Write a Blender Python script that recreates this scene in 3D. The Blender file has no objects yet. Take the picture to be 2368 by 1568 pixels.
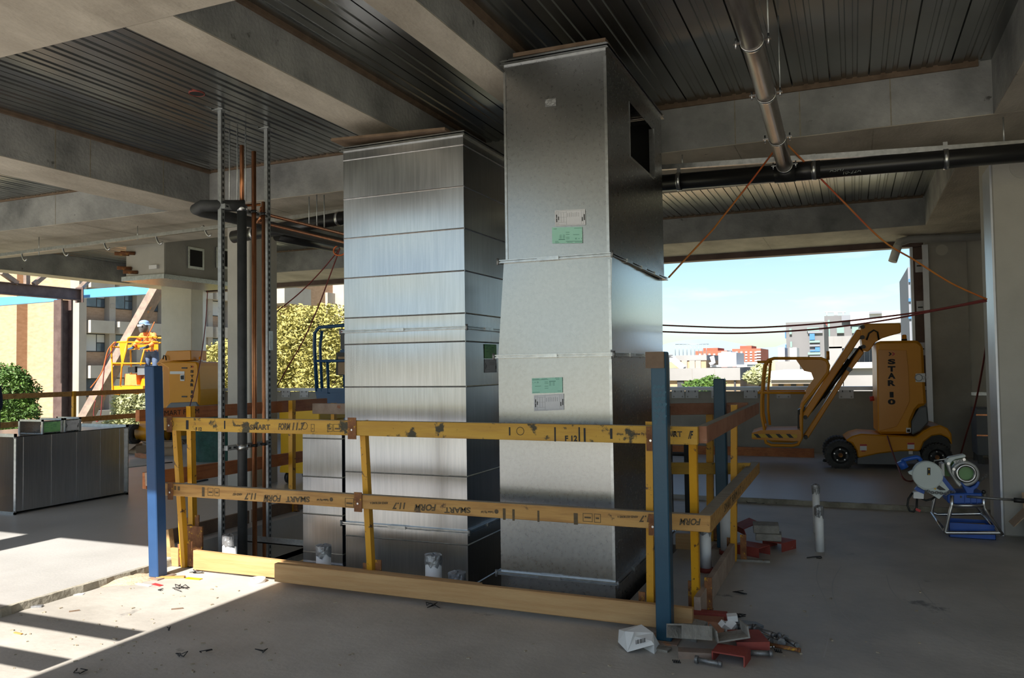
import bpy, bmesh, math, random
from mathutils import Vector, Matrix
random.seed(7)
scene = bpy.context.scene
C = scene.collection
rad = math.radians
# ---------------------------------------------------------------- camera
EYE = 1.5
FPX = 1853.9
RM = ((0.919985, 0.0149, 0.391590), (-0.026597, 0.999277, 0.027173), (-0.391049, -0.035417, 0.919688))
def _fit():
    yaw, pitch, roll = rad(23.0351), rad(2.02965), rad(-0.79322)
    cy, sy = math.cos(yaw), math.sin(yaw)
    M = Matrix(((cy, 0, sy), (0, 1, 0), (-sy, 0, cy)))
    Rp = Matrix(((1, 0, 0), (0, math.cos(pitch), math.sin(pitch)), (0, -math.sin(pitch), math.cos(pitch))))
    Rr = Matrix(((math.cos(roll), -math.sin(roll), 0), (math.sin(roll), math.cos(roll), 0), (0, 0, 1)))
    return Rr @ Rp @ M
RM = _fit()
def _w(row): return Vector((RM[row][0], RM[row][2], -RM[row][1]))
RIGHT, DOWN, FWD = _w(0), _w(1), _w(2)
cam_data = bpy.data.cameras.new('camera')
cam = bpy.data.objects.new('camera', cam_data)
C.objects.link(cam)
cam_data.sensor_fit = 'HORIZONTAL'
cam_data.sensor_width = 36.0
cam_data.lens = FPX * 36.0 / 2368.0
cam_data.clip_end = 3000
cam_data.clip_start = 0.05
m = Matrix.Identity(4)
for i in range(3):
    m[i][0] = RIGHT[i]; m[i][1] = -DOWN[i]; m[i][2] = -FWD[i]
m[2][3] = EYE
cam.matrix_world = m
scene.camera = cam
# ---------------------------------------------------------------- sky, sun, exposure
scene.view_settings.view_transform = 'Standard'
scene.view_settings.look = 'None'
scene.view_settings.gamma = 1.0
scene.view_settings.use_curve_mapping = False
scene.view_settings.exposure = 0.48
SUN_EL = 43.5
world = bpy.data.worlds.new('sky')
scene.world = world
world.use_nodes = True
wt = world.node_tree
for n in list(wt.nodes): wt.nodes.remove(n)
wo = wt.nodes.new('ShaderNodeOutputWorld')
wb = wt.nodes.new('ShaderNodeBackground')
sky = wt.nodes.new('ShaderNodeTexSky')
sky.sky_type = 'NISHITA'
sky.sun_disc = False
sky.sun_elevation = rad(SUN_EL)
sky.sun_rotation = rad(180)
sky.altitude = 30
sky.air_density = 1.0
sky.dust_density = 0.8
sky.ozone_density = 1.0
tc = wt.nodes.new('ShaderNodeTexCoord')
mp = wt.nodes.new('ShaderNodeMapping')
mp.inputs['Scale'].default_value = (3.0, 3.0, 14.0)
nz = wt.nodes.new('ShaderNodeTexNoise')
nz.inputs['Scale'].default_value = 2.6
nz.inputs['Detail'].default_value = 7
nz.inputs['Roughness'].default_value = 0.55
cr = wt.nodes.new('ShaderNodeValToRGB')
cr.color_ramp.elements[0].position = 0.56
cr.color_ramp.elements[0].color = (0, 0, 0, 1)
cr.color_ramp.elements[1].position = 0.85
cr.color_ramp.elements[1].color = (1, 1, 1, 1)
mx = wt.nodes.new('ShaderNodeMix')
mx.data_type = 'RGBA'
mx.inputs['B'].default_value = (8.6, 8.5, 8.5, 1)
mul = wt.nodes.new('ShaderNodeMath'); mul.operation = 'MULTIPLY'; mul.inputs[1].default_value = 0.6
L = wt.links.new
L(tc.outputs['Generated'], mp.inputs['Vector'])
L(mp.outputs['Vector'], nz.inputs['Vector'])
L(nz.outputs['Fac'], cr.inputs['Fac'])
L(cr.outputs['Color'], mul.inputs[0])
L(mul.outputs[0], mx.inputs['Factor'])
L(sky.outputs['Color'], mx.inputs['A'])
tint = wt.nodes.new('ShaderNodeMix'); tint.data_type = 'RGBA'; tint.blend_type = 'MULTIPLY'
tint.inputs['Factor'].default_value = 1.0; tint.inputs['B'].default_value = (.90, 1.0, 1.04, 1)
L(mx.outputs['Result'], tint.inputs['A'])
L(tint.outputs['Result'], wb.inputs['Color'])
wb.inputs['Strength'].default_value = 0.112
L(wb.outputs['Background'], wo.inputs['Surface'])
sun_data = bpy.data.lights.new('sun', 'SUN')
sun_data.energy = 8.5
sun_data.angle = rad(0.53)
sun_data.color = (1.0, 0.95, 0.86)
sun = bpy.data.objects.new('sun', sun_data)
C.objects.link(sun)
sun.rotation_euler = (rad(90 - SUN_EL), 0, 0)      # shines towards +Y and down
sun.location = (0, -20, 20)
# ---------------------------------------------------------------- pixel -> place
def ray(px, py):
    return RIGHT * ((px - 1184) / FPX) + DOWN * ((py - 784) / FPX) + FWD
def P(px, py, ax, v):
    d = ray(px, py); o = Vector((0, 0, EYE)); i = 'xyz'.index(ax)
    return o + d * ((v - o[i]) / d[i])
class Plane:
    """upright plane through (x,y) running along heading a (degrees from +X)"""
    def __init__(s, x, y, a):
        s.o = Vector((x, y, 0)); s.u = Vector((math.cos(rad(a)), math.sin(rad(a)), 0))
        s.n = Vector((-math.sin(rad(a)), math.cos(rad(a)), 0))
    def __call__(s, px, py, v=0.0):
        d = ray(px, py); o = Vector((0, 0, EYE))
        t = (s.o - o).dot(s.n) / d.dot(s.n)
        return o + d * t + s.n * v
# ---------------------------------------------------------------- mesh builder
class MB:
    def __init__(s): s.v = []; s.f = []; s.sm = []
    def add(s, vs, fs, smooth=False):
        k = len(s.v); s.v += [Vector(x) for x in vs]
        s.f += [tuple(i + k for i in f) for f in fs]; s.sm += [smooth] * len(fs); return s
    def box(s, a, b):
        x0, y0, z0 = a; x1, y1, z1 = b
        x0, x1 = min(x0, x1), max(x0, x1); y0, y1 = min(y0, y1), max(y0, y1); z0, z1 = min(z0, z1), max(z0, z1)
        vs = [(x0, y0, z0), (x1, y0, z0), (x1, y1, z0), (x0, y1, z0), (x0, y0, z1), (x1, y0, z1), (x1, y1, z1), (x0, y1, z1)]
        return s.add(vs, [(0, 3, 2, 1), (4, 5, 6, 7), (0, 1, 5, 4), (1, 2, 6, 5), (2, 3, 7, 6), (3, 0, 4, 7)])
    def obox(s, c, size, M=None):
        hx, hy, hz = [q / 2 for q in size]; c = Vector(c)
        vs = [Vector((x * hx, y * hy, z * hz)) for z in (-1, 1) for y in (-1, 1) for x in (-1, 1)]
        if M is not None: vs = [M @ q for q in vs]
        return s.add([c + q for q in vs], [(0, 2, 3, 1), (4, 5, 7, 6), (0, 1, 5, 4), (1, 3, 7, 5), (3, 2, 6, 7), (2, 0, 4, 6)])
    def bar(s, p0, p1, w, h, up=(0, 0, 1)):
        p0 = Vector(p0); p1 = Vector(p1); d = p1 - p0; L_ = d.length
        if L_ < 1e-6: return s
        d.normalize(); up = Vector(up)
        if abs(d.dot(up)) > 0.98: up = Vector((1, 0, 0))
        sd = d.cross(up).normalized(); u2 = sd.cross(d).normalized()
        M = Matrix((d, sd, u2)).transposed()
        return s.obox((p0 + p1) / 2, (L_, w, h), M)
    def cyl(s, p0, p1, r0, r1=None, n=16, caps=True):
        p0 = Vector(p0); p1 = Vector(p1); r1 = r0 if r1 is None else r1
        d = (p1 - p0).normalized(); a = d.orthogonal().normalized(); b = d.cross(a)
        vs = []
        for p, r in ((p0, r0), (p1, r1)):
            for i in range(n):
                t = 2 * math.pi * i / n; vs.append(p + (a * math.cos(t) + b * math.sin(t)) * r)
        k = len(s.v)
        s.add(vs, [(i, (i + 1) % n, n + (i + 1) % n, n + i) for i in range(n)], True)
        if caps:
            s.f += [tuple(k + i for i in reversed(range(n))), tuple(k + n + i for i in range(n))]; s.sm += [False, False]
        return s
    def ring(s, p0, p1, ro, ri, n=24):
        p0 = Vector(p0); p1 = Vector(p1)
        d = (p1 - p0).normalized(); a = d.orthogonal().normalized(); b = d.cross(a); vs = []
        for p, r in ((p0, ro), (p1, ro), (p1, ri), (p0, ri)):
            for i in range(n):
                t = 2 * math.pi * i / n; vs.append(p + (a * math.cos(t) + b * math.sin(t)) * r)
        fs = []
        for q in range(4):
            for i in range(n):
                fs.append((q * n + i, q * n + (i + 1) % n, ((q + 1) % 4) * n + (i + 1) % n, ((q + 1) % 4) * n + i))
        return s.add(vs, fs, True)
    def tube(s, pts, r, n=8, closed=False):
        pts = [Vector(p) for p in pts]; N = len(pts); vs = []; prev = None
        for i in range(N):
            if closed: d = pts[(i + 1) % N] - pts[i - 1]
            else: d = pts[min(i + 1, N - 1)] - pts[max(i - 1, 0)]
            d.normalize()
            a = d.orthogonal().normalized() if prev is None else (prev - d * prev.dot(d))
            if a.length < 1e-5: a = d.orthogonal()
            a.normalize(); prev = a; b = d.cross(a)
            rr = r[i] if isinstance(r, (list, tuple)) else r
            for k in range(n):
                t = 2 * math.pi * k / n; vs.append(pts[i] + (a * math.cos(t) + b * math.sin(t)) * rr)
        fs = []
        for i in range(N if closed else N - 1):
            j = (i + 1) % N
            for k in range(n): fs.append((i * n + k, i * n + (k + 1) % n, j * n + (k + 1) % n, j * n + k))
        k0 = len(s.v); s.add(vs, fs, True)
        if not closed:
            s.f += [tuple(k0 + i for i in reversed(range(n))), tuple(k0 + (N - 1) * n + i for i in range(n))]; s.sm += [False, False]
        return s
    def prism(s, pts, d):
        """closed polygon of 3D points pushed along vector d"""
        pts = [Vector(p) for p in pts]; d = Vector(d); n = len(pts)
        return s.add(pts + [p + d for p in pts],
                     [tuple(reversed(range(n))), tuple(range(n, 2 * n))] + [(i, (i + 1) % n, n + (i + 1) % n, n + i) for i in range(n)])
    def lathe(s, c, axis, prof, n=24):
        """prof: list of (r, t) along axis"""
        c = Vector(c); d = Vector(axis).normalized(); a = d.orthogonal().normalized(); b = d.cross(a); vs = []
        for r, t in prof:
            for i in range(n):
                q = 2 * math.pi * i / n; vs.append(c + d * t + (a * math.cos(q) + b * math.sin(q)) * r)
        fs = [(j * n + i, j * n + (i + 1) % n, (j + 1) * n + (i + 1) % n, (j + 1) * n + i) for j in range(len(prof) - 1) for i in range(n)]
        return s.add(vs, fs, True)
    def ball(s, c, r, n=12, sq=(1, 1, 1)):
        c = Vector(c); vs = []; fs = []; m_ = n // 2
        for j in range(m_ + 1):
            ph = math.pi * j / m_
            for i in range(n):
                th = 2 * math.pi * i / n
                vs.append(c + Vector((r * sq[0] * math.sin(ph) * math.cos(th), r * sq[1] * math.sin(ph) * math.sin(th), r * sq[2] * math.cos(ph))))
        for j in range(m_):
            for i in range(n): fs.append((j * n + i, (j + 1) * n + i, (j + 1) * n + (i + 1) % n, j * n + (i + 1) % n))
        return s.add(vs, fs, True)
    def quad(s, a, b, c, d): return s.add([a, b, c, d], [(0, 1, 2, 3)])
def wpos(o):
    p = Vector(o.location)
    while o.parent: o = o.parent; p = p + Vector(o.location)
    return p
def link(o): C.objects.link(o); return o
def obj(name, mb, mat, parent=None, label=None, cat=None, group=None, kind=None, bevel=0.0, center=None, weld=False):
    me = bpy.data.meshes.new(name)
    xs = [v.x for v in mb.v]; ys = [v.y for v in mb.v]; zs = [v.z for v in mb.v]
    o0 = Vector(((min(xs) + max(xs)) / 2, (min(ys) + max(ys)) / 2, min(zs))) if center is None else Vector(center)
    me.from_pydata([v - o0 for v in mb.v], [], mb.f)
    me.polygons.foreach_set('use_smooth', mb.sm)
    me.update()
    bm = bmesh.new(); bm.from_mesh(me)
    if weld: bmesh.ops.remove_doubles(bm, verts=bm.verts, dist=1e-5)
    bmesh.ops.recalc_face_normals(bm, faces=bm.faces)
    if bevel > 0:
        es = [e for e in bm.edges if len(e.link_faces) == 2 and e.calc_face_angle(0) > 0.6]
        if es: bmesh.ops.bevel(bm, geom=es, offset=bevel, segments=1, affect='EDGES', clamp_overlap=True)
    bm.to_mesh(me); bm.free()
    if mat is not None: me.materials.append(mat)
    o = link(bpy.data.objects.new(name, me))
    if parent is not None:
        o.parent = parent; o.location = o0 - wpos(parent)
    else: o.location = o0
    return tag(o, label, cat, group, kind)
def tag(o, label=None, cat=None, group=None, kind=None):
    if label: o['label'] = label
    if cat: o['category'] = cat
    if group: o['group'] = group
    if kind: o['kind'] = kind
    return o
def thing(name, loc, label=None, cat=None, group=None, kind=None):
    o = link(bpy.data.objects.new(name, None)); o.location = Vector(loc); o.empty_display_size = 0.1
    return tag(o, label, cat, group, kind)
def dup(o, off, label=None, parent=None):
    c = o.copy(); C.objects.link(c)
    if parent is not None: c.parent = parent
    else: c.location = Vector(o.location) + Vector(off)
    if label: c['label'] = label
    for ch in list(o.children): dup(ch, (0, 0, 0), None, c)
    return c
def text(name, s, size, org, rt, up, mat, parent, ext=0.0008, sx=1.0, shear=0.0, offset=0.0):
    """flat lettering: org = lower-left corner, rt/up = directions"""
    cu = bpy.data.curves.new(name, 'FONT'); cu.body = s; cu.size = size; cu.extrude = ext; cu.shear = shear; cu.resolution_u = 3
    cu.offset = offset
    t = bpy.data.objects.new(name, cu); C.objects.link(t)
    dg = bpy.context.evaluated_depsgraph_get()
    me = bpy.data.meshes.new_from_object(t.evaluated_get(dg))
    bpy.data.objects.remove(t); bpy.data.curves.remove(cu)
    rt = Vector(rt).normalized(); up = Vector(up).normalized(); n = rt.cross(up)
    mb = MB()
    mb.v = [Vector(org) + rt * (v.co.x * sx) + up * v.co.y + n * v.co.z for v in me.vertices]
    mb.f = [tuple(p.vertices) for p in me.polygons]; mb.sm = [False] * len(mb.f)
    bpy.data.meshes.remove(me)
    return obj(name, mb, mat, parent)
def fit_text(name, s, org, rt, up, w, h, mat, parent, ext=.0015, bold=.05):
    """lettering scaled to fill a w x h box"""
    o = text(name, s, 1.0, (0, 0, 0), (1, 0, 0), (0, 1, 0), mat, parent, ext, 1, 0, bold)
    me = o.data; off = Vector(o.location) + wpos(parent)
    vs = [v.co + off for v in me.vertices]
    x0 = min(v.x for v in vs); x1 = max(v.x for v in vs); y0 = min(v.y for v in vs); y1 = max(v.y for v in vs)
    rt = Vector(rt).normalized(); up = Vector(up).normalized(); n = rt.cross(up); org = Vector(org)
    for v, c in zip(me.vertices, vs): v.co = rt * ((c.x - x0) / (x1 - x0) * w) + up * ((c.y - y0) / (y1 - y0) * h) + n * c.z
    o.location = org - wpos(parent); me.update(); return o
# ---------------------------------------------------------------- materials
def mat(name, c1, c2=None, scale=4.0, rough=0.6, metal=0.0, bump=0.0, bscale=None, detail=6, c3=None, lo=0.35, hi=0.65,
        stretch=(1, 1, 1), spot=None, spot_t=0.62, spot_s=None, rvar=0.0, spec=0.5, aniso=0.0, wave=None, emit=None, alpha=None):
    mt = bpy.data.materials.new(name); mt.use_nodes = True
    nt = mt.node_tree; N = nt.nodes; K = nt.links.new
    b = N['Principled BSDF']
    b.inputs['Roughness'].default_value = rough; b.inputs['Metallic'].default_value = metal
    b.inputs['Specular IOR Level'].default_value = spec
    b.inputs['Base Color'].default_value = (*c1, 1)
    if aniso: b.inputs['Anisotropic'].default_value = aniso
    tcn = N.new('ShaderNodeTexCoord'); mpn = N.new('ShaderNodeMapping'); mpn.inputs['Scale'].default_value = stretch
    K(tcn.outputs['Object'], mpn.inputs['Vector'])
    col = None
    if c2 is not None:
        n1 = N.new('ShaderNodeTexNoise'); n1.inputs['Scale'].default_value = scale; n1.inputs['Detail'].default_value = detail
        n1.inputs['Roughness'].default_value = 0.6
        K(mpn.outputs['Vector'], n1.inputs['Vector'])
        r = N.new('ShaderNodeValToRGB'); r.color_ramp.elements[0].position = lo; r.color_ramp.elements[1].position = hi
        r.color_ramp.elements[0].color = (*c1, 1); r.color_ramp.elements[1].color = (*c2, 1)
        if c3 is not None:
            e = r.color_ramp.elements.new(min(0.99, hi + 0.1)); e.color = (*c3, 1)
        K(n1.outputs['Fac'], r.inputs['Fac']); col = r.outputs['Color']
        if rvar:
            mr = N.new('ShaderNodeMapRange'); mr.inputs['To Min'].default_value = max(0.02, rough - rvar); mr.inputs['To Max'].default_value = rough + rvar
            K(n1.outputs['Fac'], mr.inputs['Value']); K(mr.outputs['Result'], b.inputs['Roughness'])
    if wave is not None:      # timber grain: (scale, colour, amount, direction)
        w = N.new('ShaderNodeTexNoise'); w.inputs['Scale'].default_value = wave[0]; w.inputs['Detail'].default_value = 5
        mw = N.new('ShaderNodeMapping'); mw.inputs['Scale'].default_value = wave[3]
        K(tcn.outputs['Object'], mw.inputs['Vector']); K(mw.outputs['Vector'], w.inputs['Vector'])
        rw = N.new('ShaderNodeValToRGB'); rw.color_ramp.elements[0].position = 0.48; rw.color_ramp.elements[1].position = 0.68
        K(w.outputs['Fac'], rw.inputs['Fac'])
        m2 = N.new('ShaderNodeMath'); m2.operation = 'MULTIPLY'; m2.inputs[1].default_value = wave[2]; K(rw.outputs['Color'], m2.inputs[0])
        mxx = N.new('ShaderNodeMix'); mxx.data_type = 'RGBA'; mxx.inputs['B'].default_value = (*wave[1], 1)
        if col is not None: K(col, mxx.inputs['A'])
        else: mxx.inputs['A'].default_value = (*c1, 1)
        K(m2.outputs[0], mxx.inputs['Factor']); col = mxx.outputs['Result']
    if spot is not None:
        n2 = N.new('ShaderNodeTexNoise'); n2.inputs['Scale'].default_value = spot_s or scale * 3; n2.inputs['Detail'].default_value = 8
        n2.inputs['Roughness'].default_value = 0.65
        K(tcn.outputs['Object'], n2.inputs['Vector'])
        r2 = N.new('ShaderNodeValToRGB'); r2.color_ramp.elements[0].position = spot_t; r2.color_ramp.elements[1].position = spot_t + 0.05
        K(n2.outputs['Fac'], r2.inputs['Fac'])
        mxn = N.new('ShaderNodeMix'); mxn.data_type = 'RGBA'; mxn.inputs['B'].default_value = (*spot, 1)
        if col is not None: K(col, mxn.inputs['A'])
        else: mxn.inputs['A'].default_value = (*c1, 1)
        K(r2.outputs['Color'], mxn.inputs['Factor']); col = mxn.outputs['Result']
    if col is not None: K(col, b.inputs['Base Color'])
    if bump:
        n3 = N.new('ShaderNodeTexNoise'); n3.inputs['Scale'].default_value = bscale or scale * 6; n3.inputs['Detail'].default_value = 6
        K(mpn.outputs['Vector'], n3.inputs['Vector'])
        bp = N.new('ShaderNodeBump'); bp.inputs['Strength'].default_value = bump; bp.inputs['Distance'].default_value = 0.02
        K(n3.outputs['Fac'], bp.inputs['Height']); K(bp.outputs['Normal'], b.inputs['Normal'])
    if emit: 
        b.inputs['Emission Color'].default_value = (*emit[0], 1); b.inputs['Emission Strength'].default_value = emit[1]
    if alpha is not None:
        b.inputs['Transmission Weight'].default_value = alpha; b.inputs['IOR'].default_value = 1.05
    return mt
M = {}
M['floor'] = mat('concrete_floor', (.34, .318, .288), (.49, .46, .42), 1.3, .55, 0, .12, 30, 9, c3=(.48, .45, .42), rvar=.10, spec=.35, spot=(.20, .19, .178), spot_t=.66, spot_s=2.2)
M['floor_up'] = mat('concrete_floor_upper', (.37, .36, .35), (.46, .45, .44), 0.8, .40, 0, .08, 40, 9, rvar=.10, spot=(.29, .285, .28), spot_t=.72, spot_s=1.2)
M['slab_edge'] = mat('slab_edge', (.20, .18, .14), (.36, .33, .27), 6, .85, 0, .5, 20)
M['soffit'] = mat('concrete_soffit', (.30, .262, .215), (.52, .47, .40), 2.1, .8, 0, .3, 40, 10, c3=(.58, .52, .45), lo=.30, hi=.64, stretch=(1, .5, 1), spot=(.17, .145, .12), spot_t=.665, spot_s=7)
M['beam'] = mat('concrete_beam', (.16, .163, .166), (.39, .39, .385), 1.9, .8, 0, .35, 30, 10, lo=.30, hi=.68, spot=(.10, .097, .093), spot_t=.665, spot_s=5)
M['column'] = mat('concrete_column', (.42, .405, .37), (.50, .485, .445), 1.5, .8, 0, .1, 40, 8, spot=(.33, .31, .28), spot_t=.72, spot_s=4)
M['wall'] = mat('concrete_wall', (.27, .26, .24), (.38, .365, .34), 1.2, .8, 0, .15, 30, 9, spot=(.2, .18, .16), spot_t=.69, spot_s=3)
M['deck'] = mat('deck_metal', (.30, .31, .305), (.40, .41, .40), 1.1, .25, .92, .012, 30, 4, lo=.3, hi=.75, rvar=.05, spot=(.34, .27, .17), spot_t=.72, spot_s=1.2)
M['galv'] = mat('galvanised_brushed', (.46, .465, .48), (.53, .535, .55), 70, .25, 1.0, 0, 60, 2, stretch=(1, 1, .04), rvar=.025)
M['galv_dull'] = mat('galvanised_mottled', (.345, .348, .352), (.395, .398, .402), 40, .28, 1.0, .006, 3, 5, lo=.3, hi=.7, rvar=.03, spot=(.48, .485, .49), spot_t=.74, spot_s=9)
M['galv_sky_side'] = mat('galvanised_sky_side', (.46, .47, .475), (.52, .53, .535), 30, .20, 1.0, rvar=.03)  # paler, smoother copy of the tall duct's metal, imitating bright sky reflection
M['galv_trim'] = mat('galvanised_trim', (.40, .41, .42), (.55, .56, .57), 20, .30, 1.0, .05, 30)
M['zinc'] = mat('zinc_steel', (.42, .44, .45), (.56, .58, .59), 30, .42, .9, .04, 40)
M['strut'] = mat('strut_channel', (.30, .315, .325), (.40, .415, .425), 30, .45, .55, .04, 40)
M['slot'] = mat('slot_dark', (.02, .022, .025), rough=.7)
M['timber_y'] = mat('timber_yellow', (.50, .27, .03), (.60, .35, .05), 5, .62, 0, .15, 40, 8, stretch=(.4, 3, 3), wave=(2.2, (.42, .21, .04), .55, (1.2, 8, 14)), spot=(.05, .042, .02), spot_t=.565, spot_s=8)
M['timber_m'] = mat('timber_form', (.46, .235, .065), (.56, .32, .10), 5, .68, 0, .15, 40, 8, stretch=(.4, 3, 3), wave=(2.4, (.27, .12, .035), .6, (1.2, 8, 14)), spot=(.12, .065, .03), spot_t=.62, spot_s=9)
M['timber_top'] = mat('timber_weathered', (.28, .235, .175), (.40, .34, .26), 8, .8, 0, .25, 40, 8, stretch=(.5, 3, 3))
M['timber_p'] = mat('timber_pine', (.44, .255, .105), (.54, .335, .15), 3, .65, 0, .12, 40, 8, stretch=(.5, 2, 4), wave=(2.0, (.40, .20, .07), .5, (.8, 6, 22)), spot=(.62, .55, .45), spot_t=.71, spot_s=12)
M['timber_r'] = mat('timber_red', (.36, .105, .025), (.46, .16, .045), 5, .55, 0, .12, 40, 8, wave=(2.4, (.20, .055, .015), .5, (6, 1.0, 16)))
M['timber_g'] = mat('timber_greyed', (.30, .215, .165), (.42, .32, .25), 6, .8, 0, .3, 40, 8, spot=(.36, .14, .07), spot_t=.64, spot_s=7)
M['timber_d'] = mat('timber_dark', (.13, .085, .055), (.20, .13, .085), 6, .7, 0, .2, 40)
M['timber_sr'] = mat('timber_side', (.26, .10, .05), (.36, .17, .10), 5, .7, 0, .25, 40, 8, spot=(.36, .28, .22), spot_t=.66, spot_s=10)
M['ply'] = mat('plywood_cover', (.13, .085, .055), (.20, .135, .09), 8, .75, 0, .2, 40)
M['yellow'] = mat('yellow_paint', (.60, .28, .008), (.70, .35, .014), 3, .45, 0, .05, 40, spot=(.10, .045, .02), spot_t=.60, spot_s=20)
M['rust'] = mat('rusty_plate', (.16, .06, .025), (.30, .13, .05), 18, .8, .1, .3, 60, spot=(.60, .32, .03), spot_t=.58, spot_s=30)
M['blue'] = mat('blue_steel', (.016, .055, .15), (.022, .07, .18), 3, .42, 0, .03, 60, spot=(.30, .38, .45), spot_t=.745, spot_s=24)
M['blue_r'] = mat('teal_blue_steel', (.006, .05, .095), (.010, .065, .115), 3, .40, 0, .03, 60, spot=(.34, .42, .46), spot_t=.735, spot_s=26)
M['blue_beam'] = mat('bright_blue_beam', (.09, .33, .75), (.12, .38, .80), 1, .5)
M['lift_blue'] = mat('lift_blue', (.015, .08, .21), (.02, .10, .25), 3, .4)
M['copper'] = mat('copper_pipe', (.42, .165, .075), (.58, .26, .13), 9, .33, .9, 0, stretch=(3, 3, .6), c3=(.20, .09, .05))
M['copper_b'] = mat('bright_copper', (.85, .33, .12), rough=.25, metal=.9)
M['insul'] = mat('pipe_insulation', (.028, .030, .032), (.045, .047, .05), 12, .62, 0, .08, 60)
M['blackpipe'] = mat('black_pipe', (.010, .010, .011), (.016, .016, .017), 4, .33, 0)
M['stainless'] = mat('dull_steel_pipe', (.30, .265, .245), (.38, .34, .32), 12, .33, .85, .02, 60, stretch=(3, .4, 3))
M['pvc'] = mat('white_pvc', (.72, .72, .73), (.80, .80, .81), 4, .4)
M['pvc_grey'] = mat('grey_pvc', (.36, .36, .36), (.42, .42, .42), 4, .4)
M['tape'] = mat('duct_tape', (.22, .225, .24), (.36, .365, .38), 20, .35, .5, .6, 30)
M['orange'] = mat('lift_orange', (.66, .265, .008), (.71, .30, .012), 1.5, .36, 0, spec=.35)
M['orange_d'] = mat('lift_orange_panel', (.60, .225, .008), (.64, .25, .010), 1.5, .32)
M['lgrey'] = mat('lift_grey', (.115, .125, .14), (.14, .15, .165), 2, .45)
M['tyre'] = mat('tyre_rubber', (.035, .035, .036), (.07, .068, .066), 10, .8, 0, .2, 30)
M['black'] = mat('black_plastic', (.012, .012, .013), (.02, .02, .021), 5, .45)
M['white'] = mat('white_sticker', (.72, .72, .73), rough=.5)
M['paper'] = mat('white_label', (.62, .62, .66), (.68, .68, .71), 10, .6)
M['green_lab'] = mat('green_label', (.33, .63, .52), (.36, .66, .55), 10, .6)
M['green_lab2'] = mat('bright_green_label', (.22, .52, .20), (.26, .58, .24), 10, .6)
M['ink'] = mat('black_ink', (.018, .018, .02), rough=.7)
M['ink_f'] = mat('faded_ink', (.075, .055, .03), (.13, .085, .04), 40, .75)
M['ink_g'] = mat('grey_ink', (.33, .33, .36), rough=.7)
M['ink_gr'] = mat('green_ink', (.07, .20, .16), rough=.7)
M['red'] = mat('red_sticker', (.50, .035, .03), rough=.5)
M['primer'] = mat('red_primer', (.23, .035, .025), (.30, .055, .04), 8, .7, 0, .1, 40, spot=(.32, .22, .20), spot_t=.68, spot_s=16)
M['mortar'] = mat('cement_coated', (.20, .185, .165), (.30, .28, .25), 10, .85, 0, .5, 40, spot=(.25, .12, .07), spot_t=.66, spot_s=14)
M['bolt'] = mat('bolt_steel', (.20, .20, .205), (.32, .32, .325), 30, .5, .8, .2, 60)
M['rubber'] = mat('black_rubber', (.012, .012, .012), rough=.6)
M['saw_white'] = mat('saw_white', (.52, .58, .57), (.58, .64, .63), 3, .42)
M['saw_grey'] = mat('saw_cast_grey', (.36, .36, .35), (.44, .44, .43), 8, .45, .4)
M['saw_green'] = mat('saw_green', (.10, .235, .075), (.13, .28, .095), 3, .4)
M['saw_blue'] = mat('saw_blue', (.012, .075, .36), (.016, .09, .42), 4, .4)
M['chrome'] = mat('bright_steel', (.56, .56, .57), rough=.24, metal=1.0)
M['card'] = mat('cardboard', (.36, .25, .16), (.42, .30, .20), 6, .8)
M['carton'] = mat('white_carton', (.66, .65, .64), (.72, .71, .70), 6, .7)
M['cord_o'] = mat('orange_cord', (.62, .14, .03), rough=.5)
M['cord_r'] = mat('dark_red_cord', (.16, .022, .02), rough=.5)
M['cord_y'] = mat('yellow_orange_cord', (.56, .22, .03), (.45, .06, .02), 3, .5)
M['tarp'] = mat('green_tarp', (.004, .045, .035), (.008, .075, .055), 6, .6, 0, .6, 8)
M['box_y'] = mat('yellow_toolbox', (.66, .38, .006), (.72, .43, .01), 2, .4)
M['rust_steel'] = mat('rusty_steel', (.20, .15, .125), (.34, .245, .19), 5, .7, .2, .15, 40, spot=(.48, .22, .09), spot_t=.60, spot_s=4)
M['dark_steel'] = mat('dark_primed_steel', (.085, .05, .045), (.13, .085, .075), 4, .6, .1, .1, 30)
M['brick'] = mat('far_brick', (.40, .25, .155), (.49, .32, .21), 2, .9, stretch=(1, 1, 3))
M['conc_far'] = mat('far_concrete', (.30, .265, .235), (.36, .32, .285), .5, .9)
M['conc_lt'] = mat('far_light_concrete', (.36, .32, .28), (.42, .38, .34), .5, .9)
M['glass'] = mat('window_glass', (.035, .05, .07), (.10, .14, .20), .6, .08, 0, spec=.8)
M['frame_d'] = mat('window_frame', (.045, .045, .05), rough=.5)
M['blind'] = mat('blinds', (.50, .50, .52), rough=.8)
M['tree_y'] = mat('tree_leaves_olive', (.26, .23, .055), (.40, .36, .11), 3, .6, 0, lo=.3, hi=.7, c3=(.45, .36, .20))
M['tree_g'] = mat('tree_leaves_green', (.035, .085, .012), (.10, .185, .025), 2, .6, lo=.3, hi=.7)
M['tree_p'] = mat('tree_leaves_pale', (.28, .30, .13), (.42, .42, .24), 3, .6, lo=.3, hi=.7)
M['bark'] = mat('bark', (.10, .07, .05), (.17, .12, .09), 6, .9)
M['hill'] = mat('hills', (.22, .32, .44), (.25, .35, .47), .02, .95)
M['ground'] = mat('ground', (.30, .28, .16), (.38, .36, .24), .05, .95)
M['city_grey'] = mat('city_grey', (.15, .148, .155), (.17, .167, .174), .1, .8)
M['city_dgrey'] = mat('city_dark_grey', (.20, .21, .24), rough=.7)
M['city_white'] = mat('city_white', (.62, .62, .64), rough=.7)
M['city_conc'] = mat('city_concrete', (.25, .243, .24), (.30, .293, .29), .2, .85)
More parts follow.
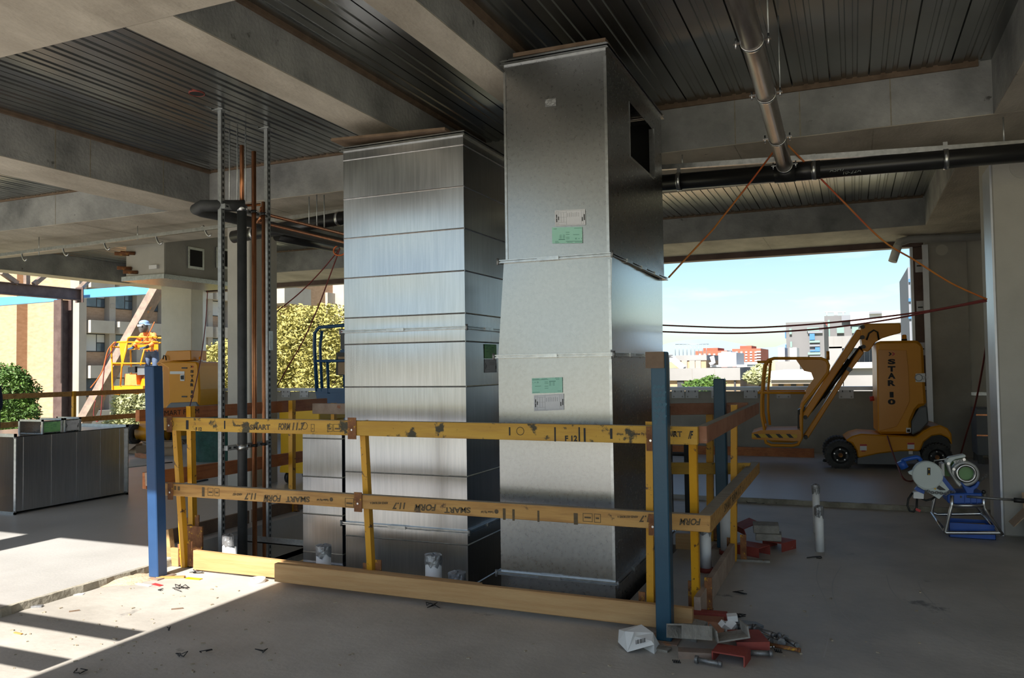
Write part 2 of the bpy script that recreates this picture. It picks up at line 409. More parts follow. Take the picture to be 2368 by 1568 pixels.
M['city_red'] = mat('city_red_brick', (.34, .085, .05), (.38, .105, .065), .2, .85)
M['city_teal'] = mat('city_teal_glass', (.20, .29, .275), rough=.3)
M['city_blue'] = mat('city_blue_panel', (.05, .17, .42), rough=.5)
M['city_beige'] = mat('city_beige', (.55, .45, .35), (.60, .50, .40), .3, .85)
M['city_brick'] = mat('city_tan_brick', (.38, .26, .16), (.43, .30, .19), .5, .85)
M['maroon'] = mat('city_maroon', (.26, .07, .06), rough=.7)
M['bluish_alu'] = mat('aluminium_flashing', (.44, .46, .52), (.50, .52, .58), 4, .4, .6)
M['navy'] = mat('navy_cloth', (.012, .016, .04), rough=.9)
M['hivis'] = mat('hivis_orange', (.85, .30, .09), (.80, .24, .06), 5, .8)
M['denim'] = mat('denim', (.055, .085, .16), (.09, .13, .22), 8, .85)
M['skin'] = mat('skin', (.45, .25, .17), rough=.6)
M['cap'] = mat('cap_blue', (.22, .34, .55), rough=.8)
M['visor'] = mat('welding_mask', (.06, .055, .05), (.10, .09, .085), 6, .45)
M['amber'] = mat('amber_beacon', (.9, .32, .01), rough=.2)
M['soil'] = mat('sandy_dust', (.42, .32, .22), (.52, .41, .30), 9, .95, 0, .5, 40)
M['dark'] = mat('dark_void', (.01, .01, .011), rough=.9)
M['bplate'] = mat('wall_bracket', (.42, .43, .47), (.48, .49, .53), 6, .5, .4)
# ================================================================ STRUCTURE
ZB, ZD, ZU = 3.40, 3.80, 0.05
def struct(name, mb, mt, parent=None, **k):
    return obj(name, mb, mt, parent, kind=None if parent else 'structure', **k)
OX0, OX1, OY0, OY1 = -5.18, -1.36, 4.78, 6.75          # riser shaft opening
STX, STY = -4.91, 9.05                                   # steps up to the finished slab
# --- lower floor (set down) around the shaft
def slab(name, rects, z0, z1, mt):
    mb = MB()
    for x0, y0, x1, y1 in rects: mb.box((x0, y0, z0), (x1, y1, z1))
    return struct(name, mb, mt)
slab('floor', [(STX, -7, 6, OY0), (OX1, OY0, 6, STY), (STX, OY1, OX1, STY)], -.35, 0, M['floor'])
slab('floor_raised', [(-14.4, -7, STX, OY0), (-14.4, OY0, OX0, STY), (OX0, OY1, STX, STY), (-14.4, STY, 6, 14.6)], -.35, ZU, M['floor_up'])
slab('floor_below', [(-14.4, -7, 6, 14.6)], -4.0, -3.8, M['floor'])
# ragged edge of the set-down: a thin strip along each step
random.seed(3)
def ragged(name, a, b, n, nrm, mt, h):
    mb = MB(); a = Vector(a); b = Vector(b); nrm = Vector(nrm); top = []; bot = []; back = []
    for i in range(n + 1):
        p = a.lerp(b, i / n); w = random.uniform(.0, .022)
        top.append(p + nrm * w + Vector((0, 0, h + random.uniform(-.004, .002)))); bot.append(p + nrm * (w + random.uniform(.0, .01)))
        back.append(p - nrm * .02 + Vector((0, 0, h + .0015)))
    k = n + 1
    mb.add(top + bot + back, [(i, i + 1, k + i + 1, k + i) for i in range(n)] + [(2 * k + i, 2 * k + i + 1, i + 1, i) for i in range(n)])
    return struct(name, mb, mt)
ragged('step_edge_west', (STX, -1, 0), (STX, OY0, 0), 90, (1, 0, 0), M['slab_edge'], ZU)
ragged('step_edge_north', (-1.3, STY, 0), (5, STY, 0), 90, (0, -1, 0), M['slab_edge'], ZU)
# shaft side walls below the floor
mb = MB()
mb.box((OX0 - .2, OY0 - .2, -3.8), (OX0, OY1 + .2, -.3)); mb.box((OX0, OY1, -3.8), (OX1, OY1 + .2, -.3)); mb.box((OX1, OY0, -3.8), (OX1 + .2, OY1, -.3))
struct('shaft_walls', mb, M['beam'])
# --- soffit of the floor above: bands across (X) and beams along (Y)
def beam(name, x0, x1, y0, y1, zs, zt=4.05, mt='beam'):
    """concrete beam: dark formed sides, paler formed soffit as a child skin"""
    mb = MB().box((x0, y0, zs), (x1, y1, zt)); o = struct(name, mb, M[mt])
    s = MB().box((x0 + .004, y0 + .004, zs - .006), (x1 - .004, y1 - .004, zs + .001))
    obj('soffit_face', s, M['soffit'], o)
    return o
YB = [(1.47, 3.17), (7.07, 8.75), (12.44, 13.95)]
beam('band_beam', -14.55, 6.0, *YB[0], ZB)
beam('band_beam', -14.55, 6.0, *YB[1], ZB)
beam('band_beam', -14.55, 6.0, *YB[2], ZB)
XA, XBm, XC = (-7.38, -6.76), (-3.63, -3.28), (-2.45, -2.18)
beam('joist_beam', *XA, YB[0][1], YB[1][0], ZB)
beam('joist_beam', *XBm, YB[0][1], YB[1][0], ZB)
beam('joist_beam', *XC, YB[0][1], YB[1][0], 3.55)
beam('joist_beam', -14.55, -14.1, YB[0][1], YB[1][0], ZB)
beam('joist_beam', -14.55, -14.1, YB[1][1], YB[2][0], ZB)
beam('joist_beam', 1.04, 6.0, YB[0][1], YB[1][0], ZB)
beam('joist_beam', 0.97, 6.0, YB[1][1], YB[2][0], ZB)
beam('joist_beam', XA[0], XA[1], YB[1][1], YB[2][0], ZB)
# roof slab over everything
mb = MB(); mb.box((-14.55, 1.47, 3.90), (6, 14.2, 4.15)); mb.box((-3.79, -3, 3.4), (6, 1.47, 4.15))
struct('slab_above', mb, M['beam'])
# --- metal decking: one panel mesh per bay, each panel an object
ceil = thing('ceiling', (0, 5, ZD), kind='structure')
PW = .292
def deck_bay(x0, x1, y0, y1, z):
    prof = [(0, .035), (.004, .035), (.006, 0), (.085, 0), (.092, .010), (.118, .010), (.125, 0), (.168, 0), (.175, .010), (.201, .010), (.208, 0), (.286, 0), (.288, .035), (PW, .035)]
    n = int((x1 - x0) / PW) + 1
    mb = MB(); k = len(prof)
    mb.add([(a, 0, b) for a, b in prof] + [(a, y1 - y0, b) for a, b in prof], [(i, i + 1, k + i + 1, k + i) for i in range(k - 1)])
    first = obj('deck_panel', mb, M['deck'], ceil, center=(0, 0, 0))
    off = ((x1 - x0) - n * PW) / 2 if False else 0
    for i in range(n):
        c = first if i == 0 else first.copy()
        if i: C.objects.link(c)
        c.location = Vector((x0 + off + i * PW, y0, z)) - wpos(ceil)
# timber strips left along the deck edges and formwork joints on beam sides
for (x0, x1, z_) in ((XA[1], XA[1] + .035, ZD), (XBm[1], XBm[1] + .03, 3.70), (XC[1], XC[1] + .03, ZD)):
    struct('trim_9', MB().box((x0, 3.18, z_ - .03), (x1, 7.06, z_ + .03)), M['ply'])
for y0 in (7.05, 12.42): struct('trim_9', MB().box((-14, y0, ZD - .02), (.95, y0 + .02, ZD + .03)), M['ply'])
for y_ in (P(128, 300, 'x', XA[1]).y, P(209, 330, 'x', XA[1]).y, 6.4):
    struct('form_joint', MB().box((XA[1] - .001, y_ - .006, ZB), (XA[1] + .0015, y_ + .006, ZD)), M['slab_edge'])
for x_ in (P(128, 520, 'y', 7.07).x, P(1700, 300, 'y', 7.07).x, P(1850, 280, 'y', 7.07).x, P(2060, 250, 'y', 7.07).x):
    struct('form_joint', MB().box((x_ - .005, 7.0685, ZB), (x_ + .005, 7.071, ZD)), M['slab_edge'])
for x_, y0, y1 in ((-5.3, 1.6, 3.15), (-1.2, 1.6, 3.15), (-6.2, 7.1, 8.7), (-.9, 7.1, 8.7), (.2, 7.1, 8.7), (-9.0, 7.1, 8.7), (-1.2, 12.5, 13.9)):
    struct('form_joint', MB().box((x_ - .004, y0, ZB - .0075), (x_ + .004, y1, ZB - .0055)), M['slab_edge'])
deck_bay(-14.1, XA[0], 3.17, 7.07, ZD)
deck_bay(XA[1], XBm[0], 3.17, 7.07, ZD)
deck_bay(XBm[1], XC[0], 3.17, 7.07, 3.70)
deck_bay(XC[1] + .02, 1.0, 3.17, 7.07, ZD + .02)
deck_bay(-14.1, XA[0], 8.75, 12.44, ZD)
deck_bay(XA[1], 0.95, 8.75, 12.44, ZD)
# small red-rimmed cut-out in the decking (sleeve)
p = P(455, 216, 'z', ZD - .002)
t = thing('ceiling_sleeve', p, 'small round sleeve with red rim cut into left metal decking', 'sleeve')
obj('rim', MB().ring(p + Vector((0, 0, -.006)), p + Vector((0, 0, .03)), .063, .058), M['primer'], t)
obj('hole', MB().cyl(p + Vector((0, 0, -.004)), p + Vector((0, 0, .02)), .057, n=24), M['dark'], t)
# --- columns
def column(name, x0, x1, y0, y1, zt=ZB):
    return struct(name, MB().box((x0, y0, 0), (x1, y1, zt)), M['column'], bevel=.012)
column('column_east', 1.145, 1.95, 8.0, 8.72)
column('column_centre', P(525, 800, 'y', 7.95).x, -6.95, 7.95, P(642, 800, 'x', -6.95).y)
x0_ = P(372, 760, 'y', 13.2).x; x1_ = P(443, 760, 'y', 13.2).x
column('column_northwest', x0_, x1_, 13.2, P(470, 760, 'x', x1_).y)
column('column_southwest', -6.93, -6.50, 1.5, 1.95)
# bright galvanised strip on the left face of the near right column
obj('edge_strip', MB().box((1.130, 8.0, .0), (1.146, 8.4, 3.2)), M['bluish_alu'], None, kind='structure')
# --- north facade: parapet wall, sill, head; east wall panels
YW = 13.95
wn = struct('wall_north', MB().box((-13.6, YW, ZU), (1.05, YW + .2, 1.04)), M['wall'])
struct('trim_1', MB().box((-13.6, YW - .03, 1.06), (1.05, YW + .18, 1.12)), M['bluish_alu'])
struct('trim_2', MB().box((-13.6, YW - .0, 3.30), (1.05, YW + .2, 3.42)), M['dark_steel'])
struct('wall_north_east', MB().box((1.05, YW - .12, ZU), (1.62, YW + .25, ZB)), M['wall'])
struct('wall_east', MB().box((1.62, YW - .05, ZU), (6.0, YW + .25, ZB)), M['column'])
struct('wall_east_side', MB().box((4.6, 3, 0), (4.8, YW, ZB)), M['wall'])
struct('trim_3', MB().box((1.02, YW - .16, ZU), (1.10, YW - .1, 3.3)), M['bluish_alu'])
struct('trim_4', MB().box((.86, YW + .02, 1.0), (.90, YW + .16, 3.35)), M['bluish_alu'])
struct('window_return', MB().box((.90, YW + .06, 1.0), (1.05, YW + .16, 3.35)), M['dark_steel'])
for k_, z_ in enumerate((3.0, 2.35, 1.7)):
    t = thing('wall_bracket', (.99, YW + .05, z_), '%s slotted plate on the window return at right' % ('top', 'middle', 'bottom')[k_], 'bracket', 'bracket plates on the window return')
    obj('plate', MB().box((.93, YW + .045, z_ - .1), (1.04, YW + .06, z_ + .1)), M['bplate'], t)
    obj('slot', MB().box((.95, YW + .042, z_ - .01), (1.02, YW + .045, z_ + .01)), M['slot'], t)
struct('trim_5', MB().box((1.62, YW - .075, .98), (2.6, YW - .05, 1.03)), M['zinc'])
# white window post at the far left opening
struct('trim_6', MB().box((-13.58, 13.75, 1.1), (-13.44, 13.95, 3.35)), M['pvc'])
# bracket plates on the wall below the sill, each its own thing
def plate(px, lab):
    c = P(px, 908, 'y', YW - .012)
    t = thing('wall_bracket', (c.x, YW, .9), lab, 'bracket', 'bracket plates under the window sill')
    obj('plate', MB().box((c.x - .11, YW - .012, .93), (c.x + .11, YW, 1.10)), M['bplate'], t)
    for s in (-1, 1):
        obj('slot', MB().box((c.x + s * .055 - .007, YW - .015, 1.03), (c.x + s * .055 + .007, YW - .012, 1.09)), M['slot'], t)
        obj('bolt', MB().cyl((c.x + s * .075, YW - .02, .955), (c.x + s * .075, YW - .012, .955), .014, n=8), M['bolt'], t)
for px, lab in ((661, 'grey slotted plate under sill, left of the pair beside the blue lift'), (703, 'grey slotted plate under sill, right of the pair beside the blue lift'),
                (1568, 'grey slotted plate under sill just right of the tall duct'), (1600, 'grey slotted plate under sill, second from the tall duct'),
                (1660, 'grey slotted plate under sill half behind the far blue post'), (1736, 'grey slotted plate under sill left of the lift basket rail'),
                (1812, 'grey slotted plate under sill seen through the lift basket'), (1957, 'grey slotted plate under sill between boom and orange tower')):
    plate(px, lab)
# facade guard rails of the terrace behind the photographer (they cast the striped shadow)
struct('trim_7', MB().box((-14, 1.49, 1.72), (-3.82, 1.53, 1.86)), M['timber_p'])
struct('trim_8', MB().box((-14, 1.49, 1.27), (-3.82, 1.53, 1.41)), M['timber_p'])
# --- far left guard rails on the slab edge
for z0, z1, lab in ((1.02, 1.115, 'upper brown timber guard rail along the far left slab edge'), (.50, .60, 'lower brown timber guard rail along the far left slab edge')):
    obj('guard_rail', MB().box((-14.25, 7.4, z0 + .03), (-14.2, 13.3, z1 + .03)), M['timber_m'], None, lab, 'rail', 'far left slab edge guard rails')
# ================================================================ DUCTS
def wallbox(mb, x0, x1, y0, y1, z0, z1): return mb.box((x0, y0, z0), (x1, y1, z1))
def hollow(mb, x0, x1, y0, y1, z0, z1, t=.004, X0=None, X1=None, Y0=None, Y1=None):
    """sheet-metal tube: outer skin (bottom may differ: X0.. at z0, x0.. at z1)"""
    X0 = x0 if X0 is None else X0; X1 = x1 if X1 is None else X1; Y0 = y0 if Y0 is None else Y0; Y1 = y1 if Y1 is None else Y1
    b = [(X0, Y0, z0), (X1, Y0, z0), (X1, Y1, z0), (X0, Y1, z0)]; u = [(x0, y0, z1), (x1, y0, z1), (x1, y1, z1), (x0, y1, z1)]
    mb.add(b + u, [(i, (i + 1) % 4, 4 + (i + 1) % 4, 4 + i) for i in range(4)])
    bi = [(X0 + t, Y0 + t, z0), (X1 - t, Y0 + t, z0), (X1 - t, Y1 - t, z0), (X0 + t, Y1 - t, z0)]; ui = [(x0 + t, y0 + t, z1), (x1 - t, y0 + t, z1), (x1 - t, y1 - t, z1), (x0 + t, y1 - t, z1)]
    mb.add(bi + ui, [(i, 4 + i, 4 + (i + 1) % 4, (i + 1) % 4) for i in range(4)])
    mb.add(b + bi, [(i, 4 + i, 4 + (i + 1) % 4, (i + 1) % 4) for i in range(4)])
    mb.add(u + ui, [(i, (i + 1) % 4, 4 + (i + 1) % 4, 4 + i) for i in range(4)])
    return mb
def pface(mb, a, b, c, d, n, amp, nu=8, nv=8, cell=None):
    """sheet panel a-b-c-d (counter-clockwise), pillowed by amp along n"""
    a, b, c, d, n = map(Vector, (a, b, c, d, n)); vs = []
    for j in range(nv + 1):
        v = j / nv
        for i in range(nu + 1):
            u = i / nu; p_ = a.lerp(b, u).lerp(d.lerp(c, u), v)
            vs.append(p_ + n * (amp * math.sin(math.pi * u) * math.sin(math.pi * v)))
    w = nu + 1
    return mb.add(vs, [(j * w + i, j * w + i + 1, (j + 1) * w + i + 1, (j + 1) * w + i) for j in range(nv) for i in range(nu)], True)
def flange(par, x0, x1, y0, y1, z, w=.024, h=.022, cleats=True):
    """two rolled flanges bolted together with corner lugs and cleats"""
    mb = MB()
    for dz, ww in ((-h / 2, w), (h / 2 - .006, w), (-.003, w * .6)):
        mb.box((x0 - ww, y0 - ww, z + dz), (x1 + ww, y0 + .002, z + dz + .006)); mb.box((x0 - ww, y1 - .002, z + dz), (x1 + ww, y1 + ww, z + dz + .006))
        mb.box((x0 - ww, y0, z + dz), (x0 + .002, y1, z + dz + .006)); mb.box((x1 - .002, y0, z + dz), (x1 + ww, y1, z + dz + .006))
    f = obj('flange', mb, M['galv_trim'], par)
    if cleats:
        xm = x0 + (x1 - x0) * .45
        obj('cleat', MB().box((xm - .075, y0 - w - .006, z - h * .55), (xm + .075, y0 - w + .014, z + h * .55)), M['galv_trim'], f)
        for q in (.25, .5, .75):
            ym = y0 + (y1 - y0) * q
            obj('cleat', MB().box((x1 + w - .014, ym - .07, z - h * .55), (x1 + w + .006, ym + .07, z + h * .55)), M['galv_trim'], f)
        for cx in (x0 - w, x1 + w):
            obj('corner_bolt', MB().cyl((cx, y0 - w, z - h), (cx, y0 - w, z + h), .009, n=8), M['bolt'], f)
    return f
def label_white(par, o, rt, up, w, h):
    """printed test form: white sheet with ruled table"""
    rt = Vector(rt).normalized(); up = Vector(up).normalized(); n = rt.cross(up); o = Vector(o)
    def rect(mb, a, b, c, d, e): return mb.prism([o + rt * a + up * b + n * e, o + rt * c + up * b + n * e, o + rt * c + up * d + n * e, o + rt * a + up * d + n * e], n * .0006)
    s = obj('paper_label', rect(MB(), 0, 0, w, h, 0), M['paper'], par, label='white printed test form')
    mb = MB(); lw = .0012
    for x in (.03, .07, .12, .38, .87, .94): rect(mb, w * x, h * .06, w * x + lw, h * .94, .0007)
    for y in (.06, .94): rect(mb, w * .03, h * y, w * .94, h * y + lw, .0007)
    for y in (.22, .54, .84): rect(mb, w * .12, h * y, w * .38, h * y + lw, .0007)
    for x in (.20, .29): rect(mb, w * x, h * .22, w * x + lw, h * .84, .0007)
    for i in range(7): rect(mb, w * (.42 + .06 * i), h * .55, w * (.42 + .06 * i) + .0025, h * (.80 + .02 * (i % 3)), .0007)
    obj('ruled_lines', mb, M['ink_g'], s)['kind'] = 'stuff'
    mb = MB()
    for x, a, b in ((.045, .25, .48), (.045, .52, .73), (.955, .30, .68), (.105, .38, .60), (.89, .25, .50)): rect(mb, w * x, h * a, w * x + .006, h * b, .0009)
    obj('heading', mb, M['ink'], s)['kind'] = 'stuff'
def label_green(par, o, rt, up, w, h, mt='green_lab', flip=False):
    rt = Vector(rt).normalized(); up = Vector(up).normalized(); n = rt.cross(up); o = Vector(o)
    if flip: o = o + rt * w + up * h; rt = -rt; up = -up
    def rect(mb, a, b, c, d, e): return mb.prism([o + rt * a + up * b + n * e, o + rt * c + up * b + n * e, o + rt * c + up * d + n * e, o + rt * a + up * d + n * e], n * .0006)
    s = obj('green_label', rect(MB(), 0, 0, w, h, 0), M[mt], par, label='green printed duct tag')
    mb = MB()
    rect(mb, w * .57, h * .74, w * .78, h * .78, .0007)
    for a, b, y in ((.01, .24, .93), (.32, .50, .93), (.76, .90, .95), (.01, .54, .87), (.79, .90, .87), (.02, .26, .06), (.84, .95, .09), (.42, .53, .72), (.42, .54, .62), (.42, .54, .44), (.42, .54, .31), (.1, .3, .46)):
        rect(mb, w * a, h * y, w * b, h * (y + .022), .0007)
    for i in range(5):
        rect(mb, w * .57, h * (.48 + .05 * i), w * .64, h * (.495 + .05 * i), .0007); rect(mb, w * .68, h * (.48 + .05 * i), w * .75, h * (.495 + .05 * i), .0007)
    obj('printed_lines', mb, M['ink_gr'], s)['kind'] = 'stuff'
    text('lettering', 'L  A  2B', h * .13, o + rt * w * .02 + up * h * .68 + n * .0007, rt, up, M['ink_gr'], s, .0002)
# ------------------------------------------------ tall duct, right of the pair
RX1 = -1.405; RY0 = 4.90
D = thing('galvanised_duct', (-1.78, 5.7, 0), 'tallest galvanised duct of three joined sections with square opening near top', 'duct')
zt = P(1394, 112, 'y', RY0).z; zf2 = P(1290, 597, 'y', RY0).z; zf3 = P(1290, 822, 'y', RY0).z; zf4 = P(1290, 1336, 'y', RY0).z
xl_t, xl_2, xl_3 = -2.115, -2.145, -2.185
yb_t, yb_3 = 6.50, 6.64
# top section with the square opening in its right side (X+)
oy0, oy1, oz0, oz1 = 5.47, 6.20, 2.975, 3.36
mb = MB(); t = .004
z0, z1 = zf2, zt
mb.box((xl_t + .004, RY0 + .008, z0), (RX1 - .004, RY0 + .012, z1)); pface(mb, (xl_t, RY0, z0), (RX1, RY0, z0), (RX1, RY0, z1), (xl_t, RY0, z1), (0, -1, 0), .005, 14, 18); mb.box((xl_t, yb_t - t, z0), (RX1, yb_t, z1)); mb.box((xl_t, RY0, z0), (xl_t + t, yb_t, z1))
for a, b, c, d in ((RY0, oy0, z0, z1), (oy1, yb_t, z0, z1), (oy0, oy1, z0, oz0), (oy0, oy1, oz1, z1)): mb.box((RX1 - t, a, c), (RX1, b, d))
top = obj('upper_section', mb, M['galv_dull'], D)
mb = MB(); mb.box((RX1 - .03, oy0 - .0, oz0), (RX1 + .003, oy0 + .012, oz1)); mb.box((RX1 - .03, oy1 - .012, oz0), (RX1 + .012, oy1 + .012, oz1)); mb.box((RX1 - .03, oy0, oz0 - .012), (RX1 + .003, oy1, oz0))
obj('opening_lip', mb, M['galv_trim'], top)
mb = MB(); mb.box((xl_t + .03, RY0 + .03, z0 + .1), (xl_t + .05, yb_t - .03, z1 - .05)); mb.box((xl_t + .05, yb_t - .05, z0 + .1), (RX1 - .05, yb_t - .03, z1 - .05))
obj('inner_lining', mb, M['black'], top, label='black insulation lining')
obj('corner_seam', MB().box((RX1 - .014, RY0 - .006, z0), (RX1 + .004, RY0, z1 - .05)), M['galv_trim'], top)
obj('corner_seam', MB().box((xl_t - .004, RY0 - .006, z0), (xl_t + .012, RY0, z1 - .05)), M['galv_trim'], top)
mb = hollow(MB(), xl_2 + .01, RX1 - .08, RY0 + .012, yb_t + .04, zf3, zf2, X0=xl_3 + .01, X1=RX1 - .08, Y0=RY0 + .012, Y1=yb_3)
pface(mb, (xl_3, RY0, zf3), (RX1 - .004, RY0, zf3), (RX1 + .018, RY0, zf2), (xl_2 + .01, RY0, zf2), (0, -1, 0), -.004, 12, 10)
mid = obj('transition_section', mb, M['galv_dull'], D)
obj('transition_side', pface(MB(), (RX1 - .004, RY0, zf3), (RX1 - .055, yb_3, zf3), (RX1 - .025, yb_t + .04, zf2), (RX1 + .018, RY0, zf2), (1, 0, 0), .004, 12, 10), M['galv_sky_side'], D)  # right face tilted and given the paler metal to look sky-lit
obj('corner_seam', MB().box((RX1 - .010, RY0 - .004, zf3 + .03), (RX1 + .008, RY0, zf2 - .03)), M['galv_trim'], mid)
mb = hollow(MB(), xl_3 + .01, RX1 - .02, RY0 + .012, yb_3, zf4, zf3)
pface(mb, (xl_3, RY0, zf4), (RX1, RY0, zf4), (RX1, RY0, zf3), (xl_3, RY0, zf3), (0, -1, 0), .005, 14, 16)
pface(mb, (RX1, RY0, zf4), (RX1, yb_3, zf4), (RX1, yb_3, zf3), (RX1, RY0, zf3), (1, 0, 0), -.006, 14, 16)
low = obj('lower_section', mb, M['galv_dull'], D)
obj('corner_seam', MB().box((RX1 - .014, RY0 - .006, zf4), (RX1 + .004, RY0, zf3 - .03)), M['galv_trim'], low)
obj('base_section', hollow(MB(), xl_3, RX1, RY0, yb_3, -3.0, zf4), M['galv_dull'], D)
flange(D, xl_t, RX1, RY0, yb_t, zt + .01, .022, .03, False)
flange(D, xl_2, RX1, RY0, yb_t + .02, zf2); flange(D, xl_3, RX1, RY0, yb_3, zf3); flange(D, xl_3, RX1, RY0, yb_3, zf4)
obj('top_lid', MB().box((xl_t - .012, RY0 - .012, zt + .026), (RX1 + .012, yb_t + .012, zt + .036)), M['galv_dull'], D)
def onface(px, py): return P(px, py, 'y', RY0 - .007)
a = onface(1284, 523); b = onface(1354, 520); c = onface(1283, 487)
label_white(D, a, b - a, c - a, (b - a).length, (c - a).length)
a = onface(1277, 563); b = onface(1347, 562); c = onface(1278, 526)
label_green(D, a, b - a, (0, 0, 1), (b - a).length, (c - a).length, flip=True)
a = onface(1230.5, 910); b = onface(1301, 908); c = onface(1231, 875)
label_green(D, a, b - a, (0, 0, 1), (b - a).length, (c - a).length)
a = onface(1235, 951); b = onface(1304, 948); c = onface(1233, 914)
label_white(D, a, b - a, (0, 0, 1), (b - a).length, (c - a).length)
a = onface(1261, 248)
obj('tape_patch', MB().box((a.x, RY0 - .0085, a.z), (a.x + .075, RY0 - .0065, a.z + .05)), M['tape'], D, label='small torn silver tape patch')
obj('plywood_cover', MB().obox((-1.745, 5.66, zt + .062), (.64, 1.50, .026), Matrix.Rotation(rad(1.2), 3, 'Z')), M['ply'], None, 'brown ply sheet lying on top of the tallest duct', 'board')
# ------------------------------------------------ left tall duct with horizontal ribs
LY0 = 5.20; LX0, LX1, LYB = -3.620, -2.578, 6.62
def lz(py): return P(800, py, 'y', LY0).z
E_ = thing('galvanised_duct', (-3.1, 5.9, 0), 'wide shiny galvanised duct with evenly spaced horizontal ribs, left of the tallest', 'duct')
ztop = lz(347); zfu = lz(767); zfl = lz(1209)
ribs_u = [lz(q) for q in (371, 461, 552, 644, 736)]; ribs_m = [lz(q) for q in (797, 895, 992, 1090)]; ribs_l = [lz(1238), lz(1330), lz(1425)]
random.seed(17)
def section(name, par, x0, x1, y0, y1, za, zb_, ribs, mt):
    mb = hollow(MB(), x0 + .008, x1 - .008, y0 + .008, y1 - .008, za, zb_); zz = sorted([za] + [q for q in ribs if za < q < zb_] + [zb_])
    for k_ in range(len(zz) - 1):
        am = random.choice((1, -1)) * random.uniform(.0025, .0045) * min(1, (zz[k_ + 1] - zz[k_]) / .3)
        pface(mb, (x0, y0, zz[k_]), (x1, y0, zz[k_]), (x1, y0, zz[k_ + 1]), (x0, y0, zz[k_ + 1]), (0, -1, 0), am, 12, 10)
        pface(mb, (x1, y0, zz[k_]), (x1, y1, zz[k_]), (x1, y1, zz[k_ + 1]), (x1, y0, zz[k_ + 1]), (1, 0, 0), am * .8, 12, 10)
        pface(mb, (x1, y1, zz[k_]), (x0, y1, zz[k_]), (x0, y1, zz[k_ + 1]), (x1, y1, zz[k_ + 1]), (0, 1, 0), am, 4, 4)
        pface(mb, (x0, y1, zz[k_]), (x0, y0, zz[k_]), (x0, y0, zz[k_ + 1]), (x0, y1, zz[k_ + 1]), (-1, 0, 0), am, 4, 4)
    s = obj(name, mb, mt, par)
    for z in ribs:
        mb = MB(); r = .0055
        mb.prism([(x0, y0, z - r), (x0, y0 - r, z), (x0, y0, z + r)], (x1 - x0, 0, 0)); mb.prism([(x1, y0, z - r), (x1 + r, y0, z), (x1, y0, z + r)], (0, y1 - y0, 0))
        obj('rib', mb, M['galv_trim'], s)
    return s
section('upper_section', E_, LX0, LX1, LY0, LYB, zfu, ztop, ribs_u, M['galv'])
section('middle_section', E_, LX0, LX1, LY0, LYB, zfl, zfu, ribs_m, M['galv'])
section('lower_section', E_, LX0, LX1, LY0, LYB, -3.0, zfl, ribs_l, M['galv'])
flange(E_, LX0, LX1, LY0, LYB, zfu); flange(E_, LX0, LX1, LY0, LYB, zfl); flange(E_, LX0, LX1, LY0, LYB, ztop, .022, .03, False)
obj('top_lid', MB().box((LX0 - .01, LY0 - .01, ztop + .014), (LX1 + .01, LYB + .01, ztop + .022)), M['galv'], E_)
p0 = P(1120, 829, 'x', LX1 + .002); p1 = P(1147, 797, 'x', LX1 + .002)
label_green(E_, (LX1 + .005, p0.y, p0.z), (0, 1, 0), (0, 0, 1), p1.y - p0.y, p1.z - p0.z, 'green_lab2')
p2 = P(1122, 862, 'x', LX1 + .002)
label_white(E_, (LX1 + .005, p0.y, p2.z), (0, 1, 0), (0, 0, 1), p1.y - p0.y, p0.z - p2.z - .005)
obj('plywood_cover', MB().obox((-3.20, 5.75, ztop + .053), (.98, 1.25, .020), Matrix.Rotation(rad(2.0), 3, 'Y') @ Matrix.Rotation(rad(1.5), 3, 'Z')), M['ply'], None, 'rusty brown ply sheet lying on top of the ribbed left duct', 'board')
# ------------------------------------------------ low narrow duct on the far left of the shaft
SY0 = 5.32; q0 = P(700, 1012, 'y', SY0); q1 = P(790.5, 1012, 'y', SY0)
S_ = thing('galvanised_duct', ((q0.x + q1.x) / 2, 5.7, 0), 'low narrow ribbed duct standing left of the wide ribbed duct', 'duct')
section('body', S_, q0.x, q1.x, SY0, 6.4, -3.0, P(745, 990, 'y', SY0).z, [P(745, q, 'y', SY0).z for q in (1014, 1103, 1190, 1279)], M['galv'])
flange(S_, q0.x, q1.x, SY0, 6.4, P(745, 1304, 'y', SY0).z, cleats=False)
# ------------------------------------------------ duct lying on the floor at the left
a = P(57, 1191, 'z', ZU); b = P(292, 1142, 'z', ZU)
FX = -8.02; fy0 = a.y * .995; fy1 = P(292, 1100, 'x', FX).y; fz1 = P(57, 1008, 'x', FX).z
G = thing('galvanised_duct', (FX - .5, (fy0 + fy1) / 2, ZU), 'large galvanised duct lying open-ended on the floor at far left', 'duct')
mb = MB(); t = .006; W = 1.15
mb.box((FX - t, fy0, ZU + .02), (FX, fy1, fz1)); mb.box((FX - W, fy0, ZU + .02), (FX - W + t, fy1, fz1))
mb.box((FX - W, fy0, fz1 - t), (FX, fy1, fz1)); mb.box((FX - W, fy0, ZU + .02), (FX, fy1, ZU + .02 + t))
body = obj('body', mb, M['galv'], G)
for q in (.07, .30, .52, .74, .93):
    y = fy0 + (fy1 - fy0) * q
    obj('rib', MB().prism([(FX, y - .004, ZU + .03), (FX + .002, y, ZU + .03), (FX, y + .004, ZU + .03)], (0, 0, fz1 - ZU - .04)), M['galv'], body)
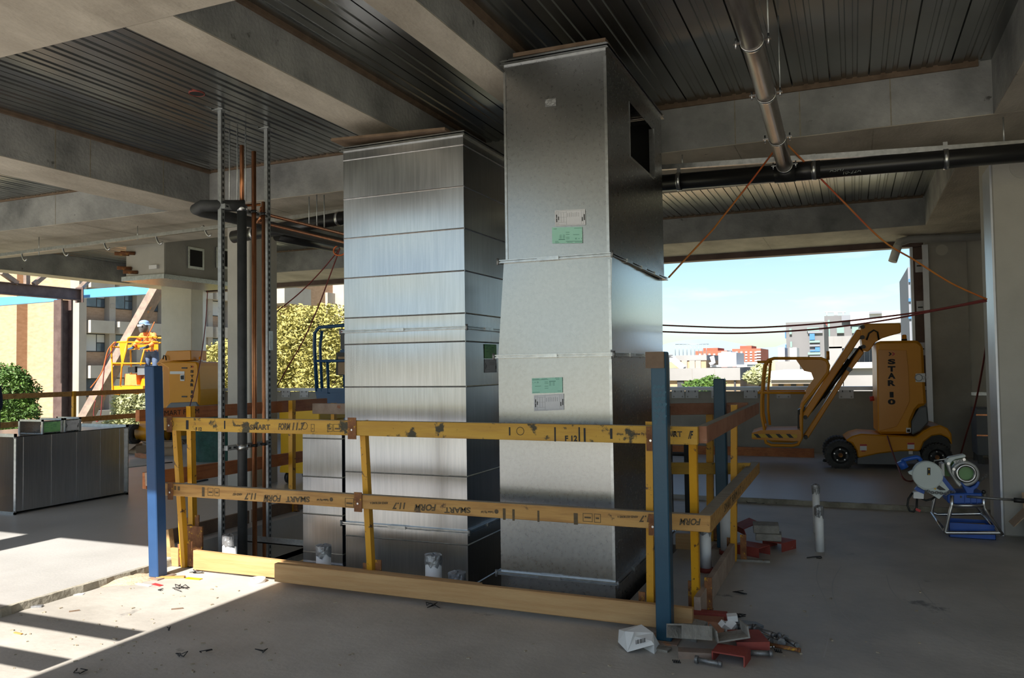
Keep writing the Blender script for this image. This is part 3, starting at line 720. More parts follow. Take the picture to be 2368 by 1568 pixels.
def yflange(y):
    mb = MB(); w = .03
    mb.box((FX - W - w, y - .006, fz1 - .002), (FX + w, y + .006, fz1 + w)); mb.box((FX - W - w, y - .006, ZU), (FX + w, y + .006, ZU + .025))
    mb.box((FX - .002, y - .006, ZU), (FX + w, y + .006, fz1 + w)); mb.box((FX - W - w, y - .006, ZU), (FX - W + .002, y + .006, fz1 + w))
    f = obj('flange', mb, M['galv_trim'], G)
    for z in (ZU + .03, fz1 - .01): obj('corner_bolt', MB().cyl((FX + .012, y - .018, z), (FX + .012, y + .012, z), .009, n=8), M['bolt'], f)
yflange(fy0); yflange(fy1)
# two short duct pieces on top of it
def shortduct(pa, pb, lab, ch):
    p = P(*pa, 'x', FX - .05); q = P(*pb, 'x', FX - .05); z0 = fz1 + .001; z1 = z0 + .135
    T_ = thing('duct_offcut', (p.x - .15, (p.y + q.y) / 2, z0), lab, 'duct')
    mb = MB(); x1 = FX - .05; x0 = x1 - .35; t = .005
    mb.box((x1 - t, p.y, z0), (x1, q.y, z1)); mb.box((x0, p.y, z0), (x0 + t, q.y, z1)); mb.box((x0, p.y, z0), (x1, q.y, z0 + t)); mb.box((x0, p.y, z1 - t), (x1, q.y, z1))
    obj('body', mb, M['galv_dull'], T_)
    for y in (p.y, q.y):
        mb = MB(); mb.box((x0 - .02, y - .006, z1 - .004), (x1 + .02, y + .006, z1 + .018)); mb.box((x1 - .003, y - .006, z0), (x1 + .02, y + .006, z1 + .018)); mb.box((x0 - .02, y - .006, z0), (x0 + .003, y + .006, z1 + .018))
        obj('flange', mb, M['galv_trim'], T_)
    if ch: label_green(T_, (x1 + .001, p.y + (q.y - p.y) * .08, z0 + .012), (0, 1, 0), (0, 0, 1), (q.y - p.y) * .84, .11, 'green_lab2')
    else: label_white(T_, (x1 + .001, p.y + (q.y - p.y) * .06, z0 + .012), (0, 1, 0), (0, 0, 1), (q.y - p.y) * .88, .11)
shortduct((97, 1000), (143, 1000), 'short duct piece with green tag on top of the floor duct', True)
shortduct((149, 998), (184, 996), 'short duct piece with white form on top of the floor duct', False)
# ================================================================ BARRICADE
def plank(name, q, depth, mt, label, cat='rail', group=None, axis='y', val=0.0, topmat=None):
    """q: four pixel corners of the visible face (TL, TR, BR, BL) on plane axis=val, pushed back by depth"""
    pts = [P(x, y, axis, val) for x, y in q]
    dv = Vector((0, depth, 0)) if axis == 'y' else Vector((depth, 0, 0))
    T_ = thing(name, ((pts[3] + pts[2]) / 2) + dv / 2, label, cat, group)
    obj('plank', MB().prism(pts, dv), M[mt], T_, bevel=.003)
    if topmat:
        n = Vector((0, 0, .0012)); obj('weathered_top', MB().prism([pts[0] + dv * .03, pts[1] + dv * .03, pts[1] + dv * .97, pts[0] + dv * .97], n), M[topmat], T_)
    return T_, pts
YR = 4.56
g_r = 'timber rails of the yellow barricade'
rail, pt = plank('timber_rail', [(362, 965), (1613, 987), (1613, 1029.5), (362, 994.6)], .045, 'timber_y', 'yellow stamped top rail along the front of the barricade', group=g_r, val=YR, topmat='timber_top')
def stamp(par, px0, py0, s, hpx, y, flip=False, mt='ink_f', sx=1.0, shear=0.0, offset=None):
    """printed lettering on a front rail; (px0,py0) lower-left as read in the photo"""
    a = P(px0, py0, 'y', y - .001); b = P(px0, py0 - hpx, 'y', y - .001); h = (b - a).length; offset = h * .05
    rt = (P(px0 + 50, py0, 'y', y) - P(px0, py0, 'y', y)); rt.z = rt.z
    if flip: return text('lettering', s, h * 1.35, a, -rt, (0, 0, -1), M[mt], par, .0004, sx, shear, offset)
    return text('lettering', s, h * 1.35, a, rt, (0, 0, 1), M[mt], par, .0004, sx, shear, offset)
stamp(rail, 578, 993.5, 'SMART', 12, YR, sx=1.15, mt='ink_f', offset=-.001)
stamp(rail, 643, 993.5, 'FORM', 15, YR, mt='ink_f', shear=.2, sx=.62)
stamp(rail, 673, 994, '11.7', 17, YR, mt='ink_f', shear=.2, sx=.9)
stamp(rail, 541, 986, 'Timber Pty Ltd', 5, YR, mt='ink_f')
stamp(rail, 1306, 1020, 'F 12', 13, YR, mt='ink')
stamp(rail, 452, 996, 'F 12', 8, YR, mt='ink')
stamp(rail, 1462, 1006, 'Timber Pty Ltd', 6, YR, mt='ink_f', sx=.8)
stamp(rail, 1536, 1009, 'SMART', 12, YR, sx=.55, mt='ink_f')
stamp(rail, 1556, 1010, 'RT', 13, YR, mt='ink_f', sx=1.0)
stamp(rail, 1592, 1014, '/F', 18, YR, mt='ink', sx=.5, shear=.25)
def marks(par, lst, y, mt='ink'):
    for x0, y0, x1, y1 in lst:
        a = P(x0, y1, 'y', y - .0008); b = P(x1, y0, 'y', y - .0008)
        obj('print_mark', MB().box((a.x, y - .0012, a.z), (b.x, y - .0004, b.z)), M[mt], par)
marks(rail, [(518, 973, 521, 992), (1411, 991, 1416, 1015), (1338, 988, 1341, 1021), (1350, 990, 1354, 1022), (1282, 988, 1285, 1021), (430, 972, 436, 993), (1177, 988, 1180, 1007)], YR)
for px, py in ((704, 985), (1203, 997), (396, 980)):   # round marks
    c = P(px, py, 'y', YR - .001)
    obj('print_ring', MB().ring(c, c + Vector((0, .0008, 0)), .026, .022), M['ink_f'], rail)
for x0, x1 in ((757, 769), (771, 790), (719, 727)):
    a = P(x0, 998, 'y', YR - .001); b = P(x1, 981, 'y', YR - .001); w = .003
    mb = MB()
    for r_ in ((a.x, a.z, b.x, a.z + w), (a.x, b.z - w, b.x, b.z), (a.x, a.z, a.x + w, b.z), (b.x - w, a.z, b.x, b.z), (a.x + .012, a.z + .015, b.x - .012, a.z + .025)): mb.box((r_[0], YR - .0012, r_[1]), (r_[2], YR - .0004, r_[3]))
    obj('print_box', mb, M['ink_f'], rail)
rail2, pt = plank('timber_rail', [(376, 1117), (1643, 1193), (1642, 1232), (376, 1145)], .046, 'timber_m', 'brown stamped middle rail along the front with upside-down lettering', group=g_r, val=YR, topmat='timber_top')
for x, y in ((716, 1149), (1088, 1174)):
    stamp(rail2, x, y, 'SMART', 13, YR, True, sx=1.25, mt='ink_f', offset=-.001)
for x, y, sx in ((650, 1146, .92), (1009, 1167, 1.05), (1621, 1200, .9)):
    stamp(rail2, x, y, 'FORM', 15, YR, True, sx=sx, mt='ink_f', shear=.2)
for x, y in ((595, 1141), (940, 1163), (1515, 1193)):
    stamp(rail2, x, y, '11.7', 15, YR, True, mt='ink_f', shear=.2)
for x, y, s in ((560, 1141, 'AS/NZS 4357'), (897, 1161, 'AS/NZS 4357 BOND A'), (1475, 1193, 'AS/NZS 4357 BOND A')): stamp(rail2, x, y, s, 5, YR, True, mt='ink_f', sx=.75)
for x, y in ((760, 1154), (1142, 1182)): 
    stamp(rail2, x, y, 'Timber Pty Ltd', 5, YR, True, mt='ink_f', sx=.8)
    c = P(x + 6, y + 1, 'y', YR - .001); obj('print_dot', MB().cyl(c, c + Vector((0, .0008, 0)), .014, n=14), M['ink_f'], rail2)
marks(rail2, [(467, 1127, 473, 1148), (1327, 1187, 1336, 1213), (1163, 1176, 1169, 1202), (1185, 1178, 1190, 1204), (403, 1124, 407, 1133), (411, 1125, 416, 1134), (1243, 1181, 1247, 1207)], YR, 'ink_f')
for x0, x1, yt, yb in ((480, 493, 1129, 1146), (496, 507, 1130, 1147), (1348, 1370, 1188, 1206), (1374, 1389, 1189, 1208), (798, 818, 1153, 1172)):
    a = P(x0, yb, 'y', YR - .001); b = P(x1, yt, 'y', YR - .001); w = .003; mb = MB()
    for r_ in ((a.x, a.z, b.x, a.z + w), (a.x, b.z - w, b.x, b.z), (a.x, a.z, a.x + w, b.z), (b.x - w, a.z, b.x, b.z), (a.x + .01, a.z + .02, b.x - .01, a.z + .03)): mb.box((r_[0], YR - .0012, r_[1]), (r_[2], YR - .0004, r_[3]))
    obj('print_box', mb, M['ink_f'], rail2)
# toe boards
TB2 = 4.50
plank('toe_board', [(634, 1303), (1601, 1408), (1601, 1462), (634, 1345)], .042, 'timber_p', 'long pine toe board along the front, in shade', 'board', 'pine toe boards', val=TB2)
plank('toe_board', [(446, 1273), (1110, 1351), (1110, 1385), (446, 1317.5)], .04, 'timber_p', 'sunlit pine toe board end at the front left corner', 'board', 'pine toe boards', val=4.66)
plank('toe_board', [(393, 1267), (412, 1269), (412, 1311), (396, 1309)], .03, 'timber_p', 'short pine offcut left of the front corner post', 'board', 'pine toe boards', val=4.72)
plank('toe_board', [(381, 1226), (389, 1224), (396, 1291), (384, 1304)], .05, 'timber_p', 'upright pine offcut leaning beside the left blue post', 'board', 'pine toe boards', val=4.86)
# right side (towards the lift)
XR = -.772
def yplank(name, x, y0, y1, z0, z1, th, mt, label, cat='rail', group=g_r, top=None):
    T_ = thing(name, (x - th / 2, (y0 + y1) / 2, min(z0)), label, cat, group)
    a = [Vector((x, y0, z1[0])), Vector((x, y1, z1[1])), Vector((x, y1, z0[1])), Vector((x, y0, z0[0]))]
    obj('plank', MB().prism(a, (-th, 0, 0)), M[mt], T_, bevel=.003)
    if top: obj('weathered_top', MB().prism([a[0], a[1], a[1] - Vector((th, 0, 0)), a[0] - Vector((th, 0, 0))], (0, 0, .001)), M[top], T_)
    return T_
yplank('timber_rail', XR, 4.61, 7.33, (1.055, 1.065), (1.153, 1.163), .046, 'timber_sr', 'reddish top rail on the right side of the barricade', top='timber_top')
rr = yplank('timber_rail', XR + .005, 4.66, 7.22, (.548, .562), (.642, .656), .075, 'timber_m', 'stamped middle rail on the right side of the barricade', top='timber_top')
text('lettering', 'SMART FORM 11.7', .075, (XR + .006, 5.15, .575), (0, 1, .005), (0, 0, 1), M['ink_f'], rr, .0004, 1.35)
yplank('toe_board', -.862, 4.80, 6.28, (.0, .0), (.135, .145), .04, 'timber_g', 'weathered toe board along the right side of the barricade', 'board', 'pine toe boards')
# back
plank('timber_rail', [(1500, 934), (1729, 931), (1729, 957), (1500, 961)], .045, 'timber_sr', 'rough reddish top rail at the back, right of the tall duct', group=g_r, val=6.9)
plank('timber_rail', [(722, 933), (1000, 934), (1000, 962), (722, 957)], .045, 'timber_g', 'grey weathered top rail at the back, left of the ribbed duct', group=g_r, val=6.92)
plank('timber_rail', [(1500, 1070), (1736, 1071), (1725, 1097), (1500, 1097)], .045, 'timber_y', 'yellow-brown middle rail at the back, right of the tall duct', group=g_r, val=6.9)
plank('toe_board', [(1562, 1234), (1610, 1236), (1610, 1273), (1562, 1270)], .04, 'timber_p', 'pine toe board at the back right behind the blue post', 'board', 'pine toe boards', val=6.6)
# left side
XL = -5.42
def lplank(q, mt, label, name='timber_rail', cat='rail', group=g_r):
    pts = [P(x, y, 'x', XL) for x, y in q]; T_ = thing(name, (pts[2] + pts[3]) / 2, label, cat, group)
    obj('plank', MB().prism(pts, (-.045, 0, 0)), M[mt], T_, bevel=.003); return T_
lr = lplank([(322, 948), (757, 921), (757, 947), (322, 975)], 'timber_r', 'orange-brown top rail on the left side of the barricade')
pa = P(372, 962, 'x', XL + .001); text('lettering', 'SMART FORM', .06, pa, (0, 1, -.005), (0, 0, 1), M['ink'], lr, .0004, 1.2)
lplank([(338, 1093), (704, 1043), (704, 1068), (338, 1131)], 'timber_r', 'orange-brown middle rail on the left side of the barricade')
plank('toe_board', [(334, 1093), (352, 1091), (352, 1122), (336, 1124)], .05, 'timber_g', 'pale offcut end behind the left blue post', 'board', 'pine toe boards', val=4.95)
for y0, y1, lab in ((5.05, 6.1, 'dark toe board at the left edge of the shaft, near half'), (6.15, 7.3, 'dark toe board at the left edge of the shaft, far half')):
    yplank('toe_board', -5.34, y0, y1, (.05, .05), (.17, .17), .03, 'timber_d', lab, 'board', 'pine toe boards')
# ---------------- yellow posts
g_p = 'yellow barricade posts'
def ypost(base, top, label, foot=True, brk=(), w=.042, face='y'):
    base = Vector(base); top = Vector(top)
    T_ = thing('barricade_post', base, label, 'post', g_p)
    d = (top - base).normalized(); t = .007
    mb = MB()
    if face == 'y':
        mb.bar(base + Vector((0, 0, 0)), top, w, t, up=(0, 1, 0)); mb.bar(base + Vector((w / 2 - t / 2, w / 2, 0)), top + Vector((w / 2 - t / 2, w / 2, 0)), t, w, up=(0, 1, 0))
    else:
        mb.bar(base, top, t, w, up=(0, 1, 0)); mb.bar(base + Vector((-w / 2, -w / 2, 0)), top + Vector((-w / 2, -w / 2, 0)), w, t, up=(0, 1, 0))
    obj('angle_upright', mb, M['yellow'], T_)
    if foot:
        obj('base_clamp', MB().box((base.x + .03, base.y + .012, base.z), (base.x + .075, base.y + .022, base.z + .20)).box((base.x - .07, base.y + .012, base.z), (base.x - .03, base.y + .022, base.z + .17)).box((base.x - .07, base.y + .012, base.z), (base.x + .075, base.y + .05, base.z + .008)), M['rust'], T_)
    for (c, sz) in brk:
        b_ = obj('rail_bracket', MB().obox(c, sz), M['rust'], T_)
        obj('screw', MB().cyl(Vector(c) + Vector((0, -sz[1] / 2 - .004, -.01)), Vector(c) + Vector((0, -sz[1] / 2, -.01)), .007, n=8), M['chrome'], b_)
    return T_
def fb(px, py, z): q = P(px, py, 'y', YR); return (q.x, YR - .005, z)
ypost((-4.775, 4.72, 0), P(402, 972, 'y', 4.66), 'yellow corner post at the front left, beside the left blue post', brk=[(fb(393, 980, 1.11), (.052, .006, .12)), (fb(395, 1131, .61), (.05, .006, .13))])
bq = P(857, 1328, 'y', 4.70)
ypost((bq.x, 4.70, .0), P(837, 972, 'y', 4.63), 'yellow middle post at the front, before the ribbed duct', brk=[(fb(815, 992, 1.105), (.065, .006, .145)), (fb(829, 1160, .615), (.06, .006, .13))])
bq = P(1503, 1400, 'y', 4.66)
ypost((bq.x, 4.66, 0), P(1501, 975, 'y', 4.64), 'rusty yellow post hidden mostly behind the right blue post', brk=[(fb(1505, 1010, 1.08), (.05, .006, .14)), (fb(1510, 1208, .59), (.05, .006, .12))])
ypost((-.905, 5.0, 0), P(1610, 990, 'y', 4.72), 'yellow post at the right front corner, behind the rail end', face='x')
ypost((-.862, 6.34, 0), P(1704, 936, 'y', 6.34), 'yellow post in the middle of the right side', face='x')
bq = P(1640, 1160, 'y', 6.98)
ypost((bq.x, 6.98, 0), P(1640, 934, 'y', 6.98), 'rusty yellow post at the back, left of the far blue post', w=.055)
bq = P(770, 1000, 'y', 6.98)
ypost((bq.x, 6.98, .05), P(769, 932, 'y', 6.98), 'rusty post at the back left holding the grey rail')
q1 = P(442, 1130, 'x', -5.36); q2 = P(672, 1090, 'x', -5.36)
ypost((-5.36, q1.y, ZU), (-5.36, P(436, 943, 'x', -5.36).y, 1.2), 'yellow post on the left side nearest the corner', w=.05)
ypost((-5.36, q2.y, ZU), (-5.36, P(672, 926, 'x', -5.36).y, 1.19), 'yellow post on the left side by the yellow toolbox', w=.05)
obj('barricade_post', MB().box((-14.22, P(170, 930, 'x', -14.2).y - .03, ZU), (-14.16, P(170, 930, 'x', -14.2).y + .03, 1.15)), M['yellow'], None, 'yellow post of the far left slab edge guard rail', 'post', g_p)
obj('rusty_plate', MB().box((P(430, 1270, 'y', 4.98).x, 4.98, .0), (P(467, 1270, 'y', 4.98).x, 4.995, P(450, 1217, 'y', 4.98).z)), M['rust'], None, 'rusty yellow square plate behind the front left corner post', 'plate')
# ---------------- blue posts
def bpost(x, y, z1, label, mt, w=.088, lean=(0, 0)):
    T_ = thing('blue_post', (x, y, 0), label, 'post', 'blue steel posts')
    h = w / 2
    mb = MB(); mb.prism([(x - h, y - h, .006), (x + h, y - h, .006), (x + h, y + h, .006), (x - h, y + h, .006)], (lean[0], lean[1], z1 - .006))
    obj('shaft', mb, M[mt], T_, bevel=.006)
    obj('base_plate', MB().box((x - w * .95, y - w * .95, 0), (x + w * .95, y + w * .95, .008)), M['rust_steel'], T_)
    return T_
bpost(-4.735, 4.44, 1.548, 'royal blue square post at the front left, partly sunlit', 'blue', .092, (-.05, 0))
b2 = bpost(-.985, 4.40, 1.575, 'teal blue post at the front right with white paint flecks', 'blue_r', .084, (.0, 0))
obj('top_bracket', MB().box((-1.052, 4.345, 1.485), (-.95, 4.362, 1.575)), M['timber_d'], b2, label='dark angle plate at post top')
mb = MB(); random.seed(5)                                 # pale scuffed pattern near the top of the post
for r_ in range(7):
    for c_ in range(3):
        if random.random() < .85:
            cx = -1.006 + c_ * .022 + (r_ % 2) * .008; cz = 1.19 + r_ * .032
            mb.obox((cx, 4.3575, cz), (.019 * random.uniform(.7, 1.1), .0008, .022 * random.uniform(.7, 1.1)), Matrix.Rotation(rad(35), 3, 'Y'))
obj('scuff_marks', mb, mat('scuff_paint', (.035, .105, .155), rough=.6), b2)
bpost(-1.02, 6.76, P(1673, 876, 'y', 6.76).z, 'dark teal blue post at the back right of the barricade', 'blue_r', .09)
# ================================================================ SERVICES
def slotted(x, y, z0, z1, label):
    T_ = thing('strut_channel', (x, y, z0), label, 'channel', 'upright slotted channels')
    w = .041; t = .003
    mb = MB(); mb.box((x - w / 2, y - w / 2, z0), (x + w / 2, y - w / 2 + t, z1)); mb.box((x - w / 2, y + w / 2 - t, z0), (x + w / 2, y + w / 2, z1)); mb.box((x + w / 2 - t, y - w / 2, z0), (x + w / 2, y + w / 2, z1))
    ch = obj('channel', mb, M['strut'], T_)
    mb = MB(); z = z0 + .03
    while z < z1 - .03: mb.box((x + w / 2 - .001, y - .008, z), (x + w / 2 + .0012, y + .008, z + .028)); z += .052
    obj('slots', mb, M['slot'], T_)['kind'] = 'stuff'
    obj('top_foot', MB().box((x - .06, y - .05, z1 - .006), (x + .06, y + .05, z1)), M['zinc'], T_)
    return T_
XS = -5.07
s1 = slotted(XS, P(512, 700, 'x', XS).y, -.6, ZD, 'left one of two tall slotted channels beside the riser pipes')
s2 = slotted(XS, P(619, 700, 'x', XS).y, -.6, ZD, 'right one of two tall slotted channels beside the riser pipes')
obj('splice_plate', MB().box((XS + .022, P(621, 790, 'x', XS).y - .025, P(621, 810, 'x', XS).z), (XS + .028, P(621, 790, 'x', XS).y + .03, P(621, 766, 'x', XS).z)), M['galv_trim'], s2)
def crossarm(pa, pb, label, flipz=0):
    a = P(*pa, 'x', XS + .045); b = P(*pb, 'x', XS + .045); z = (a.z + b.z) / 2
    T_ = thing('cross_bracket', (a.x, (a.y + b.y) / 2, z), label, 'bracket', 'channel cross brackets')
    obj('channel', MB().bar((a.x, a.y, z), (b.x, b.y, z), .041, .041), M['strut'], T_)
    mb = MB(); n = 10
    for i in range(n):
        y = a.y + (b.y - a.y) * (i + .5) / n; mb.box((a.x + .0205, y - .014, z - .007), (a.x + .0215, y + .014, z + .007))
    obj('slots', mb, M['slot'], T_)['kind'] = 'stuff'
    return T_, z
ca, zc1 = crossarm((516, 478), (617, 500), 'upper cross bracket clamping the riser pipes')
cb, zc2 = crossarm((522, 1040), (624, 1020), 'lower cross bracket clamping the riser pipes')
XPp = XS + .11
yI = P(560, 800, 'x', XPp).y; yC1 = P(588, 800, 'x', XPp).y; yC2 = P(610, 800, 'x', XPp).y
T_ = thing('insulated_pipe', (XPp, yI, -.6), 'thick black insulated riser pipe between the slotted channels', 'pipe')
zi = P(556, 480, 'x', XPp).z
obj('insulation', MB().cyl((XPp, yI, -.6), (XPp, yI, zi), .041, n=20), M['insul'], T_)
obj('pipe_clamp', MB().ring((XPp, yI, zi - .03), (XPp, yI, zi + .02), .047, .038), M['galv_trim'], T_)
obj('pipe_clamp', MB().ring((XPp, yI, zc2 - .025), (XPp, yI, zc2 + .025), .047, .040), M['galv_trim'], T_)
obj('copper_core', MB().cyl((XPp, yI, zi), (XPp, yI, P(558, 336, 'x', XPp).z), .019, n=14), M['copper'], T_)
for y, r, pyt, px, lab in ((yC1, .021, 349, 583, 'taller copper riser pipe right of the black insulated pipe'), (yC2, .0165, 466, 605, 'shorter thin copper riser pipe nearest the right channel')):
    T_ = thing('copper_pipe', (XPp, y, -.6), lab, 'pipe', 'copper riser pipes')
    zt_ = P(px, pyt, 'x', XPp).z
    obj('pipe', MB().cyl((XPp, y, -.6), (XPp, y, zt_), r, n=16), M['copper'], T_)
    for zz in (zc1, zc2): obj('pipe_clamp', MB().ring((XPp, y, zz - .012), (XPp, y, zz + .012), r + .007, r), M['black'], T_)
    obj('clamp_screw', MB().cyl((XPp + r, y, zc1), (XPp + r + .02, y, zc1), .006, n=8), M['chrome'], T_)
# horizontal branches below the ceiling
zh = 2.93
ins = MB(); ya = P(450, 490, 'z', zh).y
ins.tube([(XPp + .02, yI + .02, zh + .04), (XPp - .25, ya - .1, zh + .02), (XPp - .33, ya - .08, zh), (XPp - .36, ya + .02, zh), (XPp - .34, ya + .2, zh), (XPp - .30, 7.6, zh)], .052, 14)
obj('insulated_pipe', ins, M['insul'], None, 'black insulated branch pipe turning back under the beam', 'pipe')
for dx, dz, r, lab, zq in ((-.12, .05, .016, 'upper copper branch pipe running back under the beam', 0), (-.16, -.03, .016, 'lower copper branch pipe running back under the beam', 0)):
    obj('copper_pipe', MB().tube([(XPp - .02, yC2 - .0, zh + dz + .02), (XPp + dx, yC2 + .1, zh + dz), (XPp + dx, 7.7, zh + dz)], r, 10), M['copper'], None, lab, 'pipe', 'copper branch pipes')
obj('copper_pipe', MB().tube([P(497, 480, 'x', XPp - .16), P(602, 473, 'x', XPp)], .012, 10), M['copper_b'], None, 'bright new copper link pipe between the riser tops', 'pipe', 'copper branch pipes')
pa = P(640, 545, 'y', 7.35); pb = P(778, 572, 'y', 8.3)
obj('waste_pipe', MB().cyl(pa, pb, .062, n=18), M['blackpipe'], None, 'short black waste pipe behind the riser under the beam', 'pipe')
a = P(540, 548, 'y', 7.22); b = P(800, 503, 'y', 7.22)
T_ = thing('waste_pipe', (a + b) / 2, 'black waste pipe hung along the beam left of the ducts', 'pipe')
obj('pipe', MB().cyl(a, b, .072, n=20), M['blackpipe'], T_)
for px in (590, 785):
    c = a.lerp(b, (px - 540) / 260); obj('hanger', MB().ring(c - Vector((.016, 0, 0)), c + Vector((.016, 0, 0)), .078, .071), M['galv_trim'], T_)
# threaded rods
def rods(lst, zt_, ax, v, lab):
    for i, (px, py0, py1) in enumerate(lst):
        c = P(px, py1, ax, v); z1 = zt_ if zt_ else P(px, py0, ax, v).z
        obj('threaded_rod', MB().cyl(c, (c.x, c.y, z1), .006, n=8), M['zinc'], None, lab[i], 'rod', 'threaded hanger rods')
rods([(531, 303, 470), (549, 300, 465), (568, 296, 465)], None, 'y', 5.95, ['left of three threaded rods beside the copper risers', 'middle of three threaded rods beside the copper risers', 'right of three threaded rods beside the copper risers'])
rods([(715, 455, 522), (733, 450, 525), (750, 451, 527)], None, 'y', 7.0, ['left of three short rods above the branch pipes', 'middle of three short rods above the branch pipes', 'right of three short rods above the branch pipes'])
# channel runs under the band beam
def hchannel(pa, pb, y, label):
    a = P(*pa, 'y', y); b = P(*pb, 'y', y); d = (b - a)
    T_ = thing('support_channel', (a + b) / 2, label, 'channel', 'horizontal support channels')
    mb = MB(); o = Vector((0, .0205, 0)); u = Vector((0, 0, .0205))
    mb.bar(a - o, b - o, .003, .041); mb.bar(a + o, b + o, .003, .041); mb.bar(a + u, b + u, .041, .003); mb.bar(a - u - o * .6, b - u - o * .6, .012, .003); mb.bar(a - u + o * .6, b - u + o * .6, .012, .003)
    obj('channel', mb, M['galv_trim'], T_); return T_, a, b
cl, ca_, cb_ = hchannel((-300, 629), (800, 487), 7.6, 'bare galvanised channel under the beam at upper left')
cr_, cc_, cd_ = hchannel((1450, 393), (2700, 309), 7.2, 'galvanised channel under the beam at upper right')
rods([(90, 530, 590), (318, 510, 556)], ZB, 'y', 7.6, ['threaded rod holding the left channel near the picture edge', 'threaded rod holding the left channel further right'])
rods([(1578, 345, 383), (1802, 300, 368), (2322, 290, 333)], ZB, 'y', 7.2, ['threaded rod holding the right channel beside the tall duct', 'threaded rod holding the right channel near the steel pipe', 'threaded rod holding the right channel before the right column'])
for i, (px, py, w_) in enumerate(((60, 600, 'nearest the left picture edge'), (155, 588, 'second from the left picture edge'), (250, 574, 'third from the left picture edge'), (370, 560, 'fourth from the left picture edge'), (482, 541, 'nearest the left slotted channel'))):
    a = P(px - 14, py - 16, 'y', 7.6); s_ = .0042
    pts = [a + Vector((dx * s_ * 1.0, 0, dz * s_)) for dx, dz in ((-4, -4), (-2, 2), (4, 3), (8, -4), (12, -14), (18, -24), (25, -29), (31, -28), (34, -22))]
    obj('pipe_hanger', MB().tube(pts, .011, 6), M['galv_trim'], None, 'empty curled pipe hanger under the left channel, ' + w_, 'hanger', 'empty curled pipe hangers')
# black waste pipe upper right
a = P(1480, 428, 'y', 7.2); b = P(2700, 325, 'y', 7.2)
W_ = thing('waste_pipe', (a + b) / 2, 'long black waste pipe hung below the beam at upper right', 'pipe')
obj('pipe', MB().cyl(a, b, .074, n=24), M['blackpipe'], W_)
def onpipe(px): 
    t_ = (px - 1480) / 1220.0; lo, hi = 0, 1
    for _ in range(40):
        md = (lo + hi) / 2; q = a.lerp(b, md); v_ = q - Vector((0, 0, EYE)); x_ = 1184 + FPX * v_.dot(RIGHT) / v_.dot(FWD)
        if x_ < px: lo = md
        else: hi = md
    return a.lerp(b, lo)
for px in (1570, 1882, 2187):
    c = onpipe(px); h_ = obj('hanger', MB().ring(c - Vector((.018, 0, 0)), c + Vector((.018, 0, 0)), .082, .073), M['galv_trim'], W_)
    obj('hanger_neck', MB().box((c.x - .016, c.y - .004, c.z + .078), (c.x + .016, c.y + .004, c.z + .14)), M['galv_trim'], h_)
c = onpipe(1815)
obj('tee_collar', MB().cyl(c - Vector((.085, 0, 0)), c + Vector((.085, 0, 0)), .083, n=24), M['blackpipe'], W_)
c = onpipe(1862); obj('pipe_sleeve', MB().cyl(c - Vector((.12, 0, 0)), c + Vector((.12, 0, 0)), .079, n=24), M['blackpipe'], W_)
c = onpipe(1918); text('handwriting', 'ASH7', .05, c + Vector((0, -.0755, -.045)), (1, 0, .02), (0, .35, 1), M['saw_white'], W_, .0004, 1.0, .2, -.0012)
c = onpipe(1940); text('handwriting', '10-22A', .045, c + Vector((.02, -.066, -.072)), (1, 0, .06), (0, .35, 1), M['saw_white'], W_, .0004, 1.1, .2, -.0012)
# dull steel pipe running towards the camera
T_ = thing('steel_pipe', (-.48, 5.2, 3.18), 'dull brown steel pipe slung along the ceiling towards the black pipe', 'pipe')
e0 = P(1815, 386, 'y', 7.12); e1 = P(1745, 118, 'x', e0.x + .005); dd = (e1 - e0).normalized()
obj('pipe', MB().cyl(e0, e0 + dd * 5.2, .061, n=26), M['stainless'], T_)
obj('coupling', MB().cyl(e0 + Vector((0, .02, -.04)), e0 + Vector((0, .02, .03)), .04, n=18), M['stainless'], T_)
for px, py, ro in ((1737, 108, 1), (1770, 235, 1), (1797, 318, 0), (1814, 384, 0)):
    c0 = P(px, py, 'x', e0.x); tt = (c0 - e0).dot(dd); c = e0 + dd * tt
    h_ = obj('clamp', MB().ring(c - dd * .014, c + dd * .014, .068, .060), M['chrome'], T_)
    for sx_ in (-1, 1):
        obj('clamp_ear', MB().box((c.x + sx_ * .066, c.y - .012, c.z - .004), (c.x + sx_ * .105, c.y + .012, c.z + .004)).cyl((c.x + sx_ * .09, c.y, c.z - .03), (c.x + sx_ * .09, c.y, c.z + .03), .006, n=8), M['chrome'], h_)
    if ro: obj('hanger_rod', MB().cyl((c.x + .09, c.y, c.z), (c.x + .09, c.y, ZD), .005, n=8), M['zinc'], T_)
# grey vent pipe at far right, above the opening
T_ = thing('vent_pipe', P(2140, 555, 'y', 13.4), 'pale grey pipe with open end above the far right opening', 'pipe')
a = P(2300, 546, 'y', 13.4); b = P(2105, 553, 'y', 13.4); c = P(2079, 560, 'y', 13.3); d = P(2064, 605, 'y', 13.25)
obj('pipe', MB().tube([a, b, b.lerp(c, .6), c, c.lerp(d, .15), d], .058, 16), M['pvc_grey'], T_)
obj('open_end', MB().cyl(c.lerp(d, .2), d, .062, n=18), M['pvc'], T_)
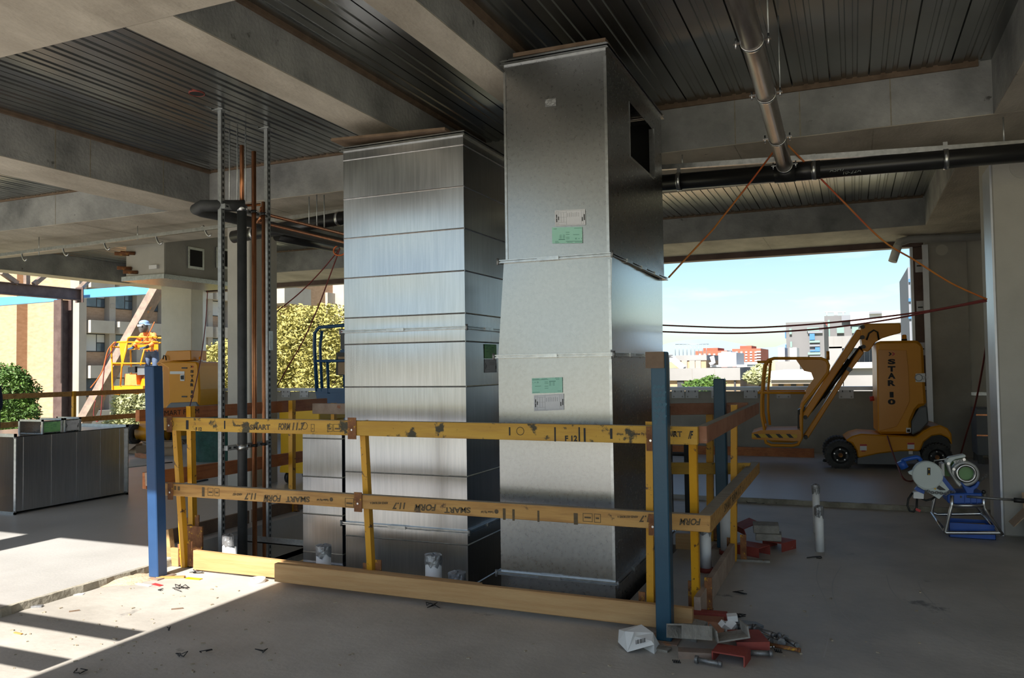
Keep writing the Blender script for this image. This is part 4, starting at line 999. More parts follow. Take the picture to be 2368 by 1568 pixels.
# ---------------- air handling unit
y0 = 9.05; XH = P(380, 632, 'y', y0).x; XH0 = P(292, 615, 'y', y0).x; y1 = P(560, 615, 'x', XH).y; zb_ = P(380, 634, 'y', y0).z
A_ = thing('air_handling_unit', (XH - .5, (y0 + y1) / 2, zb_), 'grey metal air handling unit hung from the ceiling at left', 'air unit')
ym = y0 + .03
obj('cabinet', MB().box((XH0, ym, zb_), (XH, y1, ZD - .006)), M['wall'], A_)
obj('end_panel', MB().box((XH0, y0, zb_), (XH - .004, ym - .002, ZD - .02)), M['column'], A_)
obj('drain_tray', MB().box((XH0 - .04, y0 - .05, zb_ - .07), (XH + .05, y1, zb_ - .002)), M['galv_dull'], A_)
for px in (452, 516):
    c = P(px, 598, 'x', XH + .003)
    h_ = obj('access_hatch', MB().box((XH, c.y - .17, c.z - .17), (XH + .02, c.y + .17, c.z + .17)), M['zinc'], A_)
    obj('hatch_opening', MB().box((XH + .005, c.y - .13, c.z - .13), (XH + .022, c.y + .13, c.z + .13)), M['dark'], h_)
for px, py in ((298, 588), (304, 621), (312, 586), (318, 630)):
    c = P(px, py, 'y', y0); obj('pipe_stub', MB().cyl(c + Vector((-.12, -.16, 0)), c, .028, n=12), M['rust'], A_)
c = P(358, 618, 'y', y0); obj('handle', MB().obox(c + Vector((0, -.02, 0)), (.16, .04, .06)), M['white'], A_)
obj('drain_pan_lip', MB().box((XH0 - .04, y0 - .055, zb_ - .07), (XH + .05, y0 - .045, zb_ + .0)), M['galv_trim'], A_)
# ---------------- cords
def cord(name, pts, r, mt, label, sub=6, sag=0.0):
    pts = [Vector(p) for p in pts]; out = []
    n = len(pts)
    for i in range(n - 1):                               # Catmull-Rom
        p0 = pts[max(i - 1, 0)]; p1 = pts[i]; p2 = pts[i + 1]; p3 = pts[min(i + 2, n - 1)]
        for k in range(sub):
            t = k / sub
            out.append(.5 * ((2 * p1) + (p2 - p0) * t + (2 * p0 - 5 * p1 + 4 * p2 - p3) * t * t + (3 * p1 - p0 - 3 * p2 + p3) * t ** 3))
    out.append(pts[-1])
    return obj(name, MB().tube(out, r, 6), M[mt], None, label, 'cord', 'power cords')
hk = P(1822, 336, 'y', 7.1); ce = P(2282, 692, 'y', 7.84)
def between(pa, pb, pxs):
    """points whose pixels are given, at depths blended between two known ends"""
    out = [pa]; n = len(pxs)
    for i, (px, py) in enumerate(pxs):
        t = (i + 1) / (n + 1); out.append(P(px, py, 'y', pa.y + (pb.y - pa.y) * t))
    return out + [pb]
cord('power_cord', between(hk, ce, [(1880, 395), (1946, 462), (2040, 555), (2112, 600), (2200, 655)]), .008, 'cord_y', 'orange cord strung from ceiling pipe to right column')
fe = P(1546, 642, 'y', 6.7)
cord('power_cord', between(fe, P(1793, 345, 'y', 7.1), [(1600, 583), (1645, 535), (1665, 510), (1740, 415)]), .008, 'cord_y', 'orange cord strung from tall duct flange to ceiling pipe')
cord('power_cord', between(P(1480, 750, 'y', 8.6), ce, [(1660, 757), (1760, 757), (1900, 748), (2050, 732), (2170, 715)]), .008, 'cord_r', 'upper dark red cord strung level across the right opening')
cord('power_cord', between(P(1480, 765, 'y', 8.6), ce + Vector((0, 0, -.015)), [(1620, 770), (1740, 770), (1900, 760), (2050, 740), (2180, 715)]), .008, 'cord_r', 'lower dark red cord strung level across the right opening')
cord('power_cord', between(P(2284, 768, 'y', 8.75), P(2222, 1050, 'y', 12.0), [(2272, 850), (2254, 940), (2236, 1000)]), .010, 'cord_r', 'dark red cord hanging down beside the right column')
cord('power_cord', [P(2052, 1008, 'y', 11.9), P(2062, 1040, 'y', 11.6), P(2075, 1075, 'y', 11.2), P(2088, 1105, 'y', 10.6), P(2105, 1113, 'z', ZU + .01), P(2120, 1108, 'z', ZU + .01)], .010, 'cord_r', 'dark red cord trailing from the orange lift to the floor')
hl = P(786, 575, 'y', 7.9)
cord('power_cord', between(hl, P(630, 728, 'y', 8.6), [(740, 630), (690, 680)]), .008, 'cord_r', 'dark red cord running from ceiling pipe to the middle column')
cord('power_cord', between(hl, P(635, 905, 'y', 8.6), [(762, 640), (735, 712), (700, 790), (665, 850)]), .008, 'cord_r', 'dark red cord running steeply down past the bushy tree')
lp = [hl + Vector((.09 * math.cos(t), 0, .06 * math.sin(t) - .02)) for t in [i * .7 for i in range(10)]]
cord('power_cord', lp, .010, 'cord_o', 'small orange cord knot under the beam left of the ducts', 3)
cord('power_cord', [P(480, 672, 'y', 13.0), P(476, 740, 'y', 13.0), P(466, 820, 'y', 12.6), P(452, 890, 'y', 12.0), P(436, 950, 'y', 11.6)], .010, 'cord_r', 'thin dark cord hanging beside the white window post')
# ================================================================ PIPE STUBS
g_s = 'taped white pipe stubs'
def stub(x, y, z0, z1, r, label, tape=.07, red=False, group=g_s):
    T_ = thing('pipe_stub', (x, y, z0), label, 'pipe', group)
    obj('pipe', MB().cyl((x, y, z0), (x, y, z1 - .01), r, n=22), M['pvc'], T_)
    random.seed(int(abs(x) * 1000)); n = 22; mb = MB(); vs = []
    for k, (rr, z) in enumerate(((r + .002, z1 - tape), (r + .003, z1 - tape * .5), (r + .003, z1), (r * .6, z1 + .006), (.004, z1 + .010))):
        for i in range(n):
            t = 2 * math.pi * i / n; q = rr + (random.uniform(-.002, .003) if k < 4 else 0); zz = z + (random.uniform(-.02, .02) if k == 0 else random.uniform(-.004, .006))
            vs.append((x + q * math.cos(t), y + q * math.sin(t), zz))
    mb.add(vs, [(j * n + i, j * n + (i + 1) % n, (j + 1) * n + (i + 1) % n, (j + 1) * n + i) for j in range(4) for i in range(n)])
    obj('tape_cap', mb, M['tape'], T_)
    if red: obj('red_collar', MB().ring((x, y, z0), (x, y, z0 + .03), r + .012, r), M['primer'], T_)
    return T_
def stub_px(px, pyt, y, z0, r, label, **k):
    c = P(px, pyt, 'y', y); return stub(c.x, y, z0, c.z, r, label, **k)
stub_px(531, 1238, 4.86, -.5, .054, 'sunlit white pipe stub behind the left toe board')
stub_px(748, 1262, 4.88, -.5, .054, 'white pipe stub standing before the low narrow duct')
stub_px(1002, 1283, 4.86, -.5, .056, 'white pipe stub before the ribbed duct, taller of the close pair')
stub_px(1057, 1324, 4.84, -.5, .058, 'white pipe stub before the ribbed duct, shorter of the close pair')
c = P(1896, 1275, 'z', 0); zt_ = P(1897, 1172, 'y', c.y).z
stub(c.x, c.y, 0, zt_, .034, 'front white pipe stub of the pair alone on the right floor', tape=.075)
c2 = P(1889, 1232, 'z', 0); stub(c2.x, c2.y, 0, P(1894, 1122, 'y', c2.y).z, .031, 'rear taller white pipe stub of the pair on the right floor', tape=.07)
c = P(1633, 1322, 'z', 0); stub(c.x, c.y, 0, P(1630, 1225, 'y', c.y).z, .040, 'white pipe stub behind the right front corner post', tape=.03, red=True)
c = P(1608, 1330, 'z', 0); stub(c.x, c.y, 0, P(1606, 1225, 'y', c.y).z, .024, 'thin white pipe stub left of the right corner post', tape=.03)
c = P(1681, 1281, 'z', 0); stub(c.x, c.y, 0, P(1682, 1162, 'y', c.y).z, .048, 'white pipe stub beside the far blue post', tape=.03, red=True)
# ================================================================ ORANGE BOOM LIFT, RIGHT
LP = Plane(-.2, 11.97, 4)
def lc(cx, cy, v=0.0): return LP(1700 + cx / 3.92, 720 + cy / 3.92, v)
Lf = thing('boom_lift', (.45, 12.6, ZU), 'orange boom lift with STAR 10 tower and lowered basket at right', 'lift')
nv = LP.n
def lpoly(name, pts, v0, v1, mt, par=None, bevel=.0):
    return obj(name, MB().prism([lc(x, y, v0) for x, y in pts], nv * (v1 - v0)), M[mt], par or Lf, bevel=bevel)
tower = lpoly('tower_cover', [(1285, 300), (1300, 268), (1640, 262), (1668, 268), (1715, 310), (1730, 640), (1745, 858), (1682, 864), (1650, 900), (1605, 1000), (1605, 1118), (1305, 1118), (1298, 880), (1290, 400)], .08, .78, 'orange', bevel=.035)
lpoly('tower_panel', [(1300, 345), (1560, 352), (1580, 560), (1590, 820), (1500, 1000), (1470, 1050), (1310, 1090)], .074, .082, 'orange_d', tower, bevel=.004)
lpoly('rear_skirt', [(1748, 855), (1684, 866), (1608, 1000), (1608, 1128), (1690, 1090), (1762, 1012)], .05, .80, 'lgrey', bevel=.02)
ch = lpoly('chassis', [(1000, 1170), (1060, 1130), (1140, 1108), (1300, 1118), (1640, 1138), (1705, 1085), (1780, 1045), (1860, 1030), (1925, 1060), (1960, 1110), (1968, 1215), (1935, 1150), (1860, 1118), (1780, 1130), (1710, 1185), (1675, 1268), (1500, 1268), (1300, 1290), (1112, 1330), (1098, 1260), (1060, 1195)], -.02, .86, 'orange', bevel=.02)
lpoly('lower_chassis', [(1112, 1332), (1300, 1292), (1500, 1269), (1675, 1269), (1690, 1340), (1480, 1390), (1110, 1385)], .02, .82, 'lgrey')
lpoly('wheel_arch', [(1700, 1200), (1780, 1130), (1860, 1120), (1940, 1160), (1962, 1230), (1950, 1330), (1690, 1330)], .05, .80, 'black')
def wheel(cx, cy, r_px, v0, v1, par, pl=lc, nvec=None):
    nvec = nvec or nv
    c = pl(cx, cy, v0); e = pl(cx + r_px, cy, v0); r = (e - c).length; w = v1 - v0
    T_ = obj('tyre', MB().lathe(c, nvec, [(r * .60, 0), (r * .90, -.005), (r * .985, w * .18), (r, w * .5), (r * .985, w * .82), (r * .9, w), (r * .6, w)], 36), M['tyre'], par)
    mb = MB()
    a_ = nvec.orthogonal().normalized(); b_ = nvec.cross(a_)
    for i in range(30):
        t = 2 * math.pi * i / 30; dr = a_ * math.cos(t) + b_ * math.sin(t)
        mb.bar(c + dr * r * .95 + nvec * .01, c + dr * r * 1.0 + nvec * w * .48, .022, .022)
    obj('tread', mb, M['tyre'], T_)
    rim = obj('rim', MB().lathe(c, nvec, [(0, .03), (r * .25, .03), (r * .30, .045), (r * .58, .04), (r * .62, .0), (r * .62, w)], 30), M['black'], par)
    mb = MB()
    for i in range(5):
        t = 2 * math.pi * i / 5 + .4; p_ = c + (a_ * math.cos(t) + b_ * math.sin(t)) * r * .40
        mb.cyl(p_ + nvec * .02, p_ + nvec * .045, r * .05, n=8)
    obj('wheel_nuts', mb, M['chrome'], rim)
    obj('hub', MB().cyl(c + nvec * .01, c + nvec * .05, r * .15, n=14), M['rust'], rim)
wheel(955, 1302, 143, -.04, .18, Lf); wheel(1830, 1322, 140, -.04, .18, Lf); wheel(955, 1302, 143, .66, .88, Lf); wheel(1830, 1322, 140, .66, .88, Lf)
# boom head and arms
lpoly('boom_head', [(1150, 128), (1180, 112), (1215, 105), (1515, 100), (1526, 112), (1526, 190), (1430, 215), (1350, 240), (1290, 275), (1240, 345), (1215, 365), (1172, 350), (1160, 240)], .25, .62, 'orange', bevel=.012)
lpoly('boom_arm', [(1125, 152), (1190, 180), (700, 925), (660, 985), (615, 985), (622, 925)], .30, .56, 'orange', bevel=.012)
lpoly('tension_arm', [(1150, 335), (1188, 372), (1062, 545), (668, 1170), (630, 1180), (622, 1150), (1030, 515)], .34, .52, 'orange', bevel=.010)
obj('lift_cylinder', MB().cyl(lc(1175, 325, .43), lc(1060, 470, .43), .045, n=14).cyl(lc(1060, 440, .43), lc(800, 790, .43), .038, n=14).cyl(lc(800, 790, .43), lc(690, 925, .43), .022, n=12), M['black'], Lf)
lpoly('arm_collar', [(1040, 500), (1085, 530), (1055, 555), (1020, 530)], .33, .53, 'lgrey')
for x, y in ((1170, 135), (1178, 318), (1168, 230), (640, 972), (643, 1157)): obj('pivot_pin', MB().cyl(lc(x, y, .22), lc(x, y, .64), .028, n=12), M['black'], Lf)
obj('hydraulic_hose', MB().tube([lc(1205, 255, .22), lc(1225, 195, .2), (lc(1270, 165, .2)), lc(1305, 185, .2), lc(1318, 255, .22)], .012, 8), M['rubber'], Lf)
bc = lc(1570, 262, .4)
be = obj('beacon_base', MB().cyl(bc, bc + Vector((0, 0, .03)), .035, n=14), M['black'], Lf)
obj('beacon', MB().lathe(bc, (0, 0, 1), [(.032, .03), (.030, .075), (.022, .088), (0, .09)], 14), M['amber'], be)
# basket
bk = thing('basket', lc(400, 1180, .4)); bk.parent = Lf; bk.location = lc(400, 1180, .4) - wpos(Lf)
def bobj(name, mb, mt): return obj(name, mb, M[mt], bk)
near = [(262, 1060), (240, 950), (238, 820), (250, 620), (266, 490), (300, 440), (350, 425), (780, 425), (830, 445), (850, 490), (840, 560), (700, 745), (620, 840), (603, 900), (602, 1150), (570, 1210), (520, 1222), (330, 1218), (280, 1195), (262, 1140)]
for v in (.06, .74): bobj('side_frame', MB().tube([lc(x, y, v) for x, y in near], .021, 10, closed=True), 'orange')
bobj('inner_upright', MB().tube([lc(312, 1040, .2), lc(296, 900, .2), (lc(297, 700, .2)), lc(318, 470, .2)], .018, 8), 'orange')
for v in (.06, .74): bobj('mid_rail', MB().cyl(lc(205, 738, v), lc(640, 740, v), .02, n=10), 'orange')
for x, y in ((270, 458), (232, 738), (262, 1060)): bobj('end_rail', MB().cyl(lc(x, y, .06), lc(x, y, .74), .02, n=10), 'orange')
bobj('entry_bar', MB().cyl(lc(200, 458, .06), lc(335, 458, .06), .019, n=10), 'orange')
bobj('side_plate', MB().prism([lc(x, y, .055) for x, y in [(548, 434), (800, 432), (840, 475), (836, 545), (700, 735), (604, 880), (603, 820), (650, 700), (712, 612), (690, 555), (625, 540)]], nv * .012), 'orange_d')
bobj('floor_tray', MB().prism([lc(x, y, .04) for x, y in [(150, 1105), (232, 1080), (585, 1076), (600, 1100), (600, 1180), (250, 1168), (150, 1160)]], nv * .72), 'orange_d')
st = bobj('hazard_strip', MB().prism([lc(x, y, .032) for x, y in [(150, 1112), (562, 1118), (562, 1150), (150, 1145)]], nv * .006), 'box_y')
mb = MB()
for x in (165, 270, 365, 460):
    mb.prism([lc(x, 1113, .03), lc(x + 38, 1114, .03), lc(x + 72, 1149, .03), lc(x + 34, 1148, .03)], nv * .003)
obj('hazard_stripe', mb, M['black'], st)
bobj('control_box', MB().prism([lc(x, y, .3) for x, y in [(570, 905), (640, 870), (640, 900), (585, 950), (585, 1070), (568, 1075)]], nv * .2), 'black')
bobj('handle', MB().cyl(lc(842, 360, .1), lc(845, 440, .1), .022, n=8), 'orange_d')
# lettering and stickers
def letter(par, s, x0, x1, yb, yt, v, mt='ink', pl=lc):
    a = pl(x0, yb, v); b = pl(x1, yb, v); h = (pl(x0, yt, v) - a).length
    o = text('lettering', s, h * 1.4, a, (b - a), (0, 0, 1), M[mt], par, .0015, 1, 0, h * .03)
    w = o.dimensions.x; return o
def stack(par, pl, rows, x0, x1, v, mt='ink'):
    for s, yt, yb in rows:
        k = .5 if s == '1' else 1.0; xm = x0 + (x1 - x0) * (.5 - k / 2); xn = x0 + (x1 - x0) * (.5 + k / 2)
        a = pl(xm, yb, v); b = pl(xn, yb, v); h = (pl(xm, yt, v) - a).length
        fit_text('lettering', s, a, b - a, (0, 0, 1), (b - a).length, h, M[mt], par)
stack(tower, lc, [('S', 432, 480), ('T', 497, 548), ('A', 558, 612), ('R', 625, 678), ('1', 732, 783), ('0', 797, 848)], 1390, 1460, .070)
for i, mt_ in ((0, 'ink'), (1, 'red')):
    x = 1395 + i * 30
    obj('chevron', MB().prism([lc(x, 370, .068), lc(x + 12, 370, .068), lc(x + 32, 386, .068), lc(x + 12, 402, .068), lc(x, 402, .068), lc(x + 16, 386, .068)], nv * .004), M[mt_], tower)
sk = obj('sticker', MB().prism([lc(1643, 565, .070), lc(1730, 562, .070), lc(1731, 643, .070), lc(1643, 642, .070)], nv * .012), M['white'], tower)
cc = lc(1672, 602, .066); obj('logo_ring', MB().ring(cc, cc + nv * .003, .050, .038), M['ink_g'], sk)
text('lettering', 'QU', .055, lc(1697, 615, .067), LP.u, (0, 0, 1), M['ink_g'], sk, .0008)
for x, y in ((1130, 1203), (1560, 1190)):
    k = obj('sticker', MB().prism([lc(x, y, -.024), lc(x + 62, y, -.024), lc(x + 62, y + 56, -.024), lc(x, y + 56, -.024)], nv * .006), M['white'], ch)
    obj('sticker_band', MB().prism([lc(x, y, -.027), lc(x + 62, y, -.027), lc(x + 62, y + 16, -.027), lc(x, y + 16, -.027)], nv * .003), M['red'], k)
    k = obj('sticker', MB().prism([lc(x + 14, y + 66, -.004), lc(x + 50, y + 66, -.004), lc(x + 50, y + 105, -.004), lc(x + 14, y + 105, -.004)], nv * .022), M['white'], ch)
    obj('sticker_band', MB().prism([lc(x + 14, y + 58, -.024), lc(x + 50, y + 58, -.024), lc(x + 50, y + 67, -.024), lc(x + 14, y + 67, -.024)], nv * .02), M['red'], ch)
k = obj('sticker', MB().prism([lc(1558, 1060, .070), lc(1600, 1060, .070), lc(1600, 1104, .070), lc(1558, 1104, .070)], nv * .012), M['white'], tower)
obj('sticker_mark', MB().prism([lc(1565, 1075, .067), lc(1592, 1072, .067), lc(1594, 1098, .067), lc(1564, 1096, .067)], nv * .003), M['ink'], k)
obj('emergency_knob', MB().cyl(lc(1285, 800, .4), lc(1245, 805, .4), .035, n=12), M['red'], Lf)
obj('tow_hook', MB().tube([lc(800, 1355, .1), lc(815, 1362, .1), lc(840, 1358, .1)], .02, 8), M['black'], Lf)
# ================================================================ ORANGE BOOM LIFT, FAR LEFT
QP = Plane(-13.0, 12.3, 6)
def qc(cx, cy, v=0.0): return QP(240 + cx / 4.9, 680 + cy / 4.9, v)
Q_ = thing('boom_lift', (-12.9, 12.6, ZU), 'yellow-orange boom lift with raised basket holding the welder, far left', 'lift')
qn = QP.n
def qpoly(name, pts, v0, v1, mt, par=None, bevel=0.0): return obj(name, MB().prism([qc(x, y, v0) for x, y in pts], qn * (v1 - v0)), M[mt], par or Q_, bevel=bevel)
tq = qpoly('tower_cover', [(620, 775), (740, 762), (1045, 766), (1070, 800), (1085, 1080), (1080, 1200), (1075, 1280), (690, 1296), (735, 1190), (725, 840)], .0, .7, 'orange', bevel=.03)
qpoly('tower_side', [(560, 800), (640, 775), (728, 838), (736, 1185), (692, 1294), (640, 1300), (632, 830)], .08, .66, 'orange_d', bevel=.015)
qpoly('boom_head', [(670, 645), (945, 636), (950, 752), (745, 760), (560, 800), (552, 790), (650, 690)], .1, .6, 'orange_d', bevel=.015)
qpoly('lower_skirt', [(705, 1292), (758, 1232), (1055, 1220), (1075, 1268), (1070, 1300)], -.02, .72, 'lgrey', bevel=.015)
bc = qc(985, 762, .3); be = obj('beacon_base', MB().cyl(bc, bc + Vector((0, 0, .03)), .04, n=12), M['white'], Q_)
obj('beacon', MB().lathe(bc, (0, 0, 1), [(.036, .03), (.034, .085), (.02, .098), (0, .1)], 12), M['amber'], be)
stack(tq, qc, [('S', 862, 893), ('T', 915, 946), ('A', 960, 998), ('R', 1010, 1046), ('1', 1092, 1128), ('0', 1142, 1178)], 984, 1018, -.008)
for i, mt_ in ((0, 'ink'), (1, 'red')):
    x = 984 + i * 16
    obj('chevron', MB().prism([qc(x, 812, -.008), qc(x + 8, 812, -.008), qc(x + 18, 823, -.008), qc(x + 8, 834, -.008), qc(x, 834, -.008), qc(x + 9, 823, -.008)], qn * .006), M[mt_], tq)
for (x0, y0, x1, y1, m_) in ((752, 876, 916, 907, 'white'), (868, 912, 916, 985, 'white')): obj('sticker', MB().prism([qc(x0, y0, -.006), qc(x1, y0, -.006), qc(x1, y1, -.006), qc(x0, y1, -.006)], qn * .004), M[m_], tq)
obj('sticker_mark', MB().prism([qc(873, 925, -.009), qc(911, 920, -.009), qc(911, 970, -.009), qc(875, 968, -.009)], qn * .003), M['ink'], tq)
for y in (838, 1162): obj('door_latch', MB().prism([qc(885, y - 8, -.01), qc(945, y - 8, -.01), qc(945, y + 8, -.01), qc(885, y + 8, -.01)], qn * .012), M['black'], tq)
obj('hydraulic_hose', MB().tube([qc(650, 740, .05), qc(660, 695, .05), qc(680, 700, .05), qc(688, 750, .05)], .012, 8), M['rubber'], Q_)
for px, py in ((319, 1003), (390, 1003)):                      # wheels seen end-on
    c = QP(px, py, -.15); r = c.z - ZU; ax = QP.u
    T_ = obj('tyre', MB().lathe(c - ax * .11, ax, [(r * .6, 0), (r * .93, .0), (r, .03), (r, .19), (r * .93, .22), (r * .6, .22)], 30), M['tyre'], Q_)
    mb = MB()
    for i in range(26):
        t = 2 * math.pi * i / 26; dr = qn * math.cos(t) + Vector((0, 0, 1)) * math.sin(t); mb.bar(c + dr * r * .97 - ax * .09, c + dr * r * 1.0 + ax * .09, .03, .03, up=dr)
    obj('tread', mb, M['tyre'], T_)
c = QP(355, 1000, 0)
obj('axle_housing', MB().cyl(QP(322, 1000, .05), QP(392, 1000, .05), .19, n=22).box((c.x - .5, c.y + .1, .2), (c.x + .6, c.y + .9, .5)), M['orange'], Q_)
# raised basket, outside the slab edge
KP = Plane(-17.0, 14.9, 6)
def qk(cx, cy, v=0.0): return KP(240 + cx / 4.9, 680 + cy / 4.9, v)
kb = thing('basket', qk(400, 1120, .3)); kb.parent = Q_; kb.location = qk(400, 1120, .3) - wpos(Q_)
def kobj(name, mb, mt): return obj(name, mb, M[mt], kb)
for v in (-.1, .55):
    kobj('side_frame', MB().tube([qk(x, y, v) for x, y in [(215, 1135), (150, 1130), (132, 1080), (128, 800), (118, 600), (150, 552), (210, 545), (300, 540), (310, 500), (340, 488), (640, 492)]], .022, 8), 'orange')
    kobj('mid_rail', MB().cyl(qk(125, 785, v), qk(505, 786, v), .02, n=8), 'orange')
    kobj('upper_rail', MB().cyl(qk(205, 548, v), qk(650, 545, v), .02, n=8), 'orange')
    kobj('upright', MB().tube([qk(300, 545, v), qk(240, 780, v), (qk(222, 1035, v))], .02, 8), 'orange')
for x, y in ((118, 600), (150, 1125), (128, 800)): kobj('end_rail', MB().cyl(qk(x, y, -.1), qk(x, y, .55), .02, n=8), 'orange')
kobj('side_plate', MB().prism([qk(x, y, -.11) for x, y in [(210, 556), (298, 548), (292, 640), (245, 830), (238, 780)]], qn * .015), 'orange')
kobj('front_panel', MB().prism([qk(x, y, -.09) for x, y in [(300, 575), (645, 570), (645, 630), (300, 630)]], qn * .02), 'orange_d')
kobj('floor_tray', MB().prism([qk(x, y, -.08) for x, y in [(130, 1040), (470, 1040), (470, 1110), (135, 1100)]], qn * .6), 'orange')
kobj('control_box', MB().prism([qk(x, y, -.05) for x, y in [(290, 830), (370, 820), (370, 890), (290, 890)]], qn * .2), 'black')
kobj('gear_case', MB().prism([qk(x, y, .0) for x, y in [(235, 905), (365, 900), (375, 1030), (235, 1035)]], qn * .3), 'hivis')
kobj('arm_mount', MB().prism([qk(x, y, .0) for x, y in [(380, 815), (470, 812), (470, 915), (380, 918)]], qn * .3), 'lgrey')
kobj('arm_link', MB().prism([qk(x, y, .1) for x, y in [(400, 960), (470, 890), (520, 930), (440, 1125), (355, 1125)]], qn * .25), 'orange')
kobj('boom_arm', MB().bar(qk(450, 1000, .2), qc(640, 760, .35), .16, .2), 'orange')
# ---------------- people: one skinned body, then clothing bits
def person(name, joints, bones, radii, mats, faces_fn, label, ground):
    me = bpy.data.meshes.new(name); me.from_pydata(joints, bones, [])
    o = bpy.data.objects.new(name, me); C.objects.link(o)
    sm = o.modifiers.new('skin', 'SKIN'); ss = o.modifiers.new('sub', 'SUBSURF'); ss.levels = 2; ss.render_levels = 2
    for i, r in enumerate(radii): me.skin_vertices[0].data[i].radius = r if isinstance(r, tuple) else (r, r)
    me.skin_vertices[0].data[0].use_root = True
    dg = bpy.context.evaluated_depsgraph_get(); dg.update()
    m2 = bpy.data.meshes.new_from_object(o.evaluated_get(dg))
    bpy.data.objects.remove(o)
    for mt in mats: m2.materials.append(M[mt])
    for p in m2.polygons: p.use_smooth = True; p.material_index = faces_fn(p.center)
    b = bpy.data.objects.new('body', m2); C.objects.link(b)
    T_ = thing(name, ground, label, 'person'); b.parent = T_; b.location = -Vector(ground)
    return T_
# welder standing in the raised basket, leaning forward, head bowed
hip = qk(480, 660, .22); u = QP.u; k = Vector((0, 0, 1)); f = -qn        # faces the camera side
ft = qk(470, 1040, .22).z
def J(a, b, c): return tuple(hip + u * a + f * b + k * c)
lh = hip.z - ft
joints = [J(0, 0, 0), J(0, .06, .22), J(0, .14, .42), J(0, .20, .50), J(0, .27, .60), J(0, .30, .70),
          J(-.10, 0, -.03), J(-.12, .06, -.45 * lh), J(-.12, .0, -lh + .06), J(-.12, .12, -lh + .04),
          J(.10, 0, -.03), J(.13, .05, -.45 * lh), J(.12, .0, -lh + .06), J(.13, .12, -lh + .04),
          J(-.19, .15, .43), J(-.27, .28, .22), J(-.19, .45, .12), J(-.15, .52, .10),
          J(.19, .15, .43), J(.28, .28, .22), J(.24, .46, .12), J(.22, .53, .10)]
bones = [(0, 1), (1, 2), (2, 3), (3, 4), (4, 5), (0, 6), (6, 7), (7, 8), (8, 9), (0, 10), (10, 11), (11, 12), (12, 13), (2, 14), (14, 15), (15, 16), (16, 17), (2, 18), (18, 19), (19, 20), (20, 21)]
radii = [(.16, .11), (.15, .11), (.18, .12), .065, .095, .09, .095, .072, .05, .045, .095, .072, .05, .045, .075, .055, .042, .035, .075, .055, .042, .035]
zc_ = hip.z
def face_w(c):
    if c.z < zc_ - lh + .12: return 3
    if c.z < zc_ + .04 and (c - hip).dot(f) < .3: return 1
    if (c - hip).dot(k) > .50 : return 2
    if (c - hip).dot(f) > .44: return 3
    return 0
W = person('person', joints, bones, radii, ['hivis', 'denim', 'skin', 'black'], face_w, 'person in orange shirt and welding mask leaning in the raised basket', (hip.x, hip.y, ft))
hd = Vector(J(0, .29, .66))
obj('cap', MB().ball(hd + k * .075, .125, 14, (1, 1, .62)).obox(hd + u * .10 + k * .05 + f * .04, (.16, .14, .02), Matrix.Rotation(rad(25), 3, 'Y')), M['cap'], W)
mb = MB(); fr = []
for j, (z, wd, dp) in enumerate(((.08, .095, .10), (.0, .115, .15), (-.08, .105, .17), (-.17, .06, .14))):
    for i in range(7):
        t = math.pi * (i / 6); fr.append(hd + u * (wd * math.cos(t)) + f * (dp * math.sin(t) * .95) + k * z)
mb.add(fr, [(j * 7 + i, j * 7 + i + 1, (j + 1) * 7 + i + 1, (j + 1) * 7 + i) for j in range(3) for i in range(6)], True)
wm = obj('welding_mask', mb, M['visor'], W)
obj('mask_window', MB().obox(hd + f * .158 + k * .005, (.13, .012, .05), Matrix.Rotation(rad(6), 3, 'Z')), M['saw_white'], wm)
for s_, h_ in ((-1, J(-.15, .54, .10)), (1, J(.22, .55, .10))):           # gloved hands with fingers
    h_ = Vector(h_); mb = MB(); mb.ball(h_, .045, 10, (1, .9, .6))
    for i in range(4): mb.tube([h_ + u * (.026 * (i - 1.5)) + f * .03, h_ + u * (.028 * (i - 1.5)) + f * (.075 - .006 * abs(i - 1.5)) - k * .01, h_ + u * (.028 * (i - 1.5)) + f * (.085 - .006 * abs(i - 1.5)) - k * .04], [.012, .011, .009], 6)
    mb.tube([h_ - u * s_ * .035, h_ - u * s_ * .06 + f * .03, h_ - u * s_ * .055 + f * .06], [.013, .012, .009], 6)
    obj('glove', mb, M['lift_blue'], W)
# worker in navy half outside the picture at the far left
g0 = P(-30, 1080, 'z', ZU); hip = Vector((g0.x, g0.y, .98)); u = Vector((.8, .6, 0)); f = Vector((.6, -.8, 0))
lh = .93
bent = {3: (0, .22, .34), 4: (0, .30, .36), 5: (0, .37, .30)}
joints = [J(0, 0, 0), J(0, .08, .20), J(0, .18, .33)] + [J(*bent[i]) for i in (3, 4, 5)] + [
          J(-.10, 0, -.03), J(-.11, .05, -.45), J(-.11, 0, -.86), J(-.11, .12, -.89), J(.10, 0, -.03), J(.12, .05, -.45), J(.11, 0, -.86), J(.11, .12, -.89),
          J(-.19, .18, .30), J(-.24, .22, .02), J(-.18, .38, -.12), J(-.17, .44, -.14), J(.19, .18, .30), J(.24, .22, .02), J(.2, .38, -.12), J(.19, .44, -.14)]
def face_n(c): return 1 if (c - hip).dot(f) > .33 and c.z > 1.2 else (1 if (c - hip).dot(f) > .40 else 0)
N_ = person('person', joints, bones, radii, ['navy', 'skin'], face_n, 'person in navy work clothes cut off by the left picture edge', (g0.x, g0.y, ZU))
obj('beanie', MB().ball(Vector(J(0, .36, .36)), .115, 14, (1, 1, .75)), M['black'], N_)
